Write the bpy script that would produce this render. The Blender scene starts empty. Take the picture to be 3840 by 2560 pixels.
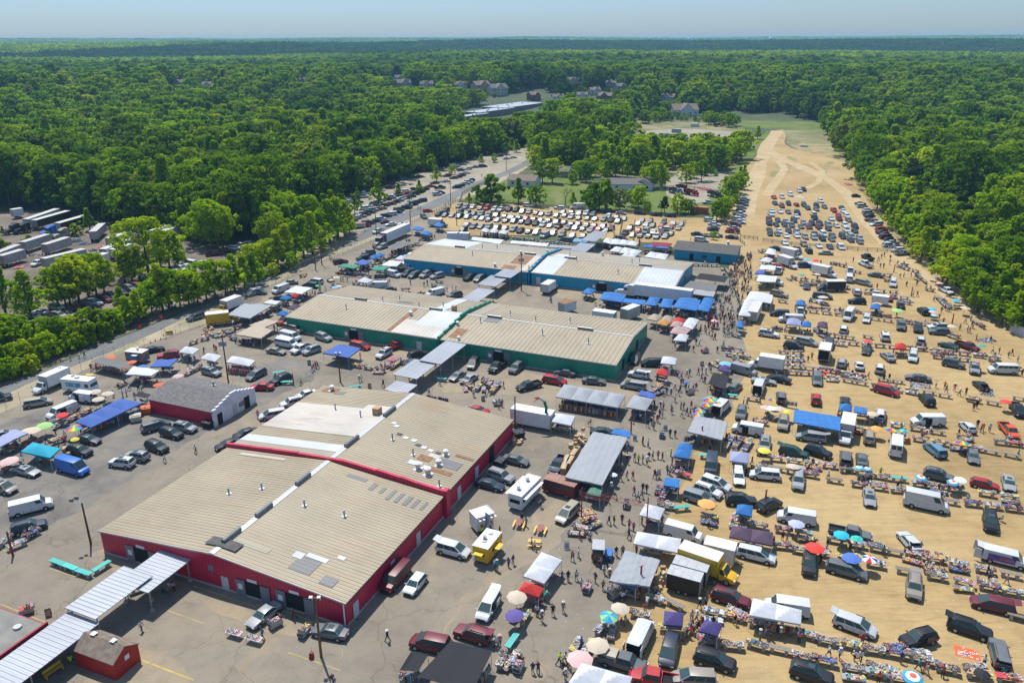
import bpy,math,random
import numpy as np
from mathutils import Vector,Matrix
R=math.radians
random.seed(7);rng=np.random.default_rng(11)
scene=bpy.context.scene
COL=scene.collection
# ---------------------------------------------------------------- camera
CAM_H=67.0
FPX=2987.0
PITCH=math.atan(1133.0/FPX)
ROLL=R(0.25)
cam=bpy.data.cameras.new('camera');camo=bpy.data.objects.new('camera',cam);COL.objects.link(camo)
cam.sensor_width=36.0;cam.lens=36.0*FPX/3840.0
cam.clip_start=1.0;cam.clip_end=30000.0
camo.location=(0,0,CAM_H)
camo.matrix_world=(Matrix.Translation((0,0,CAM_H))@Matrix.Rotation(R(90)-PITCH,4,'X')@Matrix.Rotation(-ROLL,4,'Z'))
scene.camera=camo
# ---------------------------------------------------------------- sky, sun, exposure
SUN_EL,SUN_AZ=64.0,116.0
world=bpy.data.worlds.new('World');scene.world=world;world.use_nodes=True
wn=world.node_tree.nodes;wl=world.node_tree.links
sky=wn.new('ShaderNodeTexSky');sky.sky_type='NISHITA';sky.sun_disc=False
sky.sun_elevation=R(SUN_EL);sky.sun_rotation=R(90-SUN_AZ)
sky.altitude=60;sky.air_density=1.0;sky.dust_density=.25;sky.ozone_density=3.0
tcw=wn.new('ShaderNodeTexCoord');spw=wn.new('ShaderNodeSeparateXYZ');wl.new(tcw.outputs['Generated'],spw.inputs[0])
rpw=wn.new('ShaderNodeValToRGB');wl.new(spw.outputs[2],rpw.inputs[0]);rpw.color_ramp.elements[0].color=(.27,.36,.54,1);e_=rpw.color_ramp.elements.new(.045);e_.color=(.35,.45,.68,1);rpw.color_ramp.elements[1].position=.35;rpw.color_ramp.elements[1].color=(1.,.94,.84,1)
mxw=wn.new('ShaderNodeMix');mxw.data_type='RGBA';mxw.blend_type='MULTIPLY';mxw.inputs[0].default_value=1.;wl.new(sky.outputs[0],mxw.inputs[6]);wl.new(rpw.outputs[0],mxw.inputs[7]);wl.new(mxw.outputs[2],wn['Background'].inputs[0]);wn['Background'].inputs[1].default_value=0.15
sl=bpy.data.lights.new('sun','SUN');sl.energy=4.5;sl.angle=R(0.53);sl.color=(1.0,0.965,0.9)
so=bpy.data.objects.new('sun',sl);COL.objects.link(so)
sd=Vector((math.cos(R(SUN_AZ))*math.cos(R(SUN_EL)),math.sin(R(SUN_AZ))*math.cos(R(SUN_EL)),math.sin(R(SUN_EL))))
so.rotation_euler=(-sd).to_track_quat('-Z','Y').to_euler()
scene.view_settings.view_transform='Standard';scene.view_settings.look='None'
scene.view_settings.exposure=0.4;scene.view_settings.gamma=1.0
scene.cycles.max_bounces=7;scene.cycles.diffuse_bounces=4;scene.cycles.glossy_bounces=2
scene.cycles.transparent_max_bounces=6;scene.cycles.transmission_bounces=3
scene.cycles.volume_bounces=0
scene.cycles.use_denoising=True
# ---------------------------------------------------------------- surveying: photo point -> real ground position
def ray(x,y,z=0.0):
 u=(x-1920.)/FPX;v=(1280.-y)/FPX
 u,v=u*math.cos(ROLL)+v*math.sin(ROLL),v*math.cos(ROLL)+u*math.sin(ROLL)
 Y=math.cos(PITCH)+v*math.sin(PITCH);Z=-math.sin(PITCH)+v*math.cos(PITCH)
 t=(CAM_H-z)/-Z
 return u*t,Y*t
def P(c,r,x,y,z=0.0):return ray(c*960+x/2.45,r*640+y/2.45,z)
def D(x,y,z=0.0):return ray(x*1.63265,y*1.63265,z)
TH=R(-22.5);CT,ST=math.cos(TH),math.sin(TH)
def UV(u,v):return(u*CT-v*ST,u*ST+v*CT)
def toscreen(x,y,z=0.0):
 a=Vector((x,y,z-CAM_H));f=Vector((0,math.cos(PITCH),-math.sin(PITCH)));up=Vector((0,math.sin(PITCH),math.cos(PITCH)))
 d=a.dot(f);return(1920+FPX*a.x/d,1280-FPX*a.dot(up)/d)if d>1 else(-9e9,0)
# ---------------------------------------------------------------- materials
MATS={}
KD=.86
def nt(name):
 m=bpy.data.materials.new(name);m.use_nodes=True;n=m.node_tree.nodes;l=m.node_tree.links
 MATS[name]=m
 return m,n,l,n['Principled BSDF']
def noise(n,l,scale,detail=4,coord='Object',sx=1,sy=1,sz=1,rough=.55):
 tc=n.new('ShaderNodeTexCoord');mp=n.new('ShaderNodeMapping');mp.inputs['Scale'].default_value=(sx,sy,sz)
 l.new(tc.outputs[coord],mp.inputs[0]);t=n.new('ShaderNodeTexNoise');t.inputs['Scale'].default_value=scale
 t.inputs['Detail'].default_value=detail;t.inputs['Roughness'].default_value=rough
 l.new(mp.outputs[0],t.inputs[0]);return t
def ramp(n,l,src,stops):
 r=n.new('ShaderNodeValToRGB');l.new(src,r.inputs[0]);e=r.color_ramp.elements
 while len(e)<len(stops):e.new(.5)
 for i,(p,c)in enumerate(stops):
  e[i].position=p;e[i].color=(*c,1)if len(c)==3 else c
 return r
def mix(n,l,a,b,f,mode='MIX'):
 m=n.new('ShaderNodeMix');m.data_type='RGBA';m.blend_type=mode
 for k,s in((0,f),(6,a),(7,b)):
  if isinstance(s,(int,float)):m.inputs[k].default_value=s
  elif isinstance(s,tuple):m.inputs[k].default_value=(*s,1)
  else:l.new(s,m.inputs[k])
 return m.outputs[2]
def M(name,col=(.5,.5,.5),rough=.6,metal=0.,var=.12,scale=1.5,spec=.4):
 """plain procedural material: a base colour broken up by noise"""
 if name in MATS:return MATS[name]
 m,n,l,b=nt(name)
 t=noise(n,l,scale);col=tuple(c*KD for c in col)
 lo=tuple(c*(1-var)for c in col);hi=tuple(min(1,c*(1+var))for c in col)
 r=ramp(n,l,t.outputs[0],[(.3,lo),(.7,hi)]);l.new(r.outputs[0],b.inputs['Base Color'])
 b.inputs['Roughness'].default_value=rough;b.inputs['Metallic'].default_value=metal
 b.inputs['Specular IOR Level'].default_value=spec
 return m
def objcol(name,rough,coat=0.,dirt=.15,trans=0.,scale=2.):
 m,n,l,b=nt(name)
 oi=n.new('ShaderNodeObjectInfo');t=noise(n,l,scale)
 r=ramp(n,l,t.outputs[0],[(.3,(KD*(1-dirt),)*3),(.7,(KD,)*3)])
 c=mix(n,l,oi.outputs['Color'],r.outputs[0],1.,'MULTIPLY');l.new(c,b.inputs['Base Color'])
 b.inputs['Roughness'].default_value=rough;b.inputs['Coat Weight'].default_value=coat
 if trans:
  tr=n.new('ShaderNodeBsdfTranslucent');l.new(c,tr.inputs[0]);ms=n.new('ShaderNodeMixShader');ms.inputs[0].default_value=trans
  l.new(b.outputs[0],ms.inputs[1]);l.new(tr.outputs[0],ms.inputs[2]);l.new(ms.outputs[0],n['Material Output'].inputs[0])
 return m
PAINT=objcol('car_paint',.42,.15,.12)
CLOTH=objcol('fabric',.8,0,.12,.22)
SHIRT=objcol('clothing',.9,0,.2)
PLAIN=objcol('painted_surface',.6,0,.15)
GLASS,n,l,b=nt('dark_glass');b.inputs['Base Color'].default_value=(.035,.065,.068,1);b.inputs['Roughness'].default_value=.3;b.inputs['Specular IOR Level'].default_value=.25
TYRE=M('tyre',(.018,.018,.018),.9);RIM=M('rim',(.4,.4,.42),.35,.6);BLACK=M('black_plastic',(.02,.02,.022),.6)
LAMP=M('headlamp',(.75,.78,.8),.15);TAIL=M('tail_lamp',(.35,.015,.01),.25);CHROME=M('chrome',(.6,.6,.62),.2,.9)
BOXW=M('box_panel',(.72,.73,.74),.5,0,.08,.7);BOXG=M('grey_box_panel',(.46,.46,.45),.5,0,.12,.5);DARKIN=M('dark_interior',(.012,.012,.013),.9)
WOOD=M('weathered_wood',(.30,.25,.19),.9,0,.3,2.);TEAL=M('teal_paint',(.06,.42,.38),.6,0,.2,2.);POLE=M('creosote_wood',(.12,.075,.045),.9,0,.3,3.)
CONC=M('concrete',(.42,.39,.34),.9,0,.2,1.2);STEEL=M('galvanised_steel',(.38,.39,.4),.5,.4,.15,3.);BRIGHT=M('silver_vent',(.55,.56,.57),.35,.7)
SKIN=M('skin',(.42,.25,.17),.6,0,.15,8.);HAIR=M('hair',(.03,.02,.015),.8,0,.4,20.)
CARD=M('cardboard',(.45,.29,.16),.85,0,.2,3.);YEL=M('yellow_paint',(.72,.47,.03),.5,0,.12,2.);REDP=M('red_post_paint',(.3,.02,.03),.6,0,.2,2.)
BARK=M('bark',(.11,.085,.06),.95,0,.35,3.);WHITE=M('white_paint',(.76,.77,.78),.5,0,.07,.8);BLUEP=M('blue_paint',(.03,.16,.5),.5,0,.15)
# ---------------------------------------------------------------- mesh building
class MB:
 def __init__(s):s.v=[];s.f=[];s.m=[];s.mats=[]
 def mi(s,mat):
  if mat not in s.mats:s.mats.append(mat)
  return s.mats.index(mat)
 def add(s,vs,fs,mat):
  o=len(s.v);s.v+=[tuple(v)for v in vs];k=s.mi(mat)
  for f in fs:s.f.append([o+i for i in f]);s.m.append(k)
  return s
 def box(s,c,d,mat,rz=0.,top=None):
  x,y,z=[k/2 for k in d];t=top or(1,1);ca,sa=math.cos(rz),math.sin(rz);vs=[]
  for a,b,e in((-1,-1,-1),(1,-1,-1),(1,1,-1),(-1,1,-1),(-1,-1,1),(1,-1,1),(1,1,1),(-1,1,1)):
   q=t if e>0 else(1,1);px,py=a*x*q[0],b*y*q[1]
   vs.append((c[0]+px*ca-py*sa,c[1]+px*sa+py*ca,c[2]+e*z))
  return s.add(vs,[(0,3,2,1),(4,5,6,7),(0,1,5,4),(1,2,6,5),(2,3,7,6),(3,0,4,7)],mat)
 def cyl(s,a,b,r0,r1,mat,n=8,caps=True):
  a=Vector(a);b=Vector(b);d=(b-a).normalized();u=d.orthogonal().normalized();w=d.cross(u);vs=[]
  for p,r in((a,r0),(b,r1)):
   for i in range(n):
    t=2*math.pi*i/n;vs.append(p+u*(r*math.cos(t))+w*(r*math.sin(t)))
  fs=[(i,(i+1)%n,n+(i+1)%n,n+i)for i in range(n)]
  if caps:fs+=[tuple(range(n-1,-1,-1)),tuple(range(n,2*n))]
  return s.add(vs,fs,mat)
 def loft(s,rings,mat,caps=True):
  n=len(rings[0]);vs=[p for r in rings for p in r];fs=[]
  for k in range(len(rings)-1):
   for i in range(n):fs.append((k*n+i,k*n+(i+1)%n,(k+1)*n+(i+1)%n,(k+1)*n+i))
  if caps:fs+=[tuple(range(n-1,-1,-1)),tuple(range((len(rings)-1)*n,len(rings)*n))]
  return s.add(vs,fs,mat)
 def quad(s,a,b,c,d,mat):return s.add([a,b,c,d],[(0,1,2,3)],mat)
 def slab(s,pts,h,mat):
  """polygon pts (with z) thickened downwards by h"""
  n=len(pts);vs=list(pts)+[(p[0],p[1],p[2]-h)for p in pts]
  return s.add(vs,[tuple(range(n)),tuple(range(2*n-1,n-1,-1))]+[(i,n+i,n+(i+1)%n,(i+1)%n)for i in range(n)],mat)
 def mesh(s,name,smooth=None):
  me=bpy.data.meshes.new(name);me.from_pydata(s.v,[],s.f)
  for m in s.mats:me.materials.append(m)
  me.polygons.foreach_set('material_index',s.m)
  if smooth is not None:
   me.polygons.foreach_set('use_smooth',[True]*len(s.f));me.set_sharp_from_angle(angle=R(smooth))
  me.update();return me
 def build(s,name,parent=None,smooth=None,color=None):return put(s.mesh(name,smooth),name,parent,color=color)
def put(me,name,parent=None,loc=None,rz=None,color=None):
 o=bpy.data.objects.new(name,me);COL.objects.link(o)
 if parent is not None:o.parent=parent
 if loc is not None:o.location=loc
 if rz is not None:o.rotation_euler=(0,0,rz)
 if color is not None:o.color=(*color,1)
 return o
THINGS=[]
def tag(o,look,kind,place=None,group=None,full=None,cat=None):
 o['category']=cat or kind
 if group:o['group']=group
 if full:o['label']=full
 THINGS.append([o,look,kind,place,full]);return o
def root(name,xy,rz=0.,z=0.):
 o=bpy.data.objects.new(name,None);COL.objects.link(o);o.location=(xy[0],xy[1],z);o.rotation_euler=(0,0,rz);o.empty_display_size=.5;return o
def struct(o,kind='structure'):o['kind']=kind;return o
def parts(name,plist,xy,rz,color=None,z=0.):
 """a thing: an empty with one child per (part name, shared mesh, local location, takes the colour)"""
 e=root(name,xy,rz,z)
 for nm,me,lc,tc in plist:put(me,nm,e,lc,None,color if tc else None)
 return e
HAZE_D=1.1e-4
# ================================================================= ground
def terrain(x,y):
 x=np.asarray(x,float);y=np.asarray(y,float);d=np.hypot(x,y)
 k=np.clip((d-1200)/600,0,1);k=k*k*(3-2*k)
 n=np.sin(x/310+1.3)*np.cos(y/270+.4)+.6*np.sin(x/170+y/210)
 h=k*(4+4*n)
 q=np.clip((d-770)/230,0,1);h+=15*q*q*(3-2*q)
 def g(c,w,a,f=0):return a*np.exp(-((d-c-240*np.sin(x/900+f))/w)**2)
 h+=g(3000,520,26,.7)+g(1700,300,7,2.)-g(2250,260,8)*(k>.9)
 q=np.clip((d-4200)/2200,0,1);q=q*q*(3-2*q)
 h+=q*(28+4*np.sin(x/620+2)+3*np.sin(x/260)-5*np.sin(x/2500+.5))
 return h
rr=np.concatenate([[0],np.geomspace(40,14000,80)]);aa=np.linspace(R(-2),R(182),150)
vs=[(0,-400,0.)];fs=[]
gx=rr[1:,None]*np.cos(aa)[None];gy=rr[1:,None]*np.sin(aa)[None]
gz=terrain(gx,gy);nr,na=gx.shape
# behind the camera the sheet simply continues flat
verts=np.stack([gx,gy,gz],-1).reshape(-1,3).tolist()
faces=[(i*na+j,(i+1)*na+j,(i+1)*na+j+1,i*na+j+1)for i in range(nr-1)for j in range(na-1)]
c0=len(verts);verts.append([0,0,0]);faces+=[(c0,j,j+1)for j in range(na-1)]
b0=len(verts);verts+=[[14000,-3000,0],[-14000,-3000,0]]
faces+=[(b0,nr*na-na,0,c0),(c0,na-1,nr*na-1,b0+1),(b0,c0,b0+1)]
# straight edges from the inner fan to the rim are closed by the two side fans
faces=[f for f in faces if len(set(f))==len(f)]
me=bpy.data.meshes.new('ground');me.from_pydata(verts,[],faces);me.update()
m,n,l,b=nt('forest_floor')
t=noise(n,l,.05,6);t2=noise(n,l,.9,4)
r=ramp(n,l,t.outputs[0],[(.35,(.035,.055,.018)),(.6,(.06,.08,.028)),(.75,(.10,.10,.05))])
r2=ramp(n,l,t2.outputs[0],[(.3,(.7,.7,.7)),(.7,(1.2,1.2,1.1))])
l.new(mix(n,l,r.outputs[0],r2.outputs[0],1.,'MULTIPLY'),b.inputs['Base Color']);b.inputs['Roughness'].default_value=.95
me.materials.append(m);struct(put(me,'ground'))
def ground_mat(name,base,dark,light,tint,s1=.035,s2=.4,s3=6.,tracks=None,rough=.92,crack=0):
 base,dark,light,tint=(tuple(v*KD for v in q)for q in(base,dark,light,tint))
 m,n,l,b=nt(name)
 a=noise(n,l,s1,6);c=noise(n,l,s2,6,rough=.65);g=noise(n,l,s3,4);w=noise(n,l,s1*2.3,5,sx=1,sy=.35)
 r1=ramp(n,l,a.outputs[0],[(.3,dark),(.48,base),(.66,light)])
 r2=ramp(n,l,c.outputs[0],[(.25,(.8,.8,.8)),(.5,(1,1,1)),(.8,(1.13,1.12,1.1))])
 r3=ramp(n,l,g.outputs[0],[(.3,(.9,.9,.9)),(.7,(1.08,1.08,1.08))])
 rt=ramp(n,l,w.outputs[0],[(.55,(0,0,0)),(.72,(1,1,1))])
 k=mix(n,l,r1.outputs[0],tint,rt.outputs[0]);k=mix(n,l,k,r2.outputs[0],1.,'MULTIPLY');k=mix(n,l,k,r3.outputs[0],1.,'MULTIPLY')
 if tracks:
  tc=n.new('ShaderNodeTexCoord');mp=n.new('ShaderNodeMapping');mp.inputs['Rotation'].default_value=(0,0,tracks);mp.inputs['Scale'].default_value=(.08,1.1,1)
  l.new(tc.outputs['Object'],mp.inputs[0]);q=n.new('ShaderNodeTexNoise');q.inputs['Scale'].default_value=1.;q.inputs['Detail'].default_value=5;q.inputs['Distortion'].default_value=.8
  l.new(mp.outputs[0],q.inputs[0]);rq=ramp(n,l,q.outputs[0],[(.35,(.93,.925,.91)),(.6,(1.03,1.03,1.02))]);k=mix(n,l,k,rq.outputs[0],1.,'MULTIPLY')
 if tracks:
  for ang,s_ in((1.2,.5),(-.5,.33),(2.1,.8)):
   tc=n.new('ShaderNodeTexCoord');mp=n.new('ShaderNodeMapping');mp.inputs['Rotation'].default_value=(0,0,ang);mp.inputs['Scale'].default_value=(.035,s_,1);l.new(tc.outputs['Object'],mp.inputs[0]);q=n.new('ShaderNodeTexNoise');q.inputs['Scale'].default_value=1.;q.inputs['Detail'].default_value=2;q.inputs['Distortion'].default_value=1.5;l.new(mp.outputs[0],q.inputs[0])
   rq=ramp(n,l,q.outputs[0],[(.47,(1,1,1)),(.495,(.9,.885,.86)),(.52,(1,1,1))]);k=mix(n,l,k,rq.outputs[0],1.,'MULTIPLY')
  st=noise(n,l,.16,7,rough=.7);rs=ramp(n,l,st.outputs[0],[(.6,(1,1,1)),(.72,(.8,.77,.7))]);k=mix(n,l,k,rs.outputs[0],1.,'MULTIPLY')
 if crack:
  nz=noise(n,l,.25,3);tc=n.new('ShaderNodeTexCoord');va=n.new('ShaderNodeVectorMath');va.operation='MULTIPLY_ADD';va.inputs[1].default_value=(4,4,4);l.new(nz.outputs['Color'],va.inputs[0]);l.new(tc.outputs['Object'],va.inputs[2])
  for sc_,wd,dk in((.07,.006,.7),(.22,.012,.84)):
   vo=n.new('ShaderNodeTexVoronoi');vo.feature='DISTANCE_TO_EDGE';vo.inputs['Scale'].default_value=sc_;l.new(va.outputs[0],vo.inputs['Vector']);rc=ramp(n,l,vo.outputs['Distance'],[(0.,(dk,dk*.97,dk*.92)),(wd,(1,1,1))]);k=mix(n,l,k,rc.outputs[0],1.,'MULTIPLY')
  st=noise(n,l,.33,5);rs=ramp(n,l,st.outputs[0],[(.66,(1,1,1)),(.74,(.74,.73,.72))]);k=mix(n,l,k,rs.outputs[0],1.,'MULTIPLY')
  sp_=noise(n,l,.11,6,sx=1.3);rs=ramp(n,l,sp_.outputs[0],[(.6,(1,1,1)),(.68,(1.16,1.1,1.0))]);k=mix(n,l,k,rs.outputs[0],1.,'MULTIPLY')
 l.new(k,b.inputs['Base Color']);b.inputs['Roughness'].default_value=rough;b.inputs['Specular IOR Level'].default_value=.2
 bp=n.new('ShaderNodeBump');bp.inputs['Strength'].default_value=.25;bp.inputs['Distance'].default_value=.05;l.new(c.outputs[0],bp.inputs['Height']);l.new(bp.outputs[0],b.inputs['Normal'])
 return m
SAND=ground_mat('sand',(.41,.29,.135),(.32,.225,.105),(.46,.335,.165),(.44,.33,.18),.03,.35,5.,R(22))
ASPH=ground_mat('worn_asphalt',(.235,.203,.158),(.182,.158,.126),(.278,.235,.174),(.21,.18,.14),.045,.3,7.,crack=1)
ROADM=ground_mat('road_asphalt',(.175,.178,.175),(.15,.152,.15),(.205,.205,.2),(.18,.178,.17),.05,.5,6.,R(-40))
SHOUL=ground_mat('sandy_shoulder',(.36,.30,.2),(.28,.25,.15),(.42,.35,.25),(.17,.19,.07),.08,.6,5.)
DIRT=ground_mat('dirt',(.17,.14,.11),(.11,.092,.075),(.25,.205,.155),(.12,.1,.082),.06,.5,4.,R(20))
LOTG=ground_mat('pale_gravel',(.33,.29,.225),(.26,.23,.17),(.38,.34,.27),(.28,.255,.18),.05,.5,5.,R(-35))
PATCHM=ground_mat('sandy_pavement',(.29,.235,.165),(.225,.2,.16),(.33,.265,.175),(.25,.215,.165),.09,.5,6.)
GRASS=ground_mat('mown_grass',(.12,.165,.03),(.08,.125,.022),(.17,.19,.05),(.21,.19,.08),.05,.9,5.)
DRY=ground_mat('dry_grass',(.2,.19,.085),(.12,.15,.045),(.31,.26,.14),(.12,.16,.04),.04,.5,4.)
SCRUB=ground_mat('scrubby_sand',(.3,.245,.115),(.17,.18,.055),(.40,.31,.165),(.2,.2,.08),.12,.7,5.)
def sheet(name,pts,mat,z,jag=1.2,step=3.0):
 """ground sheet with a slightly ragged outline"""
 out=[]
 for i,a in enumerate(pts):
  b_=pts[(i+1)%len(pts)];dd=math.dist(a,b_);k=max(1,min(60,int(dd/step)))
  for j in range(k):
   t=j/k;jx=random.uniform(-jag,jag)if j else 0;jy=random.uniform(-jag,jag)if j else 0
   out.append((a[0]+(b_[0]-a[0])*t+jx*.5,a[1]+(b_[1]-a[1])*t+jy*.5,z))
 import bmesh
 bm=bmesh.new();f=bm.faces.new([bm.verts.new(p)for p in out]);xs_=[p[0]for p in out];ys_=[p[1]for p in out]
 for ax_,lo_,hi_ in((0,min(xs_),max(xs_)),(1,min(ys_),max(ys_))):
  q_=lo_+6.1
  while q_<hi_:bmesh.ops.bisect_plane(bm,geom=bm.verts[:]+bm.edges[:]+bm.faces[:],plane_co=(q_,0,0)if ax_==0 else(0,q_,0),plane_no=(1,0,0)if ax_==0 else(0,1,0));q_+=12+(hi_-lo_)*.01
 bmesh.ops.triangulate(bm,faces=bm.faces[:],ngon_method='BEAUTY');me=bpy.data.meshes.new(name);bm.to_mesh(me);bm.free()
 if me.polygons[0].normal.z<0:me.flip_normals()
 me.materials.append(mat);o=put(me,name);return struct(o)
dl=lambda s:[D(*map(float,p.split(',')))for p in s.split()]
def C(c,r,s,z=0.):return[P(c,r,*map(float,p.split(',')),z)for p in s.split()]
sheet('dirt_yard',dl('-220,520 -40,478 110,474 230,505 400,540 480,558 600,556 640,530 700,560 640,610 520,668 420,708 330,742 245,776 160,812 0,880 -250,985'),DIRT,.004)
sheet('gravel_lot',dl('590,575 600,520 640,505 720,478 800,452 880,425 950,402 1010,385 1100,362 1225,336 1225,372 1163,392 1088,419 978,467 895,502 813,544 750,582 680,612'),LOTG,.008)
sheet('sand_lot',dl('880,545 1000,478 1045,463 1230,473 1400,490 1560,503 1640,505 1668,462 1700,400 1740,362 1756,345 1784,322 1768,306 1800,303 1806,318 1802,334 1818,346 1860,356 1915,366 1955,384 1985,404 1998,440 2040,500 2110,590 2180,650 2260,700 2352,750 2520,850 2900,1250 3100,1800 1700,1750 1385,1640 1395,1500 1420,1400 1475,1290 1530,1190 1560,1120 1590,1040 1650,980 1690,900 1700,800 1700,700 1670,600 1500,560 1250,540 1050,540'),SAND,.012)
sheet('asphalt_lot',dl('-400,1130 15,929 78,901 187,842 287,797 415,752 478,733 600,657 725,597 858,545 930,512 985,486 1010,520 1060,548 1250,556 1500,585 1640,600 1672,640 1700,700 1712,800 1700,900 1655,985 1592,1045 1562,1125 1532,1195 1476,1295 1422,1402 1398,1500 1385,1640 1100,2000 -500,2100'),ASPH,.016)
GRAV=ground_mat('broken_asphalt',(.185,.17,.148),(.13,.12,.108),(.24,.212,.172),(.22,.195,.155),.12,.55,5.,crack=1)
sheet('broken_paving',dl('-60,985 80,935 240,880 330,862 420,905 500,960 455,1000 395,1040 300,1095 215,1150 110,1200 -60,1260'),GRAV,.019,2.,2.)
sheet('broken_paving',dl('590,840 660,812 740,830 720,870 640,905 600,935 560,915'),GRAV,.019,2.,2.)
sheet('road_shoulder',dl('-420,1130 -60,918 40,868 160,822 250,782 350,745 475,690 588,647 720,600 870,523 980,470 1090,422 1176,384 1225,362 1225,376 1190,400 1120,433 1050,464 985,488 930,512 858,547 725,600 600,660 478,736 415,755 287,800 187,845 78,905 15,933 -400,1160'),SHOUL,.020,.8)
road_up='-420,1105 0,881 62,856 175,811 232,784 345,742 475,687 588,644 750,582 813,544 895,502 978,467 1088,419 1163,392 1196,376 1232,352'
road_lo='1245,360 1212,381 1176,397 1113,424 998,477 943,499 858,539 725,589 650,617 588,662 432,719 370,750 250,801 160,834 87,861 0,901 -420,1140'
def ribbon(name,up,lo,mat,z,N=160):
 def rs(p):
  L=[0.]
  for q0,q1 in zip(p,p[1:]):L.append(L[-1]+math.dist(q0,q1))
  t=np.linspace(0,L[-1],N+1);return np.interp(t,L,[q[0]for q in p]),np.interp(t,L,[q[1]for q in p])
 (ux,uy),(lx,ly)=rs(up),rs(lo);vs=[];K=4
 for i in range(N+1):
  for j in range(K+1):f_=j/K;jt=random.uniform(-.2,.2)if j in(0,K)else 0;vs.append((ux[i]*(1-f_)+lx[i]*f_+jt,uy[i]*(1-f_)+ly[i]*f_+jt,z))
 me=bpy.data.meshes.new(name);me.from_pydata(vs,[],[(i*(K+1)+j,(i+1)*(K+1)+j,(i+1)*(K+1)+j+1,i*(K+1)+j+1)for i in range(N)for j in range(K)]);me.update()
 if me.polygons[0].normal.z<0:me.flip_normals()
 me.materials.append(mat);return struct(put(me,name))
PALE=ground_mat('pale_track',(.45,.34,.185),(.41,.295,.14),(.5,.395,.24),(.43,.32,.165),.12,.8,6.)
for ct,w_ in(('1786,306 1776,320 1764,336 1757,352 1748,378 1738,410 1722,450 1708,500',4.),('1762,350 1800,372 1850,394 1905,420 1950,455 1995,515 2060,590 2150,670 2270,745',3.2),('1790,374 1802,395 1780,425 1760,455',2.4),('1860,378 1890,400 1880,425 1850,440',2.)):
 p_=dl(ct);up_,lo_=[],[]
 for i in range(len(p_)):
  q0,q1=p_[max(0,i-1)],p_[min(len(p_)-1,i+1)];L_q=math.dist(q0,q1);nx,ny=-(q1[1]-q0[1])/L_q,(q1[0]-q0[0])/L_q;w2=w_*random.uniform(.7,1.2);up_.append((p_[i][0]+nx*w2,p_[i][1]+ny*w2));lo_.append((p_[i][0]-nx*w2,p_[i][1]-ny*w2))
 zt_=globals().get('zt_',.02)+.015;ribbon('sand_track',up_,lo_,PALE,zt_,90)
ribbon('road',dl(road_up),dl(road_lo)[::-1],ROADM,.06)
sheet('lot_entrance',dl('813,544 870,500 905,486 930,489 895,502'),ROADM,.066,.3)
sheet('house_lawn',dl('1062,462 1075,430 1130,405 1225,400 1330,415 1420,425 1560,440 1640,470 1650,488 1560,497 1400,486 1230,468'),GRASS,.014)
sheet('grass_field',dl('1700,298 1665,280 1700,256 1780,256 1850,272 1905,286 1910,312 1850,306 1780,302'),GRASS,.016)
sheet('dry_meadow',dl('1796,304 1900,308 1935,330 1965,385 1955,382 1915,364 1860,354 1820,344 1804,332 1808,318'),DRY,.018)
sheet('grass_verge',dl('1762,306 1786,318 1752,342 1712,388 1690,420 1660,470 1640,500 1600,478 1650,440 1680,400 1720,340'),GRASS,.02)
sheet('scrub',dl('1840,330 1900,340 1950,372 1940,380 1880,360 1830,350'),SCRUB,.0225,2.5)
sheet('scrub',dl('1700,395 1716,380 1722,420 1700,455 1672,485 1660,470'),SCRUB,.0225,2.5)
sheet('worn_grass',dl('1764,412 1790,378 1812,364 1832,370 1812,400 1786,416'),SCRUB,.022)
sheet('worn_grass',dl('1882,400 1905,376 1918,378 1896,408'),SCRUB,.022)
sheet('yard_dirt',dl('1455,320 1480,304 1560,298 1700,308 1722,324 1700,340 1600,342 1500,338'),LOTG,.01)
sheet('yard_dirt',dl('1530,420 1560,398 1640,395 1690,402 1680,430 1650,470 1560,470 1530,450'),LOTG,.018)
sheet('rough_meadow',dl('1228,396 1226,345 1235,300 1300,268 1430,264 1560,266 1700,296 1745,320 1715,372 1690,402 1650,402 1560,400 1420,412 1330,404'),DRY,.005,3.)
sheet('clearing',dl('1850,310 1960,370 2010,440 2120,500 2260,560 2352,560 2352,440 2200,440 2050,400 1960,340'),DIRT,.006)
for s in['588,690 650,655 700,672 690,700 640,760 610,735','805,790 1000,800 995,845 900,862 860,850 800,820 770,800','1015,900 1030,868 1130,842 1340,880 1440,888 1500,930 1330,935 1200,905','1180,770 1400,790 1390,822 1180,795','905,655 1180,670 1150,700 900,672','1240,640 1480,690 1350,700 1230,668','1290,1245 1380,1060 1180,1230 1050,1400 1010,1470 1120,1350','240,1250 560,1390 760,1450 640,1450 470,1380 230,1290 190,1270','180,1568 300,1460 420,1520 520,1700 150,1700']:
 sheet('bare_sand_patch',dl(s),PATCHM,.0205,1.6,2.)
def stripe(c,r,s,w=.12):
 p=C(c,r,s);mb=MB()
 for a,b_ in zip(p,p[1:]):
  d=Vector((b_[0]-a[0],b_[1]-a[1])).normalized()*w/2;q=(-d.y,d.x)
  mb.quad((a[0]-q[0],a[1]-q[1],.03),(b_[0]-q[0],b_[1]-q[1],.03),(b_[0]+q[0],b_[1]+q[1],.03),(a[0]+q[0],a[1]+q[1],.03),MATS['kerb_yellow'])
 o=mb.build('painted_line');struct(o)
M('kerb_yellow',(.42,.32,.1),.8,0,.25,1.)
stripe(0,3,'0,800 450,985');stripe(0,3,'1500,860 1870,995');stripe(0,3,'1780,650 2352,850',.2);stripe(1,3,'0,830 300,900 560,1005',.2);stripe(1,3,'300,1270 780,1440');stripe(0,3,'1260,1310 1780,1515',.25)
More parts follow.
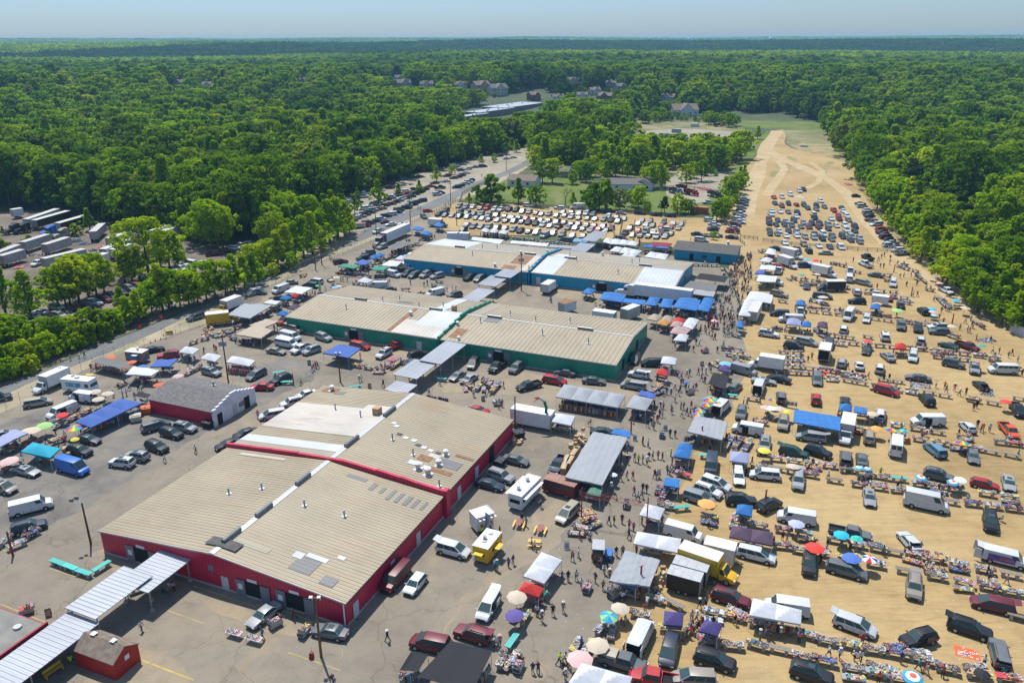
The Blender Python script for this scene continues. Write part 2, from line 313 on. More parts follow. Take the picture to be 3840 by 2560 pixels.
stripe(0,3,'700,560 820,605');stripe(0,3,'460,480 700,560');stripe(2,3,'30,1180 230,880 330,740');stripe(1,2,'300,110 1180,280 1340,310');stripe(0,3,'0,290 100,340')
mb=MB();p0=P(1,3,625,1300)
for k in range(32):
 a0,a1=k/32*6.283,(k+1)/32*6.283
 q=[(p0[0]+rr_*math.cos(a),p0[1]+rr_*math.sin(a),.031)for rr_,a in((2.1,a0),(2.13,a0),(2.13,a1),(2.1,a1))]
 mb.quad(*q,CONC)
struct(mb.build('painted_circle'))
# ================================================================= trees
def leafmat(name,c0,c1,c2,trans=.3):
 m,n,l,b=nt(name)
 oi=n.new('ShaderNodeObjectInfo');r=ramp(n,l,oi.outputs['Random'],[(0.,c0),(.5,c1),(1.,c2)])
 at=n.new('ShaderNodeAttribute');at.attribute_name='leaf';k=mix(n,l,r.outputs[0],at.outputs['Color'],1.,'MULTIPLY')
 l.new(k,b.inputs['Base Color']);b.inputs['Roughness'].default_value=.8;b.inputs['Specular IOR Level'].default_value=0.
 tr=n.new('ShaderNodeBsdfTranslucent');l.new(mix(n,l,k,(1.3,1.35,.6),1.,'MULTIPLY'),tr.inputs[0]);ms=n.new('ShaderNodeMixShader');ms.inputs[0].default_value=trans
 l.new(b.outputs[0],ms.inputs[1]);l.new(tr.outputs[0],ms.inputs[2]);l.new(ms.outputs[0],n['Material Output'].inputs[0]);return m
LM={'bright':leafmat('bright_foliage',(.19,.33,.002),(.27,.39,.004),(.35,.42,.012),.5),'mid':leafmat('green_foliage',(.115,.22,.003),(.165,.275,.004),(.235,.325,.008),.45),'dark':leafmat('dark_foliage',(.045,.115,.008),(.072,.145,.008),(.105,.175,.01),.35),'pine':leafmat('pine_needles',(.032,.062,.016),(.048,.08,.02),(.065,.098,.024),.15),'pale':leafmat('pale_blossom_foliage',(.2,.24,.09),(.25,.27,.13),(.17,.22,.06)),'olive':leafmat('olive_foliage',(.14,.19,.018),(.19,.22,.024),(.13,.2,.02))}
def leaves(cent,rad,per,size,flat=.8,seed=0,up=.75):
 """leaf clumps: quads on the shells of many small lumps -> verts, faces"""
 g=np.random.default_rng(seed);K=len(cent);N=K*per
 c=np.repeat(cent,per,0);rd=np.repeat(rad,per)
 d=g.normal(size=(N,3));d[:,2]=d[:,2]*.9+.25;d/=np.linalg.norm(d,axis=1)[:,None]
 p=c+d*(rd*g.uniform(.55,1.08,N))[:,None]*np.array([1,1,flat])
 nn=d+g.normal(size=(N,3))*.45+np.array([0,0,up]);nn/=np.linalg.norm(nn,axis=1)[:,None]
 t=np.cross(nn,g.normal(size=(N,3)));t/=np.linalg.norm(t,axis=1)[:,None];bt=np.cross(nn,t)
 s=size*g.uniform(.6,1.35,N)[:,None];a=g.uniform(.55,1.,N)[:,None]
 q=np.stack([p-t*s-bt*s*a*.5,p+t*s*.5-bt*s*a,p+t*s+bt*s*a*.6,p-t*s*.4+bt*s*a],1)
 sh=g.uniform(.72,1.25,N);sh*=np.repeat(g.uniform(.82,1.18,K),per)
 hue=g.uniform(.9,1.12,N);col=np.stack([sh*hue,sh,sh*.95,np.ones(N)],1)
 return q.reshape(-1,3),col
def leafmesh(name,q,col,mat,extra=None):
 N=len(q)//4;me=bpy.data.meshes.new(name);ev,ef=(extra if extra else([],[]))
 v=np.concatenate([q,np.array(ev).reshape(-1,3)])if len(ev)else q
 me.vertices.add(len(v));me.vertices.foreach_set('co',v.ravel())
 nl=N*4+sum(len(f)for f in ef);me.loops.add(nl);me.polygons.add(N+len(ef))
 li=np.concatenate([np.arange(N*4)]+([np.array([i+N*4 for f in ef for i in f])]if ef else[]))
 me.loops.foreach_set('vertex_index',li.astype(np.int32))
 st=list(range(0,N*4,4));k=N*4
 for f in ef:st.append(k);k+=len(f)
 me.polygons.foreach_set('loop_start',st)
 me.materials.append(mat)
 if ef:me.materials.append(BARK);me.polygons.foreach_set('material_index',[0]*N+[1]*len(ef))
 me.update(calc_edges=True)
 ca=me.color_attributes.new('leaf','FLOAT_COLOR','CORNER')
 cc=np.ones((nl,4));cc[:N*4]=np.repeat(col,4,0);ca.data.foreach_set('color',cc.ravel().astype(np.float32));return me
def tree_shape(kind,h,seed):
 g=np.random.default_rng(seed);trunk=MB()
 if kind=='oak':w,z0,K,sz=.43*h,.24,105,.021*h
 elif kind=='tall':w,z0,K,sz=.29*h,.2,90,.021*h
 elif kind=='round':w,z0,K,sz=.42*h,.16,100,.022*h
 elif kind=='pine':w,z0,K,sz=.3*h,.36,70,.021*h
 elif kind=='bush':w,z0,K,sz=.6*h,.02,50,.045*h
 cs=[]
 while len(cs)<K:
  t=g.uniform(0,1);zz=z0+(1-z0)*t
  if kind=='oak' or kind=='round':prof=math.sin(math.pi*min(1,.12+.84*t))**.6
  elif kind=='tall':prof=(1-t)**.55*(.55+.6*math.sin(math.pi*min(1,t*1.3+.15)))
  elif kind=='pine':prof=(1-t*.75)
  else:prof=math.sqrt(max(.02,1-t*t))
  a=g.uniform(0,6.283);rr_=w*prof*math.sqrt(g.uniform(.12,1.15))*(1+.3*math.sin(a*2+seed)+.15*math.sin(a*5+seed*2))
  cs.append((rr_*math.cos(a),rr_*math.sin(a),min(.95,zz)*h))
 cs=np.array(cs);rad=g.uniform(.035,.105,K)*h*(1.35 if kind=='bush' else 1.)*(.8 if kind in('tall','pine')else 1)
 tr=.018*h+.05;lean=g.uniform(-.02,.02,2)*h
 trunk.cyl((0,0,-.2),(lean[0]*.5,lean[1]*.5,h*.4),tr*1.25,tr*.75,BARK,7,False);trunk.cyl((lean[0]*.5,lean[1]*.5,h*.4),(lean[0],lean[1],h*.85),tr*.75,tr*.2,BARK,6,False)
 for i in g.choice(K,7,replace=False):
  zb=min(cs[i][2]*.75,h*.6)if kind!='bush' else .1*h;f=zb/(h*.85)
  trunk.cyl((lean[0]*f,lean[1]*f,zb),tuple(cs[i]*[1,1,.98]),tr*.42,tr*.1,BARK,5,False)
 return cs,rad,sz,trunk
VAR=[]
def mkvar(kind,tone,h,seed,per=40):
 cs,rad,sz,tk=tree_shape(kind,h,seed);q,col=leaves(cs,rad,per,sz,.85,seed)
 VAR.append(dict(kind=kind,tone=tone,h=h,cs=cs,rad=rad,sz=sz,crown=leafmesh('crown',q,col,LM[tone]),trunk=tk.mesh('trunk'),tk=tk,seed=seed))
for i,a in enumerate([('oak','mid',15),('oak','mid',17),('oak','dark',16),('oak','bright',14),('round','mid',13),('round','olive',14),('tall','bright',14),('tall','mid',17),('tall','bright',11),('pine','pine',13),('pine','pine',15),('round','pale',11),('bush','bright',4),('bush','mid',4),('round','bright',10),('oak','dark',18),('tall','dark',15)]):mkvar(*a,100+i*7)
def vsel(kinds,tones):return[i for i,v in enumerate(VAR)if v['kind']in kinds.split()and v['tone']in tones.split()]
TREES=[]
def T(c,r,s,h,kinds,tones,zone):
 vv=vsel(kinds,tones)
 for p in s.split():
  q=p.split(',');hh=(float(q[2])if len(q)>2 else h*random.uniform(.9,1.12))*(1.1 if c<2 and r<3 and 'gravel' not in zone and 'hedge' not in zone else 1)
  x,y=P(c,r,float(q[0]),float(q[1]));TREES.append([x,y,hh,random.choice(vv),zone])
BR='oak tall round'
T(0,1,'1370,930,16',15,'oak','bright','between the trailer yard and the left lot')
T(0,1,'60,1290,13 290,1330,12 610,1220,10 730,1180,12 890,1120,11 540,1215,10 650,1200,11 820,1140,11 960,1090,9 1220,1000,10 1150,1010,9 1290,980,10 1480,860,11 1560,870,11 1640,850,10 1950,690,15 2050,690,13 1870,660,11 1780,640,10',11,'tall tall oak','bright','beside the box trailers in the left yard')
T(0,1,'1500,1270,12 1560,1250,10 1740,1220,9 1820,1200,9 1660,1230,9 1180,1390,7 1280,1370,8 1120,1250,6 1400,1290,8 1900,1170,10 1980,1140,10 2080,1120,9 2160,1090,10 2250,1060,9 2340,1030,9',9,'tall tall oak','bright','along the left edge of the road')
T(0,1,'950,1480,6 830,1520,7 700,1550,6 600,1580,6 1050,1430,5 520,1600,7 1230,1330,5',6,'bush round','bright mid','in the roadside strip by the lower left lot')
T(0,2,'-60,240,7 40,260,7 100,230,6 180,210,6 250,180,6 330,160,6 400,140,6 470,110,6 540,90,5 620,70,5 700,40,4 0,330,5 90,310,5 190,270,4 290,240,4 -40,120,9 60,90,8 170,60,9 270,20,8 400,10,7 520,-10,6 640,-30,6 780,20,3 850,-10,3',6,'bush round tall','bright','in the hedge beside the road at the far left')
T(0,1,'830,520,8 700,560,4 20,700,4 30,550,3 270,640,3 440,610,3',6,'tall bush','mid','among the parked semi trucks')
T(1,1,'60,910,8 -20,950,9 130,900,9 210,880,11 290,850,12 370,820,12 440,790,13 520,750,13 600,700,12 680,650,14 750,620,14 820,590,12 860,560,9 160,960,4 60,990,4 330,890,5 620,740,4',12,'tall tall oak','bright','along the road opposite the blue hall')
T(1,1,'200,720,13 300,660,14 400,600,13 480,560,14 560,520,12 640,480,12 700,440,12 760,600,11 330,560,15 230,600,15 120,640,14',13,BR,'bright mid','at the corner of the wood and the gravel lot')
T(1,1,'1125,300,11 910,385,8 700,330,8 690,270,8 930,245,5 1310,225,6 1500,195,6 1660,95,8 1800,30,5 1100,120,12 1060,160,8 770,350,7',8,'round tall','bright mid','between the cars of the gravel lot')
T(1,1,'2160,295,11 1960,292,4 2110,285,3',9,'tall bush','mid bright','at the end of the house lawn')
T(1,0,'1885,1478,7 1755,1530,5 2010,1438,9 2120,1405,5 2070,1512,6 2190,1490,5 1610,1566,9 2220,1365,7 2290,1420,7 1445,1568,6 2340,1330,9 1560,1500,6',7,'round tall','bright mid','in the far end of the gravel lot')
T(2,0,'40,1400,8 190,1445,8 0,1380,8',8,'round tall','bright mid','where the road disappears into the wood')
T(2,1,'60,300,11 220,330,9 560,330,6 680,310,6 740,370,11 800,372,12 870,370,13 1160,372,10 1240,400,5 1100,340,7 640,340,3 1520,405,8 1620,412,6 1590,400,6',9,BR,'bright mid','in the hedge behind the middle sand lot')
T(2,1,'990,370,9',9,'round','pale','in the hedge behind the middle sand lot')
T(2,1,'1400,405,7 1375,395,5',6,'pine','pine','in the hedge behind the middle sand lot')
T(2,1,'1920,485,9 1880,470,7 1950,440,8 2010,300,9 1990,250,9 2070,230,9 2110,190,8 2090,130,8 2130,90,7 2000,380,5 2040,340,5 1850,650,3',8,BR,'bright mid','on the verge left of the sand track')
T(2,1,'280,112,11 370,120,12 680,112,10 560,130,7 620,80,9 720,60,9 1300,172,13 1380,162,10 1600,125,9 1740,112,10 1650,80,8 1210,90,9 860,90,10 950,60,10 1060,70,9',10,BR,'mid bright','beside the houses beyond the lawn')
def inpoly(x,y,poly):
 c=False;j=len(poly)-1
 for i in range(len(poly)):
  xi,yi=poly[i];xj,yj=poly[j]
  if(yi>y)!=(yj>y)and x<(xj-xi)*(y-yi)/(yj-yi)+xi:c=not c
  j=i
 return c
def inpoly_np(x,y,poly):
 c=np.zeros(len(x),bool);j=len(poly)-1
 for i in range(len(poly)):
  xi,yi=poly[i];xj,yj=poly[j]
  with np.errstate(divide='ignore',invalid='ignore'):c^=((yi>y)!=(yj>y))&(x<(xj-xi)*(y-yi)/(yj-yi+1e-12)+xi)
  j=i
 return c
def mixvar(tab):
 ids,w=[],[]
 for kinds,tones,wt in tab:
  s=vsel(kinds,tones)
  for k in s:ids.append(k);w.append(wt/len(s))
 return np.array(ids),np.array(w)/sum(w)
MIXW=mixvar([('oak round tall','mid',.5),('oak tall','dark',.24),('round','olive',.1),('oak tall round','bright',.12),('pine','pine',.03),('round','pale',.015)])
def fill(poly,step,mixt,hmul,zone,jit=.45,minh=0):
 xs=[p[0]for p in poly];ys=[p[1]for p in poly]
 X,Y=np.meshgrid(np.arange(min(xs),max(xs),step),np.arange(min(ys),max(ys),step));X=X.ravel()+rng.uniform(-jit,jit,X.size)*step;Y=Y.ravel()+rng.uniform(-jit,jit,Y.size)*step
 k=inpoly_np(X,Y,poly);X,Y=X[k],Y[k]
 for x,y in zip(X,Y):
  v=int(rng.choice(mixt[0],p=mixt[1]));TREES.append([float(x),float(y),VAR[v]['h']*hmul*rng.uniform(.85,1.15),v,zone])
M_BR=mixvar([('oak tall round','bright',.75),('oak round tall','mid',.25)])
M_PINE=mixvar([('pine','pine',.85),('oak','dark',.15)])
M_MIX=mixvar([('oak round tall','mid',.45),('oak tall round','bright',.4),('oak','dark',.1),('round','pale',.05)])
fill(dl('-60,462 60,462 150,480 290,505 420,535 560,550 640,510 600,470 500,440 300,430 100,410 -60,400'),7.0,MIXW,1.15,'at the near edge of the left forest')
fill(dl('640,512 720,478 800,450 880,422 950,398 1010,382 1100,356 1225,330 1225,300 1050,310 900,350 760,400 620,450'),7.0,M_MIX,1.0,'at the forest edge above the gravel lot')
fill(dl('1232,392 1225,340 1300,320 1420,335 1500,372 1600,374 1700,372 1722,340 1745,318 1700,385 1650,398 1560,396 1500,400 1420,410 1340,402'),8.2,M_BR,1.05,'in the middle wood by the houses')
fill(dl('1425,362 1500,340 1560,345 1640,352 1712,338 1716,356 1690,372 1600,382 1500,384 1440,380'),10.5,M_BR,.75,'in the belt of trees below the far truck yard')
fill(dl('1230,330 1240,270 1330,262 1430,268 1455,290 1420,325 1300,318'),9,M_MIX,.95,'in the middle wood near the white roofs')
fill(dl('1925,352 1950,370 1968,400 1985,440 2008,480 2048,540 2100,600 2165,668 2250,735 2340,785 2470,850 2700,1000 2800,980 2500,720 2380,640 2240,575 2140,510 2060,455 2010,400'),5.6,M_BR,.82,'at the edge of the right forest')
fill(dl('2005,395 2065,452 2150,510 2240,570 2300,560 2420,560 2420,420 2250,380 2080,365'),9.5,M_PINE,.85,'in the pine clearing on the right')
fill(dl('1880,298 1935,345 2010,395 2080,362 2300,380 2440,420 2440,330 2300,300 2000,280'),7.5,M_MIX,.95,'in the right forest above the pines')
fill(dl('2260,690 2360,742 2480,820 2700,1000 2900,1300 3100,1250 2800,900 2520,700 2420,570 2300,580'),7,M_BR,.9,'in the right forest beside the fence')
fill(dl('1455,292 1480,278 1560,268 1640,285 1700,292 1690,300 1560,281'),7.5,M_MIX,.6,'around the far truck yard')
fill(dl('1440,362 1500,345 1560,350 1600,340 1690,345 1720,330 1700,350 1600,372 1500,372'),11,M_BR,.6,'around the far truck yard')
# the forest at large: everything from the clearings to the far hills
NOT=[dl(s)for s in['-60,464 -60,1000 250,1100 1200,1100 2352,1100 2352,785 2165,665 1985,440 1925,352 1890,306 1700,264 1640,270 1560,266 1440,276 1420,330 1230,390 1220,325 950,398 640,512 560,552 420,537 150,482','1640,300 1668,288 1700,270 1780,267 1850,279 1900,291 1905,312','1275,286 1150,298 1045,298 1040,262 1150,240 1250,230 1285,245']]
HOUSES=[(1,0,1370,815,17,'grey','wide brown-roofed house with grey walls among the trees, at the left end of the row'),(1,0,1570,820,15,'cream','beige hip-roofed house left of the white gabled house'),(1,0,1880,828,15,'white','white three-storey house with grey gabled roof and dark windows'),(1,0,2090,850,19,'tan','tan house with brown hip roof beside the driveway cars'),(1,0,2240,880,19,'cream','large cream house with stacked gables at the end of the driveway'),(2,0,222,925,13,'brick','dark red brick house with a gable behind the white roofs'),(2,0,430,940,12,'white','small white house with tan roof behind the white roofs'),(2,0,645,920,11,'white','narrow white gabled house between two dense trees'),(2,0,850,945,14,'brick','brick house with brown roof and white garage doors'),(2,0,1420,960,14,'white','white house with dark roof half hidden above the far truck yard'),(2,0,1600,1080,24,'white','low white farmhouse with long rusty brown roof'),(1,0,440,770,14,'grey','roof of a pinkish brown house alone in the left forest'),(0,0,705,770,12,'white','small white-gabled house deep in the left forest'),(0,0,1640,790,15,'grey','grey-roofed house peeking from the left forest'),(0,0,1900,800,13,'white','white skylit roof peeking beside the grey-roofed house in the left forest'),(2,0,1010,850,13,'grey','grey house with dark gable at the far street end'),(1,0,1195,715,14,'tan','brown-roofed house higher up behind the beige ones'),(2,0,905,815,13,'cream','cream house half hidden above the brick house'),(2,0,770,880,12,'white','small pale house between the narrow gabled and the brick house'),(1,0,1330,745,13,'grey','grey house just behind the wide brown-roofed one'),(2,0,560,790,14,'cream','pale house high behind the brick and white houses'),(2,0,2220,850,14,'grey','grey-roofed house in the forest above the green field'),(3,0,440,1010,22,'grey','long low grey-roofed house behind the trees of the green field')]
def Pt(c,r,x,y):
 z=0.
 for _ in range(25):p=P(c,r,x,y,z);z+=(float(terrain(*p))-z)*.6
 return p
HP=[Pt(h[0],h[1],h[2],h[3])for h in HOUSES]
# keep trees off the houses and their foreground
def near_house(x,y,hw=11,front=9,back=10):
 for hx,hy in HP[:-2]:
  d=math.hypot(hx,hy);ux,uy=hx/d,hy/d;s=(x-hx)*ux+(y-hy)*uy;t=abs(-(x-hx)*uy+(y-hy)*ux)
  if-front<s<back and t<hw:return True
 return False
def cell(x,y):return(int(x//6),int(y//6))
occ={cell(t[0],t[1])for t in TREES}
FOREST=[]
def field(r0,r1,step):
 n=int(r1/step)+2;X,Y=np.meshgrid(np.arange(-n,n)*step,np.arange(0,n)*step);X=X.ravel()+rng.uniform(-.42,.42,X.size)*step;Y=Y.ravel()+rng.uniform(-.42,.42,Y.size)*step
 d=np.hypot(X,Y);k=(d>r0)&(d<=r1)&(np.abs(X)<Y*.72+60);return X[k],Y[k]
X,Y=field(235,1150,9.0);k=np.ones(len(X),bool)
for p in NOT:k&=~inpoly_np(X,Y,p)
X,Y=X[k],Y[k];dark=np.sin(X/90+1)*np.cos(Y/75)+.5*np.sin(X/33)
vs_=rng.choice(MIXW[0],p=MIXW[1],size=len(X));bri=np.sin(X/61+2+Y/130)+np.cos(Y/47-X/150)+.5*np.sin(X/19)*np.cos(Y/23);BRI=vsel('oak tall round','bright')+vsel('oak','mid');MD=vsel('oak round tall','mid');pin=vsel('pine','pine')+vsel('oak','dark')
for x,y,v,dk,bb in zip(X.tolist(),Y.tolist(),vs_.tolist(),dark.tolist(),bri.tolist()):
 if cell(x,y)in occ:continue
 if dk>.8 and random.random()<.8:v=random.choice(pin)
 elif bb>.55 and random.random()<.7:v=random.choice(BRI)
 elif random.random()<.35:v=random.choice(MD)
 TREES.append([x,y,VAR[v]['h']*random.choice((.75,.95,1.05,1.25,1.4))*random.uniform(.92,1.08),v,None])
TREES=[t for t in TREES if not near_house(t[0],t[1])]
for t in TREES:
 if near_house(t[0],t[1],14,75,0):t[2]*=.45
# the wood stands lower wherever a house or yard shows above it
OPEN=[]
for(hc,hr,hx_,hy_,hw_,_,_),(X_,Y_)in zip(HOUSES[:-2],HP):
 sx_,sy_=hc*960+hx_/2.45,hr*640+hy_/2.45;d_=math.hypot(X_,Y_);hw2=hw_/d_*FPX*.75;OPEN.append((sx_-hw2,sx_+hw2,sy_-hw_*.22/d_*FPX,d_))
OPEN+=[(1050*1.633,1080*1.633,280*1.633,640),(1078*1.633,1180*1.633,271*1.633,690),(1175*1.633,1262*1.633,257*1.633,770),(1462*1.633,1600*1.633,310*1.633,520),(1600*1.633,1690*1.633,332*1.633,470),(1700*1.633,1890*1.633,290*1.633,640),(1640*1.633,1700*1.633,296*1.633,560),(1530*1.633,1560*1.633,284*1.633,600)]
def lower(t):
 d=math.hypot(t[0],t[1]);z0=float(terrain(t[0],t[1]))if d>700 else 0.
 sx,_=toscreen(t[0],t[1],z0);rad=VAR[t[3]]['h']*.3/d*FPX
 for x0,x1,yt,dd in OPEN:
  if x0-rad*.6<sx<x1+rad*.6 and d<dd and t[2]>2:
   while t[2]>2 and toscreen(t[0],t[1],z0+t[2])[1]<yt:t[2]-=.5
 return t[2]>2.4
TREES=[t for t in TREES if math.hypot(t[0],t[1])<330 or lower(t)]
# the largest trees in view are things, the rest the forest
def shown(t):
 sx,sy=toscreen(t[0],t[1],t[2]*.6);d=math.hypot(t[0],t[1])
 if not(-60<sx<3900 and-60<sy<2640):return 0
 return t[2]/d*(1.35 if t[4]and 'edge' not in t[4]and 'right forest' not in t[4]else 1.)
TREES.sort(key=lambda t:-shown(t))
THING_TREES,REST=TREES[:296],TREES[296:]
REST=[t for t in REST if shown(t)or math.hypot(t[0],t[1])<320]
TONE={'bright':'yellow-green','mid':'mid-green','dark':'dark green','pine':'dark','pale':'pale blossoming','olive':'olive-green'}
for x,y,h,v,zone in THING_TREES:
 V=VAR[v];s=h/V['h'];nm={'pine':'pine_tree','bush':'bush','tall':'upright_tree'}.get(V['kind'],'broadleaf_tree')
 e=root(nm,(x,y),random.uniform(0,6.28),float(terrain(x,y)));e.scale=(s*random.uniform(.92,1.1),s*random.uniform(.92,1.1),s)
 put(V['crown'],'crown',e);put(V['trunk'],'stems' if nm=='bush' else 'trunk',e)
 size='small ' if h<7.5 and nm!='bush' else 'tall ' if h>14.5 else ''
 shape={'tall':'upright tree','pine':'pine','bush':'bush'}.get(V['kind'],'round tree' if V['kind']=='round' else 'spreading tree')
 tag(e,size+TONE[V['tone']]+' '+shape,'tree' if nm!='bush' else 'bush',zone or 'inside the large forest',group='trees and bushes around the market',cat='tree' if nm!='bush' else 'bush')
# forest mass: instanced on points by one geometry-nodes modifier
SRC=bpy.data.collections.new('tree_sources')
for i,V in enumerate(VAR):
 tk=V['tk'];q,col=leaves(V['cs'],V['rad'],15,V['sz']*1.75,.85,V['seed'])
 o=bpy.data.objects.new('s%02d'%i,leafmesh('forest_tree',q,col,LM[V['tone']],(tk.v,tk.f)));SRC.objects.link(o)
NV=len(VAR)
# canopy patches for the far hills
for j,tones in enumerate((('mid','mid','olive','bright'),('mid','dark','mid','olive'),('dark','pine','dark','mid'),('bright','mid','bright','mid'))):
 g=np.random.default_rng(50+j);qs,cs_=[],[]
 for gx_ in range(-3,4):
  for gy_ in range(-3,4):
   h=g.uniform(11,17);w=g.uniform(3.6,5.6);c=np.array([gx_*8.5+g.uniform(-3,3),gy_*8.5+g.uniform(-3,3),h-w*.8])
   cc=c+g.normal(size=(7,3))*[w*.45,w*.45,w*.3];q,col=leaves(cc,np.full(7,w*.55),10,1.05,.85,j*100+gx_*10+gy_+40)
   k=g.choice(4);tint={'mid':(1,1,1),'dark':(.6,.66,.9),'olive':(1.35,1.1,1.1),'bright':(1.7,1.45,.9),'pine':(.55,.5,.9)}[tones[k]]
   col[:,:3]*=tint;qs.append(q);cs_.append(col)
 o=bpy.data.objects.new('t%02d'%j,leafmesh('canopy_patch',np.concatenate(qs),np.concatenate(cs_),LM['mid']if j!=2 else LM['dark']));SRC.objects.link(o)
pts,idx,rot,scl=[],[],[],[]
for x,y,h,v,_ in REST:
 s=h/VAR[v]['h'];pts.append((x,y,float(terrain(x,y))));idx.append(v);rot.append(random.uniform(0,6.28));scl.append(s)
def ring(r0,r1,step,s0,s1):
 X,Y=field(r0,r1,step);Z=terrain(X,Y);tn=np.sin(X/410+2)*np.cos(Y/330)+.6*np.sin(X/150+Y/190)
 dd=np.hypot(X,Y)
 for x,y,z,q,d in zip(X.tolist(),Y.tolist(),Z.tolist(),tn.tolist(),dd.tolist()):
  cloud_shade_band=2150<d<3350 and x>-900+300*math.sin(y/400)  # cloud shadow over the far ridge, put in as darker canopy patches
  v=2 if cloud_shade_band or q>1.15 else(3 if q<-.75 else(1 if q>.2 else 0))
  pts.append((x,y,z));idx.append(NV+v);rot.append(random.uniform(0,6.28));scl.append(random.uniform(s0,s1))
# single trees continue to 1500 m, then patches
X,Y=field(1150,1600,9.5)
vv=rng.choice(MIXW[0],p=MIXW[1],size=len(X));Z=terrain(X,Y)
for x,y,z,v in zip(X.tolist(),Y.tolist(),Z.tolist(),vv.tolist()):
 if near_house(x,y):continue
 pts.append((x,y,z));idx.append(int(v));rot.append(random.uniform(0,6.28));scl.append(random.uniform(.85,1.2))
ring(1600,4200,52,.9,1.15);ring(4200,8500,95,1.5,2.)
fm=bpy.data.meshes.new('forest');fm.from_pydata(pts,[],[])
for nm,ty,dat in(('idx','INT',idx),('rot','FLOAT',rot),('scl','FLOAT',scl)):
 a=fm.attributes.new(nm,ty,'POINT');a.data.foreach_set('value',dat)
fo=put(fm,'forest');fo['kind']='stuff';fo['label']='continuous leafy forest reaching to the hills on the horizon';fo['category']='forest'
ng=bpy.data.node_groups.new('forest','GeometryNodeTree');ng.interface.new_socket('Geometry',in_out='INPUT',socket_type='NodeSocketGeometry');ng.interface.new_socket('Geometry',in_out='OUTPUT',socket_type='NodeSocketGeometry')
N_=ng.nodes;L_=ng.links;gi=N_.new('NodeGroupInput');go=N_.new('NodeGroupOutput');ip=N_.new('GeometryNodeInstanceOnPoints');ci=N_.new('GeometryNodeCollectionInfo')
ci.inputs['Collection'].default_value=SRC;ci.inputs['Separate Children'].default_value=True;ci.inputs['Reset Children'].default_value=True;ip.inputs['Pick Instance'].default_value=True
def attr(nm,ty):
 a=N_.new('GeometryNodeInputNamedAttribute');a.data_type=ty;a.inputs['Name'].default_value=nm;return[s for s in a.outputs if s.enabled and s.name=='Attribute'][0]
cx=N_.new('ShaderNodeCombineXYZ');L_.new(attr('rot','FLOAT'),cx.inputs[2])
L_.new(gi.outputs[0],ip.inputs['Points']);L_.new(ci.outputs[0],ip.inputs['Instance']);L_.new(attr('idx','INT'),ip.inputs['Instance Index']);L_.new(cx.outputs[0],ip.inputs['Rotation']);L_.new(attr('scl','FLOAT'),ip.inputs['Scale']);L_.new(ip.outputs[0],go.inputs[0])
fo.modifiers.new('forest','NODES').node_group=ng
# a bare tree in the hedge
def bare_tree(p,h):
 mb=MB();g=random.Random(4)
 def br(a,d,l,r,k):
  b_=(a[0]+d[0]*l,a[1]+d[1]*l,a[2]+d[2]*l);mb.cyl(a,b_,r,r*.6,BARK,5,False)
  if k:
   for _ in range(3):e=Vector(d)+Vector((g.uniform(-.8,.8),g.uniform(-.8,.8),g.uniform(-.1,.5)));e.normalize();br(b_,tuple(e),l*.72,r*.55,k-1)
 br((0,0,0),(0,0,1),h*.35,.25,3);o=mb.build('bare_tree');o.location=(*p,0);tag(o,'','tree',None,full='leafless grey dead tree in the hedge before the lawn, left of centre',cat='tree')
bare_tree(P(2,1,490,325),9)
# ================================================================= buildings
def roofmat(name,base,warm,dark,rust=.0,white=False,along='x'):
 if along=='x':dark=tuple(v*.82 for v in dark)
 base,warm=(tuple(v*KD for v in q)for q in(base,warm))
 m,n,l,b=nt(name)
 s=(1,.06,1)if along=='x' else(.06,1,1)
 a=noise(n,l,.9,5,sx=s[0],sy=s[1]);a2=noise(n,l,.12,5);g=noise(n,l,3.5,4,sx=s[0],sy=s[1])
 r1=ramp(n,l,a.outputs[0],[(.32,base),(.56,base),(.75,warm)]);r2=ramp(n,l,a2.outputs[0],[(.35,(.88,.88,.88)),(.65,(1.06,1.05,1.04))]);r3=ramp(n,l,g.outputs[0],[(.3,(.92,.92,.92)),(.6,(1.03,1.03,1.03))])
 k=mix(n,l,r1.outputs[0],r2.outputs[0],1.,'MULTIPLY');k=mix(n,l,k,r3.outputs[0],1.,'MULTIPLY')
 tc=n.new('ShaderNodeTexCoord');sp=n.new('ShaderNodeSeparateXYZ');l.new(tc.outputs['Object'],sp.inputs[0])
 w=n.new('ShaderNodeMath');w.operation='PINGPONG';w.inputs[1].default_value=.305 if along=='y' else .52;l.new(sp.outputs[0 if along=='x' else 1],w.inputs[0])
 rw=ramp(n,l,w.outputs[0],[(0.,dark),(.03,dark),(.08,(1,1,1))]);k=mix(n,l,k,rw.outputs[0],1.,'MULTIPLY')
 if warm[0]>warm[2]*1.3:
  q=noise(n,l,1.7,4,sx=s[0],sy=s[1]);q2=noise(n,l,.07,4);mm=n.new('ShaderNodeMath');mm.operation='ADD';l.new(q.outputs[0],mm.inputs[0]);l.new(q2.outputs[0],mm.inputs[1]);rq=ramp(n,l,mm.outputs[0],[(.0,(0,0,0)),(.55,(0,0,0)),(.66,(.75,.75,.75))]);rq.color_ramp.elements[0].position=.5
  m2=n.new('ShaderNodeMath');m2.operation='MULTIPLY';m2.inputs[1].default_value=.5;l.new(mm.outputs[0],m2.inputs[0]);l.new(m2.outputs[0],rq.inputs[0]);k=mix(n,l,k,(.27,.17,.09),rq.outputs[0])
 l.new(k,b.inputs['Base Color']);b.inputs['Roughness'].default_value=.55;b.inputs['Metallic'].default_value=0.;return m
RT={}
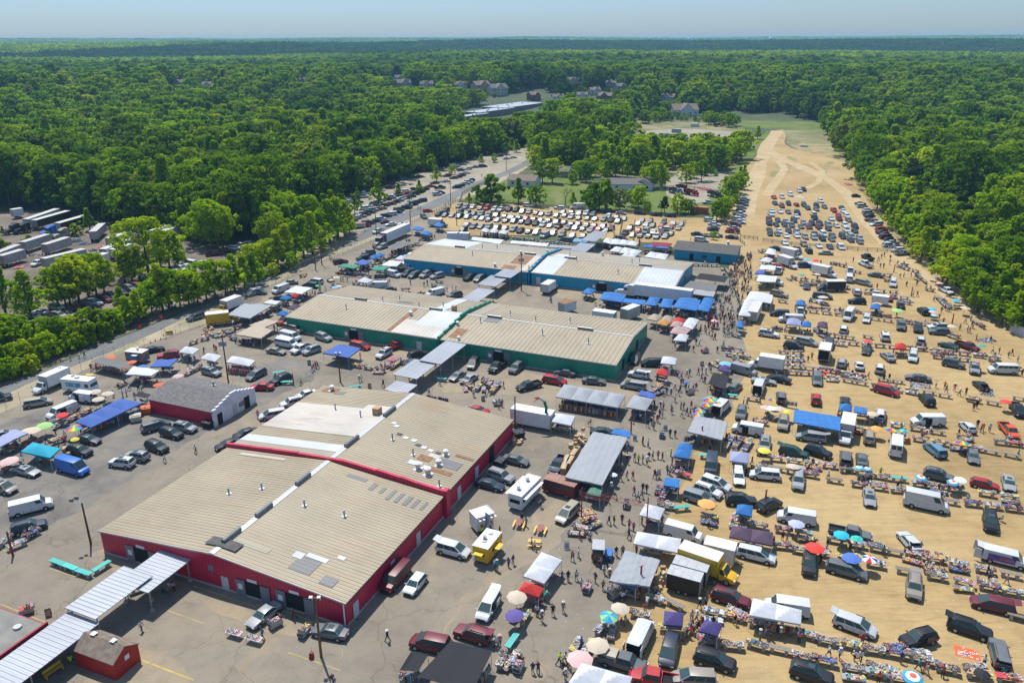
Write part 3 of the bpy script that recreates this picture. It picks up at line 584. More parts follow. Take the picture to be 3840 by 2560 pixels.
for al in 'xy':
 RT['tan'+al]=roofmat('tan_metal_roof_'+al,(.36,.302,.2),(.335,.24,.13),(.76,.74,.7),along=al)
 RT['cream'+al]=roofmat('cream_coated_roof_'+al,(.52,.475,.41),(.5,.45,.37),(.84,.83,.81),along=al)
 RT['white'+al]=roofmat('white_coated_roof_'+al,(.54,.56,.59),(.5,.51,.54),(.86,.86,.86),along=al)
 RT['grey'+al]=roofmat('grey_metal_roof_'+al,(.35,.31,.225),(.34,.285,.19),(.6,.6,.6),along=al)
 RT['walk'+al]=roofmat('walkway_roof_'+al,(.42,.44,.48),(.39,.41,.45),(.85,.86,.88),along=al)
 RT['dark'+al]=roofmat('dark_panel_roof_'+al,(.17,.17,.165),(.14,.14,.14),(.6,.6,.6),along=al)
def wallmat(name,col,dk=.72):
 m,n,l,b=nt(name);tc=n.new('ShaderNodeTexCoord');sp=n.new('ShaderNodeSeparateXYZ');l.new(tc.outputs['Object'],sp.inputs[0])
 ad=n.new('ShaderNodeMath');ad.operation='ADD';l.new(sp.outputs[0],ad.inputs[0]);l.new(sp.outputs[1],ad.inputs[1])
 w=n.new('ShaderNodeMath');w.operation='PINGPONG';w.inputs[1].default_value=.3;l.new(ad.outputs[0],w.inputs[0])
 t=noise(n,l,.7,5);r=ramp(n,l,t.outputs[0],[(.3,tuple(c*.82 for c in col)),(.7,tuple(c*1.12 for c in col))]);rw=ramp(n,l,w.outputs[0],[(0.,(dk,)*3),(.05,(dk,)*3),(.1,(1,1,1))])
 l.new(mix(n,l,r.outputs[0],rw.outputs[0],1.,'MULTIPLY'),b.inputs['Base Color']);b.inputs['Roughness'].default_value=.5;return m
WR=wallmat('red_metal_wall',(.47,.008,.05));WG=wallmat('green_metal_wall',(.004,.235,.15));WB=wallmat('blue_metal_wall',(.002,.27,.45));WW=wallmat('white_metal_wall',(.6,.63,.68),.9)
SHING=M('grey_shingle',(.15,.14,.135),.9,0,.3,1.6);SHINGD=M('dark_shingle',(.1,.095,.09),.9,0,.3,1.5);SHINGB=M('brown_shingle',(.2,.155,.12),.9,0,.3,1.5)
DOORG=M('grey_door',(.18,.2,.22),.5);DOORW=M('pale_door',(.5,.53,.56),.5);RUST=M('rust_stain',(.26,.13,.06),.8,0,.3,1.2);PATW=M('white_sealant',(.58,.58,.6),.6,0,.1,1.);FLASH=M('roof_flashing',(.5,.5,.5),.45,.2,.12,2.)
def hall(name,u0,u1,v0,v1,ridge_along,he,hr,wm,full,panels,z_over=.35):
 """metal hall with a low gable roof in the market's own grid. panels: (a0, a1, b0, b1, tone): patches of roof sheeting, a along u, b along v"""
 e=root(name,(0,0),TH);mb=MB();um,vm=(u0+u1)/2,(v0+v1)/2
 if ridge_along=='v':
  prof=lambda u:he+(hr-he)*(1-abs(u-um)/((u1-u0)/2));zf=lambda u,v:prof(u)
  wl_=[(u0,v0,0),(u1,v0,0),(u1,v0,he),(um,v0,hr),(u0,v0,he)];mb.add(wl_,[(0,1,2,3,4)],wm);mb.add([(x,v1,z)for x,_,z in wl_],[(4,3,2,1,0)],wm)
  mb.quad((u1,v0,0),(u1,v1,0),(u1,v1,he),(u1,v0,he),wm);mb.quad((u0,v1,0),(u0,v0,0),(u0,v0,he),(u0,v1,he),wm)
 else:
  prof=lambda v:he+(hr-he)*(1-abs(v-vm)/((v1-v0)/2));zf=lambda u,v:prof(v)
  wl_=[(u1,v0,0),(u1,v1,0),(u1,v1,he),(u1,vm,hr),(u1,v0,he)];mb.add(wl_,[(0,1,2,3,4)],wm);mb.add([(u0,y,z)for _,y,z in wl_],[(4,3,2,1,0)],wm)
  mb.quad((u0,v0,0),(u1,v0,0),(u1,v0,he),(u0,v0,he),wm);mb.quad((u1,v1,0),(u0,v1,0),(u0,v1,he),(u1,v1,he),wm)
 mb.build('wall',e)
 ft=MB()
 for a,b_ in(((u0,v0),(u1,v0)),((u1,v0),(u1,v1))):
  c=((a[0]+b_[0])/2,(a[1]+b_[1])/2,.15);d=(abs(b_[0]-a[0])+.12,abs(b_[1]-a[1])+.12,.3);ft.box(c,(max(d[0],.12),max(d[1],.12),.3),CONC)
 ft.build('footing',e)
 al='y' if ridge_along=='v' else 'x'
 rb=MB();o=z_over
 rbx=[rb]
 def sh(a0,a1,b0,b1,tone,lift,th=.06):
  if ridge_along=='v':cuts=[a0]+([um]if a0<um<a1 else[])+[a1];segs=[((cuts[i],b0),(cuts[i+1],b1))for i in range(len(cuts)-1)]
  else:cuts=[b0]+([vm]if b0<vm<b1 else[])+[b1];segs=[((a0,cuts[i]),(a1,cuts[i+1]))for i in range(len(cuts)-1)]
  for(x0,y0),(x1,y1)in segs:rb.slab([(x0,y0,zf(x0,y0)+lift),(x1,y0,zf(x1,y0)+lift),(x1,y1,zf(x1,y1)+lift),(x0,y1,zf(x0,y1)+lift)],th,RT[tone+al]if tone+al in RT else MATS[tone])
 ou=(.25,0.02)if ridge_along=='v' else(0.02,.25)
 sh(u0-.2,u1+.2,v0-.15,v1+.15,'tan',.1)
 rb.build('roof',e)
 for i,p in enumerate(panels):rb=MB();sh(*p,.158+.004*(i%6),.03);rb.build('coated_roof_panel',e)
 rd=MB()
 if ridge_along=='v':
  for k in range(int((v1-v0)/.61)+1):
   y=v0+.1+k*.61
   if y<v1:
    for x0,x1 in((u0-.18,um),(um,u1+.18)):rd.slab([(x0,y-.025,zf(x0,y)+.135),(x1,y-.025,zf(x1,y)+.15),(x1,y+.025,zf(x1,y)+.15),(x0,y+.025,zf(x0,y)+.15)],.05,RT['tan'+al])
  cap=[(um-.45,um+.45,v0-.16,v1+.1)]
 else:
  for k in range(int((u1-u0)/1.04)+1):
   x=u0+.1+k*1.04
   if x<u1:
    for y0,y1 in((v0-.13,vm),(vm,v1+.13)):rd.slab([(x-.025,y0,zf(x,y0)+.15),(x+.025,y0,zf(x,y0)+.15),(x+.025,y1,zf(x,y1)+.15),(x-.025,y1,zf(x,y1)+.15)],.05,RT['tan'+al])
  cap=[(u0-.1,u1+.1,vm-.3,vm+.3)]
 rd.build('roof_seam',e)
 rb=MB()
 for a0,a1,b0,b1 in cap:sh(a0,a1,b0,b1,'roof_flashing',.17,.012)
 rb.build('ridge_cap',e)
 tb=MB()
 if ridge_along=='v':
  for x0,x1 in((u0-.22,um),(um,u1+.22)):tb.slab([(x0,v0-.2,zf(x0,0)+.12),(x1,v0-.2,zf(x1,0)+.12),(x1,v0-.15,zf(x1,0)+.12),(x0,v0-.15,zf(x0,0)+.12)],.22,FLASH)
  tb.box((u1+.24,(v0+v1)/2,he-.04),(.08,v1-v0+.3,.16),BLACK)
 else:
  tb.box(((u0+u1)/2,v0-.19,he-.02),(u1-u0+.3,.08,.16),FLASH)
  for y0,y1 in((v0-.18,vm),(vm,v1+.18)):tb.slab([(u1+.2,y0,zf(0,y0)+.12),(u1+.25,y0,zf(0,y0)+.12),(u1+.25,y1,zf(0,y1)+.12),(u1+.2,y1,zf(0,y1)+.12)],.2,FLASH)
 tb.build('eaves_trim',e)
 tag(e,'','hall',None,full=full,cat='building');e['zf']=0;return e,zf
def on_wall(e,name,side,a,w,h,z0,mat,at,proud=.03,th=.06):
 mb=MB()
 if side=='front':mb.box((a,at-proud-th/2,z0+h/2),(w,th,h),mat)
 else:mb.box((at+proud+th/2,a,z0+h/2),(th,w,h),mat)
 return mb.build(name,e)
def gate(e,u,v,w=2.6,h=2.6,sign=True):
 """a dark doorway with two open grey leaves"""
 on_wall(e,'doorway','front',u,w,h,.02,DARKIN,v,.005,.03)
 for s in(-1,1):
  mb=MB();mb.box((u+s*(w/2+.75),v-.12,h/2+.05),(1.45,.07,h),DOORG);mb.box((u+s*(w/2+.75),v-.17,h*.62),(.7,.02,.8),WHITE if s<0 else DOORG);mb.build('door',e)
 if sign:on_wall(e,'sign','front',u,1.5,.4,h+.15,WHITE,v,.04)
def pipe(e,x,y,z,h=.9,r=.13):
 mb=MB();mb.cyl((x,y,z-.05),(x,y,z+h),r,r,STEEL,8);mb.cyl((x,y,z+h),(x,y,z+h+.12),r*1.5,r*.9,BRIGHT,8);mb.box((x,y,z+.05),(.7,.7,.05),PATW);mb.build('vent_pipe',e)
def ventil(e,x,y,z,ln,along):
 mb=MB();d=(ln/2,0)if along=='x' else(0,ln/2);mb.cyl((x-d[0],y-d[1],z+.35),(x+d[0],y+d[1],z+.35),.36,.36,M('ridge_vent',(.2,.21,.21),.4,.5),12)
 mb.box((x,y,z+.08),(ln if along=='x' else .6,.6 if along=='x' else ln,.2),STEEL);mb.build('ridge_ventilator',e,40)
def turbine(e,x,y,z,s=1.):
 mb=MB();s*=.85;mb.cyl((x,y,z),(x,y,z+.9*s),.42*s,.42*s,BRIGHT,12);mb.cyl((x,y,z+.9*s),(x,y,z+1.1*s),.5*s,.5*s,WHITE,12);mb.cyl((x,y,z+1.1*s),(x,y,z+1.35*s),.42*s,.18*s,WHITE,12);mb.box((x,y,z+.05),(1.3*s,1.3*s,.08),PATW);mb.build('roof_fan',e,50)
# --- red halls
e,zf=hall('red_market_hall',-88.8,-48.8,64.9,90.6,'v',3.6,5.3,WR,'near dark red metal hall with plain tan ribbed roof and covered walkway at its front',[(-67.9,-62.6,67.9,68.9,'grey'),(-58.6,-55.4,66.9,69.7,'dark'),(-59.6,-58.2,69.0,70.2,'white'),(-58.,-54.9,69.8,70.6,'white'),(-54.3,-53.2,71.3,72.,'white'),(-53.6,-51.6,66.3,67.8,'dark'),(-64.,-60.6,88.2,89.1,'dark'),(-59.3,-58.5,86.8,88.6,'dark'),(-57.5,-56.9,86.8,88.4,'dark'),(-55.8,-55.2,85.9,88.5,'dark'),(-54.4,-53.8,85.9,88.4,'dark'),(-53,-52.3,85.8,88.3,'dark'),(-51.6,-51.,85.8,88.1,'dark'),(-50.2,-49.7,86,88,'dark'),(-85,-76,88.9,89.6,'cream')])
REDH=e
gate(e,-81.5,64.9);gate(e,-62.8,64.9,2.4,2.4);gate(e,-56.3,64.9,2.8,2.6)
on_wall(e,'side_door','front',-67.3,1.15,2.1,.05,DOORW,64.9);on_wall(e,'window','front',-69.4,.9,.9,2.5,DOORG,64.9)
for v in(66.9,75.9,82.9):on_wall(e,'side_door','right',v,1.15,2.2,.1,DOORW,-48.8)
for x,y in((-77.5,78),(-73.5,80.5),(-64.8,79),(-58.5,79.5)):pipe(e,x,y,zf(x,y)+.1)
for y in(68.6,75.2,84.2):ventil(e,-68.8,y,5.35,3.2,'y')
mb=MB();mb.slab([(-71.2,66.2,zf(-71.2,0)+.35),(-68.8,66.2,5.62),(-68.8,67.9,5.62),(-71.2,67.9,zf(-71.2,0)+.35)],.05,SHINGD);mb.slab([(-68.8,66.2,5.62),(-66.2,66.2,zf(-66.2,0)+.35),(-66.2,67.9,zf(-66.2,0)+.35),(-68.8,67.9,5.62)],.05,SHINGD);mb.build('roof_patch_cover',e)
mb=MB();mb.cyl((-48.95,64.7,.1),(-48.95,64.7,3.5),.09,.09,WHITE,6);mb.build('downpipe',e)
# stepped parapet between the red halls
e2,zf2=hall('red_market_hall',-88.8,-48.8,91.6,118.0,'v',3.6,5.3,WR,'second red metal hall, its roof part cream-coated with rusty fans at the right corner',[(-88.9,-68.9,99.2,109.8,'cream'),(-74.5,-68.9,99.4,111.5,'cream'),(-88.9,-68.9,93.6,95.9,'white'),(-88.9,-69.3,91.7,93.5,'grey'),(-53.6,-50,97.8,100.2,'dark'),(-57.2,-55,98.,99.6,'rust_stain'),(-54.2,-50.2,95.9,96.9,'rust_stain'),(-57.9,-55.6,96.1,97.3,'white'),(-55.2,-54,95.8,96.9,'white'),(-56,-54,99.4,100.6,'cream'),(-52.2,-49,101.7,102.3,'rust_stain'),(-87.5,-84.2,115.2,117,'rust_stain'),(-84.2,-82.2,114.6,116,'dark')])
for k,(u,v)in enumerate([(-63.4,103.4),(-61.9,102.9),(-60.3,102.8),(-59,101.8),(-57.8,101.6),(-56.4,101.3),(-55,101.2),(-66.1,106.3),(-65.2,105.6)]):
 mb=MB();z=zf2(u,v)+.19;mb.slab([(u-.5,v-.35,z),(u+.45,v-.4,z-.03),(u+.5,v+.35,z-.03),(u-.4,v+.4,z)],.02,PATW if k%3 else SHINGD);mb.build('sealant_patch',e2)
for x,y,s in((-53.6,101.2,1),(-53.2,97.9,1.05),(-55.5,95.4,1.15),(-53.4,94.7,1.25),(-85.5,116,1.1)):turbine(e2,x,y,zf2(x,y)+.08,s)
for x,y in((-79.5,108.3),(-73,106.5),(-63.5,101.3),(-58.2,98.7),(-50.4,92.7)):pipe(e2,x,y,zf2(x,y)+.1,1.1)
for y in(97.2,109.2):ventil(e2,-68.7,y,5.35,3.6,'y')
mb=MB();mb.box((-70.6,108.2,5.9),(1.2,1.3,1.3),CARD);mb.build('cooling_unit',e2)
for v in(96,102.5):on_wall(e2,'side_door','right',v,1.2,2.3,.1,DOORW,-48.8)
on_wall(e2,'doorway','right',108.6,1.8,2.8,.1,DARKIN,-48.8,.005)
pr=MB();st=[(-89.3,4.25),(-84.3,4.6),(-80,5.0),(-74.8,5.4),(-66,5.75),(-60.3,5.45),(-56,5.1),(-53,4.7),(-48.3,4.4)]
for i in range(8):
 (a,za),(b_,_)=st[i],st[i+1];z1=max(st[i][1],st[i+1][1])+.15 if i<4 else st[i][1]+.15;z2=z1-.45
 q=[(a,90.78,0),(b_,90.78,0),(b_,90.78,z1 if i<4 else z2),(a,90.78,z2 if i<4 else z1)];o=[(x,91.3,z)for x,_,z in q]
 pr.add(q+o,[(0,1,2,3),(7,6,5,4),(3,2,6,7),(1,5,6,2),(0,3,7,4)],WR)
pr.box((-48.5,91.2,2.3),(.7,1.1,4.6),WR);pr.build('stepped_parapet',e2)
# --- green halls, blue halls: ridge runs left to right
eg1,zg=hall('green_market_hall',-122,-80.5,149.6,178,'u',3.6,5.0,WG,'left green metal hall with tan roof, white-coated at its right end',[(-92.5,-80.6,149.5,157,'cream'),(-89,-80.6,155,164.5,'white'),(-89,-86,163.8,177.9,'white'),(-81.9,-80.6,149.5,153,'white'),(-100.5,-96.5,166.5,168.3,'dark'),(-93.6,-92.6,150,163.6,'rust_stain')])
gate(eg1,-102.6,149.6);on_wall(eg1,'side_door','front',-85,1.3,2.3,.05,DOORW,149.6)
for x,y in((-110,158),(-104,165.5),(-100.8,168.5),(-88.2,168.2),(-93,164.5)):pipe(eg1,x,y,zg(x,y)+.1,1.2)
for x,y in((-109.5,164),(-88,163.9)):ventil(eg1,x,y,5.05,3.4,'x')
turbine(eg1,-92.4,159.3,zg(0,159.3),1.1);mb=MB();mb.box((-83.8,165.5,5.6),(1,1,1.4),CARD);mb.build('cooling_unit',eg1)
eg2,zg=hall('green_market_hall',-79.4,-38.7,149.6,178,'u',3.6,5.0,WG,'right green metal hall with tan rust-streaked roof beside the crowded aisle',[(-74,-70.5,161.3,163.7,'dark'),(-78.2,-75.5,151,156,'rust_stain'),(-79,-76,163.9,177.9,'grey')])
gate(eg2,-65.2,149.6)
for x,y in((-74.5,160.5),(-62.5,165.5),(-58.2,158.5),(-55,168.5),(-70,168),(-47,157.3)):pipe(eg2,x,y,zg(x,y)+.1,1.3)
for x,y in((-72.3,163.9),(-49.8,163.9)):ventil(eg2,x,y,5.05,3.6,'x')
turbine(eg2,-79,157.5,zg(0,157.5),1.0);turbine(eg2,-75.3,150.5,zg(0,150.5),.9)
for v in(156,168):on_wall(eg2,'doorway','right',v,1.8,2.6,.1,DARKIN,-38.7,.005)
def parapet(e,u,v0,v1,z0,z1,wm,nst=4):
 mb=MB();vm=(v0+v1)/2
 for s in range(nst*2):
  a=v0+(v1-v0)*s/(nst*2);b_=v0+(v1-v0)*(s+1)/(nst*2);k=min(s,nst*2-1-s);z=z0+(z1-z0)*(k+.6)/nst;mb.box((u,(a+b_)/2,z/2),(.4,b_-a-.002,z),wm)
 return mb.build('stepped_parapet',e)
parapet(eg2,-79.9,149.3,178.3,4.1,6.0,WG,5)
eb1,zb=hall('blue_market_hall',-122.5,-81.5,208.6,236.4,'u',3.6,5.0,WB,'left blue metal hall with tan roof, white-coated at its far left corner',[(-122.4,-108,222.6,236.3,'white'),(-107.9,-82,222.7,236.2,'grey'),(-90,-86,209,212,'rust_stain'),(-89,-82.5,214,221,'rust_stain'),(-84,-82,209,222,'cream')])
gate(eb1,-103.6,208.6)
for x,y in((-103,217),(-103.2,225),(-99,227)):pipe(eb1,x,y,zb(x,y)+.1,1.3)
ventil(eb1,-110,222.6,5.05,3.4,'x');ventil(eb1,-86,222.6,5.05,3.6,'x');turbine(eb1,-92.3,209.9,zb(0,210),1.1);turbine(eb1,-89,222.3,5.,1.);turbine(eb1,-82.6,228.5,4.6,.9)
eb2,zb=hall('blue_market_hall',-80.2,-38.6,208.6,236.4,'u',3.6,5.0,WB,'right blue metal hall with white roof panels at both ends',[(-80.1,-73.5,208.5,222.3,'white'),(-50,-38.7,208.5,221.7,'white'),(-80,-39,222.9,236.3,'grey'),(-79,-75,222.9,229,'white')])
gate(eb2,-59,208.6,3);on_wall(eb2,'side_door','front',-78,1.3,2.4,.05,DOORW,208.6)
for x,y in((-70.5,221),(-74,225),(-56,214.5),(-54.5,224.5),(-53,227.5)):pipe(eb2,x,y,zb(x,y)+.1,1.3)
for x in(-73,-50):ventil(eb2,x,222.5,5.05,3.6,'x')
turbine(eb2,-66,233,4.3,.9);parapet(eb2,-80.9,208.3,236.7,4.1,6.,WB,5)
for v in(213,224):on_wall(eb2,'window','right',v,1.2,1.8,.9,DARKIN,-38.6,.005)
# --- gabled smaller buildings
def gable(name,u0,u1,v0,v1,axis,he,hr,wm,rm,full,over=.4,gm=None,xy=None,rz=TH,cat='building'):
 e=root(name,xy or(0,0),rz);um,vm=(u0+u1)/2,(v0+v1)/2;mb=MB();g=gm or wm
 if axis=='u':
  mb.quad((u0,v0,0),(u1,v0,0),(u1,v0,he),(u0,v0,he),wm);mb.quad((u1,v1,0),(u0,v1,0),(u0,v1,he),(u1,v1,he),wm)
  for x,fl in((u1,0),(u0,1)):f=[(x,v0,0),(x,v1,0),(x,v1,he),(x,vm,hr),(x,v0,he)];mb.add(f,[(0,1,2,3,4)if not fl else(4,3,2,1,0)],g if not fl else wm)
 else:
  mb.quad((u1,v0,0),(u1,v1,0),(u1,v1,he),(u1,v0,he),wm);mb.quad((u0,v1,0),(u0,v0,0),(u0,v0,he),(u0,v1,he),wm)
  for y,fl in((v0,0),(v1,1)):f=[(u0,y,0),(u1,y,0),(u1,y,he),(um,y,hr),(u0,y,he)];mb.add(f,[(0,1,2,3,4)if not fl else(4,3,2,1,0)],g)
 mb.build('wall',e);rb=MB();o=over;sl=(hr-he)/(((v1-v0)if axis=='u' else(u1-u0))/2)
 if axis=='u':
  rb.slab([(u0-o,v0-o,he-sl*o+.1),(u1+o,v0-o,he-sl*o+.1),(u1+o,vm,hr+.1),(u0-o,vm,hr+.1)],.12,rm);rb.slab([(u0-o,vm,hr+.1),(u1+o,vm,hr+.1),(u1+o,v1+o,he-sl*o+.1),(u0-o,v1+o,he-sl*o+.1)],.12,rm)
 else:
  rb.slab([(u0-o,v0-o,he-sl*o+.1),(um,v0-o,hr+.1),(um,v1+o,hr+.1),(u0-o,v1+o,he-sl*o+.1)],.12,rm);rb.slab([(um,v0-o,hr+.1),(u1+o,v0-o,he-sl*o+.1),(u1+o,v1+o,he-sl*o+.1),(um,v1+o,hr+.1)],.12,rm)
 rb.build('roof',e)
 if full:tag(e,'','building',None,full=full,cat=cat)
 return e
e=gable('shingled_building',-117.4,-102,101.6,112.6,'u',3.0,4.4,WR,SHING,'low red building with grey shingle roof and white stepped gable end',.35,WW)
parapet(e,-101.75,101.3,112.9,3.2,4.9,WW,6)
for v,w,h,m in((102.8,1.2,2.2,DARKIN),(110.3,1.4,2.4,DARKIN),(107,1.1,2.1,DOORW)):on_wall(e,'door','right',v,w,h,.05,m,-101.55)
on_wall(e,'window','right',108.7,1.3,.9,1.1,DOORG,-101.55);on_wall(e,'red_post','right',109.6,.2,2.4,.05,REDP,-101.55)
pipe(e,-108.5,109.4,4.0,.8,.2);pipe(e,-115.5,103,3.1,.4);pipe(e,-112.4,103,3.1,.4)
e=gable('red_shed',-73.9,-67.9,47.7,51.2,'u',2.3,3.35,M('shed_red',(.42,.018,.012),.6,0,.15),SHINGB,'small bright red shed with brown shingle roof beside the walkway',.12)
on_wall(e,'window','right',49.5,.6,.6,1.6,WHITE,-67.9)
for x in(-72.6,-69.6):mb=MB();mb.box((x,49.6,3.35),(.5,.5,.45),BLACK);mb.box((x,49.6,3.6),(.62,.62,.08),WHITE,0,(.3,.3));mb.build('roof_vent',e)
e=gable('blue_clubhouse',-47.6,-28.2,252.9,265,'u',3.2,4.5,M('teal_blue_wall',(.002,.27,.45),.5),SHINGD,'long blue building with dark shingle roof and stalls along its front',.5)
for u in(-33.5,-42):on_wall(e,'door','front',u,1.3,2.1,.05,DARKIN,252.9)
on_wall(e,'window','front',-38,1.6,1,1.1,GLASS,252.9);turbine(e,-32,262,4.0,1.1);pipe(e,-44.5,264,3.8,1)
# flat-roofed red building at the lower left corner
e=root('flat_roofed_building',(0,0),TH);mb=MB();mb.box((-86.6,43.5,1.55),(14,11,3.1),M('shed_red2',(.3,.01,.03),.6));mb.build('wall',e);mb=MB();mb.box((-86.6,43.5,3.14),(13.6,10.6,.08),M('felt_roof',(.22,.21,.19),.9,0,.2,.5));mb.build('roof',e)
mb=MB();mb.box((-79.5,43.5,3.2),(.25,11.2,.5),M('shed_red2',(.3,.01,.03)));mb.build('parapet',e);mb=MB();mb.cyl((-82,47.2,3.2),(-82,47.2,3.45),.5,.45,STEEL,12);mb.build('roof_vent',e)
tag(e,'','building',None,full='flat grey-roofed building with red parapet cut off at the lower left corner',cat='building')
# --- covered walkways
def walkway(quad,z,tone,full,step=6.):
 """quad: four (u, v) corners"""
 us=[q[0]for q in quad];vs_=[q[1]for q in quad];u0,u1,v0,v1=min(us),max(us),min(vs_),max(vs_);e=root('covered_walkway',(0,0),TH);al='y'
 mb=MB();mb.slab([(u0,v0,z),(u1,v0,z-.12),(u1,v1,z-.12),(u0,v1,z)],.09,RT[tone+al]);mb.build('roof',e)
 rb=MB();k=int((v1-v0)/.6)
 for i in range(k+1):y=v0+.04+i*(v1-v0-.08)/k;rb.slab([(u0,y-.03,z+.05),(u1,y-.03,z-.07),(u1,y+.03,z-.07),(u0,y+.03,z+.05)],.05,RT[tone+al])
 rb.build('roof_seam',e);bm=MB()
 for x in(u0+.4,u1-.4):bm.box((x,(v0+v1)/2,z-.25),(.12,v1-v0-.2,.2),STEEL)
 bm.build('beam',e);n_=max(2,int((v1-v0)/step)+1)
 for i in range(n_):
  for x in(u0+.4,u1-.4):
   y=v0+.5+i*(v1-v0-1)/(n_-1);p=MB();p.cyl((x,y,0),(x,y,z-.25),.08,.08,STEEL,6);p.cyl((x,y,0),(x,y,.35),.3,.28,CONC,8);p.build('post',e)
 tag(e,'','walkway',None,full=full,cat='walkway roof')
walkway([(-77.9,57.6),(-72.7,65.1)],3.4,'walk','covered walkway section joining the front wall of the near red hall')
walkway([(-79.2,51.3),(-74.3,60.05)],3.8,'walk','highest covered walkway section, middle one of the three before the near red hall')
walkway([(-79,34),(-74,51.5)],3.2,'walk','long covered walkway section beside the small bright red shed, cut by the picture edge')
def wq(c,r,s,z):q=[P(c,r,*map(float,p.split(',')),z)for p in s.split()];return[((x*CT+y*ST),(-x*ST+y*CT))for x,y in q]
def wbox(c,r,s,z):
 q=wq(c,r,s,z);us=sorted(a for a,_ in q);vs_=sorted(b for _,b in q);return[((us[0]+us[1])/2,(vs_[0]+vs_[1])/2),((us[2]+us[3])/2,(vs_[2]+vs_[3])/2)]
for c,r,s,z,f in[(1,2,'1745,0 1955,10 1670,210 1500,150',3.6,'upper long covered walkway section leading to the right green hall'),(1,2,'1435,152 1675,188 1470,332 1270,296',3.3,'lower covered walkway section between the red and green halls'),(1,2,'1290,350 1480,385 1390,460 1160,440',3.0,'small walkway roof touching the back of the second red hall'),(1,1,'2150,957 2315,975 2200,1060 2040,1040',3.4,'covered walkway section touching the left blue hall'),(1,1,'2035,1070 2190,1095 2040,1200 1885,1180',3.2,'covered walkway section behind the left green hall'),(2,1,'620,665 760,680 685,750 530,740',3.6,'covered walkway section joined to the back of the right blue hall'),(2,1,'760,560 910,570 740,655 630,640',3.9,'furthest covered walkway roof beside the sand lot behind the blue halls'),(1,1,'2280,900 2450,915 2320,985 2190,957',3.8,'upper walkway roof between the two blue halls')]:walkway(wbox(c,r,s,z),z,'walk',f)
# --- houses in the forest
HW={'white':M('white_siding',(.62,.64,.66),.7),'cream':M('cream_siding',(.5,.47,.4),.7),'tan':M('tan_siding',(.38,.32,.26),.7),'brick':M('red_brick',(.2,.07,.05),.85,0,.25,1.),'grey':M('grey_siding',(.33,.31,.3),.7)}
for(c,r,x,y,w,wallc,full),(hx,hy)in zip(HOUSES,HP):
 rz=random.uniform(-.7,.7);h=w*.43;d=w*.62;low='low' in full;h=w*.22 if low else h
 e=gable('house',-w/2,w/2,0,d,'u',h,h+d*.33,HW[wallc],SHINGB if wallc in('tan','white','brick')else SHING,full,.5,None,(hx,hy),rz,'house');e.location.z=float(terrain(hx,hy))+.2
 mb=MB();k=w*.26;mb.add([(-k,-2.2,0),(k,-2.2,0),(k,-2.2,h),(0,-2.2,h+k*.9),(-k,-2.2,h)],[(0,1,2,3,4)],HW[wallc]);mb.quad((k,-2.2,0),(k,0,0),(k,0,h),(k,-2.2,h),HW[wallc]);mb.quad((-k,0,0),(-k,-2.2,0),(-k,-2.2,h),(-k,0,h),HW[wallc]);mb.build('front_gable',e)
 mb=MB()
 for sx in(-1,1):mb.slab([(0,-2.6,h+k*.9+.15),(sx*(k+.4),-2.6,h-.2),(sx*(k+.4),d/2,h-.2+.02),(0,d/2,h+k*.9+.15)][::sx],.12,SHINGB if wallc!='grey' else SHING)
 mb.build('gable_roof',e)
 for i,wx in enumerate((-.38,-.13,.13,.38)):
  for fl in((.3,)if low else(.18,.62)):
   yy=-.06 if abs(wx)>.25 else-2.26;mb=MB();mb.box((wx*w,yy,h*fl+.9),(w*.08,.1,h*.22),GLASS);mb.box((wx*w,yy+.02,h*fl+.9),(w*.1,.08,h*.26),WHITE);mb.build('window',e)
# low white-roofed school building
q=[D(1052,280),D(1078,268),D(1250,240),D(1262,252)];e=root('flat_roofed_school',(0,0))
a,b_=D(1054,282),D(1262,252);dx,dy=b_[0]-a[0],b_[1]-a[1];ln=math.hypot(dx,dy);ux,uy=dx/ln,dy/ln
def al(s,t):return(a[0]+ux*s-uy*t,a[1]+uy*s+ux*t)
for i,(s0,s1,t0,t1,h)in enumerate(((0,ln*.3,0,9,4.5),(ln*.24,ln*.62,4,20,5.5),(ln*.55,ln,7,34,6.))):
 mb=MB();pts4=[al(s0,t0),al(s1,t0),al(s1,t1),al(s0,t1)];mb.slab([(*p,h)for p in pts4],h,M('school_wall',(.2,.16,.14)));mb.build('wing',e);mb=MB();mb.slab([(*p,h+.25)for p in pts4],.2,M('white_membrane',(.38,.42,.47),.5));mb.build('roof',e)
 for k in range(6):p=al(s0+(s1-s0)*(k+.5)/6,(t0+t1)/2+random.uniform(-6,6));mb=MB();mb.box((*p,h+.8),(1.4,1.4,.8),STEEL);mb.build('roof_unit',e)
tag(e,'','school',None,full='long flat white-roofed building among the trees beyond the gravel lot',cat='building')
for c,r,x,y,w,d,wc,rm,full in[(2,1,80,150,14,9,'white',SHINGB,'small white house with brown roof at the left end of the lawn'),(2,1,380,60,16,8,'grey',SHING,'grey-green house under the trees behind the lawn'),(2,1,1050,195,15,9,'white',SHING,'white house with pale grey roof at the edge of the lawn, beside the dump trucks'),(2,1,1200,195,8,8,'white',SHINGD,'white garage with dark roof joined to the right of the lawn house')]:
 e=gable('house',-w/2,w/2,0,d,'u' if 'joined' not in full else 'v',3.2,5.2,HW[wc],rm,full,.5,None,P(c,r,x,y),TH+(.25 if 'beside the dump' in full else 0),'house')
 for wx in(-.3,.25):mb=MB();mb.box((wx*w,-.06,1.7),(1.2,.08,1.1),GLASS);mb.build('window',e)
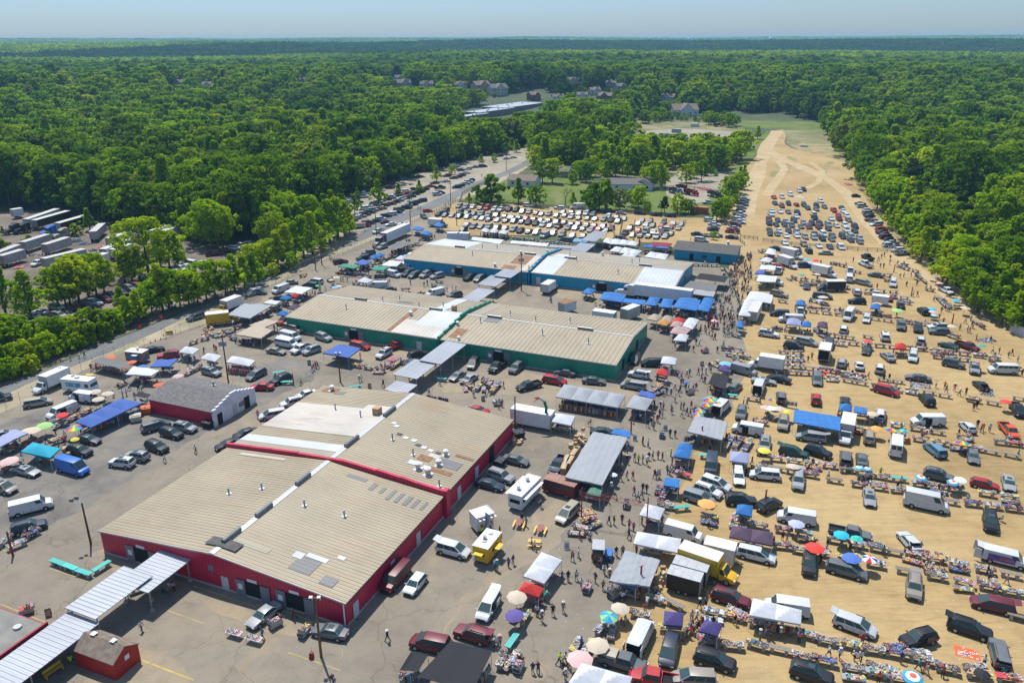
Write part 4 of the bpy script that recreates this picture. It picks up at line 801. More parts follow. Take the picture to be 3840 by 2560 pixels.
# far towers on the horizon
for x,y,h,full in((2865,100,22,'pale water tower on the horizon right of centre'),(2568,100,20,'small grey block on the skyline above the dark ridge')):
 d=3300.;px,py=ray(x,400);k=d/math.hypot(px,py);px,py=px*k,py*k;z=float(terrain(px,py));mb=MB();mb.cyl((px,py,z),(px,py,z+h),5,5,M('tower_white',(.7,.73,.76)),10);mb.cyl((px,py,z+h),(px,py,z+h+5),8,5,MATS['tower_white'],10);o=mb.build('water_tower');tag(o,'','tower',None,full=full,cat='tower')
# ================================================================= vehicles
CC=dict(w=(.62,.63,.64),s=(.3,.31,.32),g=(.13,.135,.14),k=(.012,.012,.015),b=(.02,.06,.2),n=(.02,.03,.06),r=(.42,.012,.015),m=(.14,.008,.015),t=(.36,.31,.23),c=(.3,.26,.21),e=(.02,.06,.045),y=(.75,.42,.01),o=(.65,.09,.02),u=(.01,.16,.6),l=(.12,.25,.36),p=(.2,.12,.35))
CN=dict(w='white',s='silver',g='dark grey',k='black',b='blue',n='navy',r='red',m='maroon',t='beige',c='champagne',e='dark green',y='yellow',o='orange',u='bright blue',l='light blue',p='purple')
ring8=lambda x,w,zb,zt,ch=.1:[(x,-w*.9,zb),(x,-w,zb+.12),(x,-w,zt-ch*1.6),(x,-w*.93,zt-.02),(x,-w*.5,zt+.01),(x,w*.5,zt+.01),(x,w*.93,zt-.02),(x,w,zt-ch*1.6),(x,w,zb+.12),(x,w*.9,zb)]
CAR={'sedan':(4.8,1.84,1.45,.93,[(-2.4,.78),(-2.3,.98),(-1.5,1.0),(.9,.96),(2.0,.82),(2.35,.66)],(-1.75,-.95,.35,1.15),(-1.4,1.45),[(-1.2,.95)]),'hatchback':(4.15,1.78,1.5,.95,[(-2.05,.8),(-1.98,1.0),(-1.2,1.0),(.9,.97),(1.75,.86),(2.05,.66)],(-1.95,-1.55,.3,1.1),(-1.25,1.3),[(-1.6,.9)]),'suv':(4.75,1.9,1.74,1.08,[(-2.36,.85),(-2.3,1.1),(-1.4,1.12),(1.0,1.09),(2.1,.98),(2.36,.72)],(-2.25,-1.95,.4,1.15),(-1.4,1.45),[(-2.0,.95)]),'minivan':(5.1,1.98,1.76,1.05,[(-2.54,.85),(-2.48,1.08),(-1.4,1.1),(1.3,1.05),(2.25,.86),(2.52,.64)],(-2.4,-2.2,.55,1.75),(-1.5,1.55),[(-2.2,1.4)]),'van':(5.75,2.02,2.1,1.22,[(-2.86,1.0),(-2.8,1.26),(-1.5,1.28),(1.7,1.26),(2.6,1.1),(2.86,.74)],(-2.76,-2.68,1.35,2.0),(-1.75,1.8),[(1.0,1.8)]),'highvan':(6.2,2.05,2.62,1.3,[(-3.1,1.1),(-3.04,1.34),(-1.5,1.36),(2.1,1.34),(2.8,1.12),(3.08,.74)],(-3.0,-2.94,1.6,2.4),(-1.9,2.0),[(1.2,2.2)])}
def greenhouse(W,H,belt,gh):
 xd,xc,xb,xa=gh;w0,w1=W/2*.94,W/2*(.72 if H<1.9 else .84)
 base=[(xd,-w0,belt),(xa,-w0,belt),(xa,w0,belt),(xd,w0,belt)];top=[(xc,-w1,H-.05),(xb,-w1,H-.07),(xb,w1,H-.07),(xc,w1,H-.05)]
 return base,top
def panel(mb,a,b_,c,d,s0,s1,t0,t1,off,mat):
 """sub-rectangle of quad a,b (bottom) d,c (top), pushed outwards"""
 A,B,Cc,Dd=map(Vector,(a,b_,c,d));nrm=(B-A).cross(Dd-A).normalized()*off
 f=lambda s,t:(A.lerp(B,s)).lerp(Dd.lerp(Cc,s),t)+nrm
 mb.quad(f(s0,t0),f(s1,t0),f(s1,t1),f(s0,t1),mat)
def wheel_mesh(r=.34,w=.24):
 mb=MB();mb.cyl((0,-w/2,0),(0,w/2,0),r,r,TYRE,14);
 for s in(-1,1):mb.cyl((0,s*w/2,0),(0,s*(w/2+.012),0),r*.62,r*.58,RIM,10)
 return mb.mesh('wheel')
WH=wheel_mesh();WHB=wheel_mesh(.46,.28)
def lampm(nm,mat,d):mb=MB();mb.box((0,0,0),d,mat);return mb.mesh(nm)
def car_parts(kind,opt=''):
 L,W,H,belt,line,gh,ax,sidew=CAR[kind];w=W/2;pl=[];mb=MB();rings=[]
 for x,z in line:
  t=abs(x)/(L/2);rings.append(ring8(x,w*(1-.16*max(0,t-.82)/.18),.3 if t<.95 else .38,z))
 mb.loft(rings,PAINT);base,top=greenhouse(W,H,belt-.04,gh)
 xd,xc,xb,xa=gh;w1=abs(top[0][1]);mb.add(base+top,[(0,1,5,4),(1,2,6,5),(2,3,7,6),(3,0,4,7)],PAINT)
 mb.add(top+[(xc+.15,-w1*.75,H),(xb-.15,-w1*.75,H),(xb-.15,w1*.75,H),(xc+.15,w1*.75,H)],[(0,1,5,4),(1,2,6,5),(2,3,7,6),(3,0,4,7),(4,5,6,7)],PAINT)
 for sx in ax:
  for s in(-1,1):mb.cyl((sx,s*(w-.3),.36),(sx,s*(w+.008),.36),.42,.42,BLACK,14)
 pl.append(('body',mb.mesh('body',32),(0,0,0),True))
 q=MB();panel(q,base[1],base[2],top[2],top[1],.05,.95,.1,.94,.012,GLASS);pl.append(('windshield',q.mesh('windshield'),(0,0,0),False))
 q=MB();
 if 'cargo' in opt:panel(q,base[3],base[0],top[0],top[3],.08,.46,.35,.9,.012,GLASS);panel(q,base[3],base[0],top[0],top[3],.54,.92,.35,.9,.012,GLASS)
 else:panel(q,base[3],base[0],top[0],top[3],.07,.93,.12,.9,.012,GLASS)
 pl.append(('rear_window',q.mesh('rear_window'),(0,0,0),False))
 for s in(0,1):
  q=MB();a,b_,c,d=(base[0],base[1],top[1],top[0])if s==0 else(base[2],base[3],top[3],top[2]);n_={'sedan':2,'hatchback':2,'suv':3,'minivan':3,'van':4,'highvan':4}[kind]
  lo,hi=(.03,.97)
  if 'cargo' in opt:lo=.76
  segs=[(lo+(hi-lo)*k/n_+.012,lo+(hi-lo)*(k+1)/n_-.012)for k in range(n_)]if 'cargo' not in opt else[(.78,.95)]
  for s0,s1 in segs:
   if s==1:s0,s1=1-s1,1-s0
   panel(q,a,b_,c,d,s0,s1,.12 if H<2 else .3,.88,.012,GLASS)
  pl.append(('side_window',q.mesh('side_window'),(0,0,0),False))
 for sx in ax:
  for s in(-1,1):pl.append(('wheel',WH,(sx,s*(w-.11),.34),False))
 hl,tl=HLM,TLM;zf_=line[-1][1]-.08;zr=line[0][1]+.02
 for s in(-1,1):pl.append(('headlight',hl,(L/2-.1,s*w*.68,zf_),False));pl.append(('tail_light',tl,(-L/2+.04,s*w*.8,zr),False));pl.append(('mirror',MIRM,(xa-.25,s*(w+.08),belt+.06),True))
 q=MB();q.box((L/2-.01,0,.52),(.08,w*1.0,.2),BLACK);q.box((0,0,.3),(L*.9,W*.9,.12),BLACK);q.box((-L/2+.02,0,.5),(.1,W*.8,.16),BLACK);q.box((-L/2-.035,0,.72),(.02,.34,.16),WHITE);[q.box((x_,s_*(w+.002),.72),(.025,.012,.5),BLACK)for x_ in(ax[0]+.75,.05,ax[1]-.72)for s_ in(-1,1)];[q.box(((ax[0]+ax[1])/2,s_*(w+.002),.36),(ax[1]-ax[0]-.9,.02,.1),BLACK)for s_ in(-1,1)];pl.append(('bumper_trim',q.mesh('bumper_trim'),(0,0,0),False))
 if 'rack' in opt:
  for s in(-1,1):q=MB();q.box(((xc+xb)/2,s*w1*.85,H+.04),(xb-xc-.5,.05,.06),BLACK);pl.append(('roof_rail',q.mesh('roof_rail'),(0,0,0),False))
 if 'sun' in opt:q=MB();q.box((xb-.55,0,H+.006),(.75,w1*1.1,.012),GLASS);pl.append(('sunroof',q.mesh('sunroof'),(0,0,0),False))
 if 'open' in opt:
  q=MB();q.slab([(xc,-w1*.95,H),(xc,w1*.95,H),(xc-.8,w1*.88,H+.2),(xc-.8,-w1*.88,H+.2)],.06,PAINT);pl.append(('raised_tailgate',q.mesh('raised_tailgate'),(0,0,0),True));q=MB();panel(q,base[3],base[0],top[0],top[3],.05,.95,-.4,.98,.02,DARKIN);pl.append(('load_opening',q.mesh('load_opening'),(0,0,0),False))
 if 'vanopen' in opt:
  for s in(-1,1):q=MB();q.box((-L/2-.45,s*(w+.02),1.25),(.85,.06,1.5),PAINT);pl.append(('rear_door',q.mesh('rear_door'),(0,0,0),True))
  q=MB();q.box((-L/2+.0,0,1.2),(.12,W*.82,1.4),DARKIN);pl.append(('load_opening',q.mesh('load_opening'),(0,0,0),False))
 if 'sidedoor' in opt:q=MB();q.box((.3,w+.0,1.1),(1.1,.05,1.3 if H>1.9 else .95),DARKIN);q.box((-.8,w+.08,1.05),(1.1,.05,1.2 if H>1.9 else .8),PAINT);pl.append(('side_door',q.mesh('side_door'),(0,0,0),True))
 return pl
HLM,TLM,MIRM=lampm('headlight',LAMP,(.16,.34,.14)),lampm('tail_light',TAIL,(.12,.24,.18)),lampm('mirror',PAINT,(.12,.18,.13))
def pickup_parts(opt=''):
 L,W=5.7,1.98;w=W/2;mb=MB();f=lambda x,z,k=1.:ring8(x,w*k,.42,z)
 mb.loft([f(-.55,1.1),f(1.6,1.12),f(2.6,1.02,.97),f(2.84,.76,.9)],PAINT)
 mb.loft([ring8(-2.85,w,.5,.74),ring8(-.55,w,.45,.74)],PAINT)
 for s in(-1,1):mb.box((-1.7,s*(w-.06),.92),(2.3,.12,.4),PAINT)
 mb.box((-2.81,0,.92),(.09,W,.4),PAINT);mb.box((-.62,0,.92),(.1,W-.1,.4),PAINT)
 gh=(-.55,-.4,.95,1.55);base,top=greenhouse(W,1.85,1.06,gh);w1=abs(top[0][1]);mb.add(base+top,[(0,1,5,4),(1,2,6,5),(2,3,7,6),(3,0,4,7),(4,5,6,7)],PAINT)
 for sx in(-1.75,1.75):
  for s in(-1,1):mb.cyl((sx,s*(w-.3),.42),(sx,s*(w+.008),.42),.46,.46,BLACK,14)
 pl=[('body',mb.mesh('body',32),(0,0,0),True)];q=MB();panel(q,base[1],base[2],top[2],top[1],.05,.95,.1,.92,.012,GLASS);pl.append(('windshield',q.mesh('windshield'),(0,0,0),False))
 q=MB();panel(q,base[3],base[0],top[0],top[3],.08,.92,.2,.88,.012,GLASS);pl.append(('rear_window',q.mesh('rear_window'),(0,0,0),False))
 for s in(0,1):
  q=MB();a,b_,c,d=(base[0],base[1],top[1],top[0])if s==0 else(base[2],base[3],top[3],top[2])
  for s0,s1 in((.06,.47),(.52,.94)):panel(q,a,b_,c,d,s0,s1,.12,.88,.012,GLASS)
  pl.append(('side_window',q.mesh('side_window'),(0,0,0),False))
 q=MB();q.box((-1.7,0,.752),(2.1,W-.3,.02),DARKIN if 'load' not in opt else BLACK);pl.append(('truck_bed',q.mesh('truck_bed'),(0,0,0),False))
 for sx in(-1.75,1.75):
  for s in(-1,1):pl.append(('wheel',WH,(sx,s*(w-.11),.38),False))
 for s in(-1,1):pl.append(('headlight',HLM,(2.76,s*w*.68,.78),False));pl.append(('tail_light',TLM,(-2.84,s*w*.88,.86),False));pl.append(('mirror',MIRM,(1.3,s*(w+.1),1.2),True))
 q=MB();q.box((2.84,0,.66),(.08,1.2,.3),BLACK);q.box((0,0,.42),(5.2,1.7,.14),BLACK);pl.append(('bumper_trim',q.mesh('bumper_trim'),(0,0,0),False))
 if 'cap' in opt:q=MB();q.box((-1.7,0,1.42),(2.25,1.8,.62),PLAINT,0,(.95,.85));q.box((-1.7,0,1.4),(1.8,1.86,.3),GLASS);pl.append(('camper_cap',q.mesh('camper_cap'),(0,0,0),False))
 return pl
PLAINT=M('tan_cap',(.42,.36,.28),.7)
def truck_parts(opt=''):
 """box truck, nose towards +x; the cab takes the colour"""
 L=7.6;bx=YELBOX if 'ybox' in opt else(BLACKBOX if 'kbox' in opt else BOXW);pl=[];mb=MB();w=1.02
 mb.loft([ring8(1.7,w,.5,1.35),ring8(2.5,w,.5,1.32),ring8(3.5,w*.96,.5,1.12),ring8(3.8,w*.86,.5,.85)],PAINT)
 base,top=greenhouse(2.04,2.2,1.3,(1.6,1.65,2.2,2.75));mb.add(base+top,[(0,1,5,4),(1,2,6,5),(2,3,7,6),(3,0,4,7),(4,5,6,7)],PAINT)
 pl.append(('cab',mb.mesh('cab',32),(0,0,0),True));q=MB();panel(q,base[1],base[2],top[2],top[1],.05,.95,.08,.92,.012,GLASS);pl.append(('windshield',q.mesh('windshield'),(0,0,0),False))
 for a,b_,c,d in((base[0],base[1],top[1],top[0]),(base[2],base[3],top[3],top[2])):q=MB();panel(q,a,b_,c,d,.2,.8,.12,.85,.012,GLASS);pl.append(('side_window',q.mesh('side_window'),(0,0,0),False))
 q=MB();q.box((-1.1,0,2.05),(5.3,2.4,2.3),bx);pl.append(('cargo_box',q.mesh('cargo_box'),(0,0,0),False))
 q=MB();q.box((-1.1,0,3.23),(5.34,2.44,.07),M('box_roof',(.6,.58,.54),.6,0,.12,.6));
 for x in(-3.76,1.56):q.box((x,0,2.05),(.04,2.46,2.36),STEEL if 'ybox' not in opt else YEL)
 pl.append(('box_roof',q.mesh('box_roof'),(0,0,0),False));q=MB();q.box((-3.79,0,2.0),(.03,2.1,2.0),DARKIN if 'open' in opt else BOXG);pl.append(('rear_door',q.mesh('rear_door'),(0,0,0),False))
 for x in(-2.2,2.75):
  for s in(-1,1):pl.append(('wheel',WHB,(x,s*.88,.46),False))
 for s in(-1,1):pl.append(('headlight',HLM,(3.72,s*.7,.9),False));pl.append(('mirror',MIRM,(2.6,s*1.2,1.5),True))
 q=MB();q.box((0,0,.6),(7.2,.9,.3),BLACK);pl.append(('chassis',q.mesh('chassis'),(0,0,0),False));return pl
YELBOX=M('yellow_box_panel',(.62,.38,.02),.5);BLACKBOX=M('black_box_panel',(.015,.015,.018),.45)
def single(pl,name):
 """the parts joined in one mesh, for copies too small in the photo to show them"""
 mb=MB()
 for nm,me,lc,_ in pl:
  if nm in('mirror','bumper_trim','roof_rail'):continue
  vs=[(v.co.x+lc[0],v.co.y+lc[1],v.co.z+lc[2])for v in me.vertices];o=len(mb.v);mb.v+=vs
  for p in me.polygons:mb.f.append([o+i for i in p.vertices]);mb.m.append(mb.mi(me.materials[p.material_index]))
 return mb.mesh(name,32)
KIND={'sd':('sedan','sedan','',4.8),'hb':('hatchback','hatchback','',4.15),'su':('suv','suv','rack',4.75),'mv':('minivan','minivan','',5.1),'cv':('van','van','cargo',5.75),'pv':('van','van','',5.75),'hv':('high_roof_van','highvan','cargo',6.2),'pk':('pickup_truck','pickup','',5.7),'bt':('box_truck','truck','',7.6)}
WORD={'sd':'sedan','hb':'hatchback','su':'SUV','mv':'minivan','cv':'cargo van','pv':'passenger van','hv':'high-roof van','pk':'pickup','bt':'box truck'}
OPTW={'open':'with raised tailgate','vanopen':'with open rear doors','sidedoor':'with open side door','sun':'with sunroof','cap':'with camper cap','ybox':'with yellow box','kbox':'with black box'}
PC={}
def getparts(k,opt):
 key=(k,opt)
 if key not in PC:
  nm,base,o0,_=KIND[k];pl=pickup_parts(opt)if base=='pickup' else truck_parts(opt)if base=='truck' else car_parts(base,o0+' '+opt);PC[key]=(pl,single(pl,nm))
 return PC[key]
def vehicle(k,c,x,y,az,opt='',place=None,full=None,colour=None):
 if not opt and k in('sd','su','mv')and random.random()<.35:opt='sun'
 pl,one=getparts(k,opt);nm=KIND[k][0];kk=random.uniform(.85,1.1);col=colour or tuple(v*kk for v in CC[c])
 if math.hypot(x,y)<250:o=parts(nm,pl,(x,y),az,col)
 else:o=put(one,nm,None,(x,y,0),az,col)
 o.scale=(random.uniform(.95,1.05),random.uniform(.96,1.03),random.uniform(.95,1.05))
 opt=opt if opt!='sun' else '';look=CN[c]+' '+WORD[k]+(' '+OPTW[opt.split()[0]]if opt and opt.split()[0]in OPTW else '')
 tag(o,look,{'bt':'truck','pk':'pickup truck','cv':'van','hv':'van','pv':'van'}.get(k,'car'),place,'vehicles around the market',full,{'bt':'truck','pk':'pickup truck','cv':'van','hv':'van','pv':'van'}.get(k,'car'));return o
def V2(c,r,s):
 """kind colour rear_x rear_y front_x front_y [options]"""
 for ln in s.strip().split('\n'):
  for it in ln.split(';'):
   q=it.split()
   if not q:continue
   k,cl=q[0],q[1];z=.6;a=P(c,r,float(q[2]),float(q[3]),z);b_=P(c,r,float(q[4]),float(q[5]),z)
   vehicle(k,cl,(a[0]+b_[0])/2,(a[1]+b_[1])/2,math.atan2(b_[1]-a[1],b_[0]-a[0]),' '.join(q[6:]))
KR=['sd','sd','su','su','mv','sd','hb']
def VR(c,r,az,place,s,flip=0.,jit=2.5):
 """rows of parked cars: x,y,colour[kind]; all head the same way"""
 for it in s.split():
  x,y,cl=it.split(',');k={'S':'su','P':'pk','M':'mv','H':'hv','V':'cv','D':'sd'}.get(cl[1:],None)or random.choice(KR);p=P(c,r,float(x),float(y),.6)
  vehicle(k,cl[0],p[0],p[1],R(az+(180 if random.random()<flip else 0)+random.uniform(-jit,jit)),place=place)
V2(0,2,'''mv t 228 545 465 505; bt w 625 300 312 435; cv w 880 505 640 470 sidedoor; cv w 700 560 440 665 sidedoor; sd k 1330 62 1482 32; su r 1640 95 1455 112; su s 1845 235 2040 285 sun; mv g 1315 785 1548 718
su s 1585 745 1822 790 sun; su k 1470 790 1685 850; su k 1330 905 1555 985; su s 1362 1045 1145 1012 sun; su w 1230 1100 1010 1072 sun; sd n 715 850 915 885; su k 632 945 842 1000; hv u 515 1090 828 1180; sd s 128 1120 370 1180 sun
mv c -110 1265 168 1340; cv w 108 1530 462 1445; pk k -120 500 48 470; sd s -60 830 95 800; sd k 2345 800 2168 850; sd k 2170 900 2020 945''')
V2(0,3,'su n 105 140 420 60')
V2(1,2,'''sd c 98 55 276 85; pv w 175 -10 392 30; pk w 497 20 335 85; su s 585 45 432 95; mv r 860 10 1056 50; su w 1240 70 1105 145 sun; pk r 1215 55 1340 18; su k 1420 135 1560 100; sd n 1365 210 1500 160; su k 306 305 145 365; mv g 100 235 -105 340
sd r 140 400 -30 395; sd w 525 455 392 490; su w 415 530 235 570; mv w 250 640 55 670; mv k 2030 155 1960 255; sd g 1912 275 1785 350; sd s 2015 310 1900 375; pk k 2282 185 2145 285; sd r 1985 625 2092 640
su s 2150 1205 2352 1275; sd n 2015 1275 2285 1345 sun; sd g 2262 1060 2515 1120''')
V2(2,2,'''su g 92 205 -20 295; sd g 592 310 385 272; mv r 280 345 505 385; sd g 645 360 860 380; pk k 232 390 80 430; mv k 1145 125 1105 220; mv k 1385 215 1180 210; su w 1268 335 1055 295 open; mv s 1215 435 1010 400 open
pk n 480 1065 368 1225; sd k 760 835 925 845; sd k 730 1325 490 1285; cv s 2010 260 2255 325; sd s 2200 370 2425 400; cv w 2250 490 2285 400 vanopen; su g 2000 490 2095 400; pv w 1870 680 1975 570 vanopen; su g 2120 615 2090 750; cv w 2300 860 2030 810 sidedoor
su s 2330 920 2312 1025; cv n 1840 1065 1820 1250; sd w 2070 1170 2092 1350 open; mv w 2470 1262 2175 1230; mv w 1740 1280 2010 1375; su w 1662 1340 1940 1440; mv s 1570 1410 1862 1505; su k 1970 1470 2240 1490; su k 2285 1560 2440 1490; mv t 590 1510 430 1660; bt w 2520 285 2150 225''')
V2(3,2,'''su k 130 55 342 85; mv s 265 10 446 50; mv n 572 10 552 100; sd k 925 60 888 158; sd s 1142 205 1060 135; su w 1405 60 1402 -5 open; bt w 500 225 535 90 open; su s 665 270 690 185; sd w 845 292 835 208 open; su w 1020 325 1032 240 open; su w 1340 110 1322 250 open
mv r 975 455 1208 520; mv g 445 305 458 445; sd k 202 390 -5 340; sd e 1725 100 1590 50; pk m 1738 48 1928 120; su g 1605 225 1805 265; pk s 1895 230 1900 345; pv w 2288 312 2025 300; sd g 1490 385 1270 350; sd k 2010 490 1905 400 open; mv k 1505 625 1415 515; pk k 2240 590 2345 755; pk o 2150 790 2285 940
hb w 1885 875 1785 775; cv w 1605 775 1330 770 sidedoor; su g 125 585 118 490 open; su r 442 620 440 500; su k 705 640 710 540 open; su w 1020 765 1040 650 open; su c 152 710 130 850; mv s 528 925 262 885 open; su e 115 1015 362 1075 open; su k 338 1005 584 1080; su t 930 970 928 850; hv w 1170 1080 1180 945; mv l 1615 1100 1455 965
sd g 1870 1020 1898 1165; mv g 715 1175 715 1030 open; sd g 865 1175 858 1055; bt w 735 800 700 965; su s 285 1215 270 1405 open; sd s 918 1370 945 1555 sun; su g 1435 1240 1700 1300 sun; hb r 1865 1320 2118 1380; sd s 2195 1260 2230 1420; hv w 1265 1490 1640 1570''')
V2(2,3,'''cv w 1395 165 1755 265; mv w 2065 365 2420 455; bt y 1560 470 2040 640 ybox; su m 1850 760 2172 860; cv w 1120 1290 1245 1025 vanopen; pk g 790 1320 1242 1450 cap; mv n 1480 1140 1408 1440; su k 1692 1320 2038 1430; mv c 1870 1560 1478 1530; pk r 1450 1570 1190 1515''')
V2(1,3,'''mv w 1662 300 1968 385 open; pv m 1385 480 1175 715; hb w 1535 565 1388 740; mv w 2210 740 2055 1000 open sidedoor; mv m 1750 1230 1450 1165; su m 2165 1170 1822 1060 open; sd g 852 1110 515 1045 sun; sd s 190 835 -50 1015''')
V2(3,3,'''cv w 428 110 95 50; pk g 560 180 950 265; su k 385 390 375 625; mv g 560 515 885 605; sd w 1355 365 1245 235 open; su k 2030 30 2060 235; cv w 1940 410 2420 530 vanopen; su c 1345 600 1340 855 open; mv m 2262 935 1870 840 open; cv w 385 940 -40 870; mv w 640 1010 962 1130 open sidedoor; su k 1555 1150 1205 1235 sidedoor; su k 1660 1040 2052 1170 open
su g 2150 1430 2105 1240 open; su k 215 1450 592 1570''')
V2(3,1,'''bt w 125 785 318 830; bt w 80 855 282 925; bt w 355 940 682 1010; sd n 356 1050 354 1118; bt k 672 1110 475 1110 kbox; su w 820 1175 818 1115; pk w 992 1200 990 1150; sd r 1112 1220 1105 1180; su k 900 1235 735 1225; mv c 798 1040 962 1080; sd g 1062 1000 918 975; cv w 748 1055 742 990; pk w 758 975 752 930; pk k 968 855 862 800; pk w 938 910 852 870; su w 1150 1050 1148 1095 open
pk w 1590 1112 1692 1165; mv n 195 1340 22 1328; cv w 290 1400 130 1390; hv w 775 1318 708 1418; sd w 912 1340 898 1442 open; pk g 1225 1410 1222 1505; su n 1380 1438 1378 1530; su w 1655 1472 1462 1468; su g 1668 1525 1480 1508; su w 688 1520 702 1455 open; mv w 1080 1580 1068 1530; su g 1220 1285 1215 1245; mv k 1460 1350 1400 1300; pk w 300 1350 292 1300; su t 30 1145 178 1175; su b 310 895 372 895; sd t 612 785 445 775; sd k 20 732 138 745; mv g 400 1170 600 1190
cv w -20 1040 110 1060 sidedoor; pk w 90 960 105 930; sd r 60 880 140 925; su w -40 1515 55 1530''')
V2(1,1,'''su m 725 830 828 815; cv w 1310 865 1472 905; cv w 1175 925 1338 965; sd k 1380 900 1272 905; su n 1440 915 1335 965; mv e 1505 935 1408 970; su s 1605 930 1502 975; su s 1718 950 1612 975; su k 1552 900 1672 920; su k 2012 965 1912 1000; mv g 2118 965 1988 1020; sd n 1268 1080 1170 1085; cv w 1180 1050 1060 1050; cv w 1690 1110 1605 1130; su g 1880 1130 1770 1150; mv w 612 1015 480 995; mv e 560 1045 440 1030; sd c 362 1005 258 1010
mv g -30 1095 62 1095; cv w 318 1045 132 1110; sd k 250 1150 150 1155; su r 292 1350 222 1380; pv t 242 1412 452 1470; cv w 205 1485 430 1540; cv w 178 1540 400 1600; su s 536 1495 706 1545; su s 1205 675 1115 705; su g 1085 740 985 750; su k 1045 780 925 800; su g 1512 400 1572 435; hb r 1545 365 1612 360; sd w 1280 478 1198 488; sd w 1385 478 1330 480; pk w 1165 535 1082 560''')
V2(0,1,'''su w 445 1205 592 1235; sd w 445 1270 305 1250; sd w 360 1305 225 1285; su s 335 1330 490 1355; su c 465 1285 620 1310; su g 245 1370 362 1390; sd k 580 1265 685 1290; pk m 805 1260 620 1225; sd k 740 1205 858 1225; su w 808 1170 935 1195; su m 920 1140 1010 1160; su g 975 1115 1070 1135; su n 1055 1075 1190 1115; su g 1125 1035 1255 1070; mv m 1215 1020 1325 1045; su k 1320 995 1420 1015; pk w 1555 895 1665 930; mv w 1630 865 1700 880
mv w 1690 850 1745 870; pv w 1700 820 1838 845; sd w 1832 815 1918 825; pk m 1920 745 2020 735; sd m 2040 715 2120 705; su w 2115 690 2210 690; su w 2195 665 2285 665; su w 2262 655 2340 650; sd w 1535 1180 1590 1215; sd w 1035 1350 1165 1390; sd w 870 1390 1005 1425; sd n 780 1420 905 1440; sd k 1070 1300 1160 1310; sd g 1800 1090 1895 1075; pk w 415 790 290 835; sd w 540 1000 640 985; sd o 1430 515 1520 525; sd k 1035 520 1120 525; su n 1875 1300 1718 1345; mv s 2400 1080 2270 1118''')
# the parking lots
E2=67.5;dn=E2-180
VR(2,1,dn,'in the front row behind the blue hall','15,540,s 78,555,k 155,560,g 228,568,w 380,578,w 462,590,s 557,600,w 655,605,g')
VR(2,1,dn,'in the second row behind the blue hall','0,430,s 62,435,g 20,465,g 90,470,n 130,440,r 150,480,k 200,450,r 217,490,k 262,462,w 335,460,g 285,500,w 412,475,e 350,508,w 478,480,g 430,515,mP 545,495,n 515,530,s 610,495,r 585,530,w 685,505,g 650,540,g 755,512,r 725,552,s 795,542,r 838,525,s 912,540,m 865,555,g')
VR(2,1,dn,'in the third row behind the blue hall','38,362,k 97,378,s 158,382,t 222,392,m 270,402,s 340,402,s 410,415,s 470,385,s 485,415,g 548,385,n 545,430,w 620,398,s 613,440,k 682,400,w 745,410,g 695,445,k 765,450,w 845,455,s 883,430,w 962,435,g 908,465,k 1030,452,s 975,475,e')
VR(2,1,-22.5,'along the hedge behind the middle sand lot','150,322,wS 435,347,w 745,368,n 868,380,nS 1003,397,sD 1175,400,kS 1325,415,kS 1455,425,kS',.5);V2(2,1,'hv w 668 345 538 345; cv s 340 580 262 620')
VR(2,1,dn,'in the small fenced lot behind the blue clubhouse','1195,465,s 1162,495,w 1232,505,w 1272,475,k 1295,515,e 1395,485,g 1370,515,r 1480,500,w 1460,530,r 1555,505,s 1530,540,c 1085,540,mM 1160,560,r 1230,570,sV 1112,600,w 1180,605,e 1300,575,w 1255,610,k 1378,580,m 1330,615,wP 1410,615,g 1460,590,g 1040,580,kP')
VR(2,1,-22.5,'between the middle lot and the sand track','1400,550,wS 1705,597,kD 1820,472,wS 1860,505,w 1850,535,s 1845,555,k 2050,515,m 2030,545,s 2025,575,rP 2080,490,wP 2090,465,w 2090,440,s 2090,415,wP 2100,385,k 2110,355,s 2125,330,g 2125,300,b 2140,278,s 1830,610,wP 1880,610,n 2020,628,k 1740,650,wM 1810,312,wP 1000,635,gM 490,640,gM',.3)
VR(1,1,dn,'in the top row of the sand lot by the road','1868,322,s 1928,332,s 1995,330,w 2065,340,m 2125,342,rP 2190,355,w 2255,355,wP 2325,358,k')
VR(1,1,dn,'in the middle rows of the sand lot by the road','1680,395,k 1740,400,n 1745,360,n 1805,405,s 1875,380,k 1870,415,e 1940,390,k 1945,420,s 2000,392,g 2070,395,s 2025,430,b 2080,435,w 2135,410,s 2140,445,k 2210,410,k 2285,418,n 2220,452,w 2295,460,m 2335,425,s')
VR(1,1,dn,'in the lowest row of the sand lot by the road','1940,490,s 2000,510,s 2070,510,s 2140,512,s 2215,525,g 2290,525,s 1905,538,kM')
G1='55,265,r 130,262,w 208,243,wS 290,210,wS 328,198,n 65,320,n 188,325,n 127,345,m 262,333,r 330,338,n 365,365,n 445,345,n 445,378,g 485,303,w 520,357,g 605,390,rP 678,368,n 692,398,w 40,390,w 30,420,wP 112,395,w 187,400,g 270,412,n 260,442,w 418,425,w 428,455,kP'
G2='582,465,w 650,445,r 655,470,m 725,445,w 742,480,g 10,470,m 90,475,n 75,515,n 165,485,s 152,515,n 238,480,n 222,525,g 10,505,n 327,500,s 305,535,g 405,508,n 378,540,m 475,510,n 467,545,m 555,520,s 555,558,n 630,530,w 708,530,w 720,572,w 798,540,n 798,580,n 15,565,n 20,600,k 105,575,w 85,600,g'
G3='190,575,n 167,618,w 268,585,s 265,620,w 342,632,t 432,605,n 422,638,s 508,608,w 500,650,n 592,620,g 585,655,g 685,630,n 765,632,s 762,665,n 845,650,s 845,680,g'
G4='155,682,w 330,697,t 467,712,w 570,722,n 670,728,w 270,750,nP 375,760,nS'
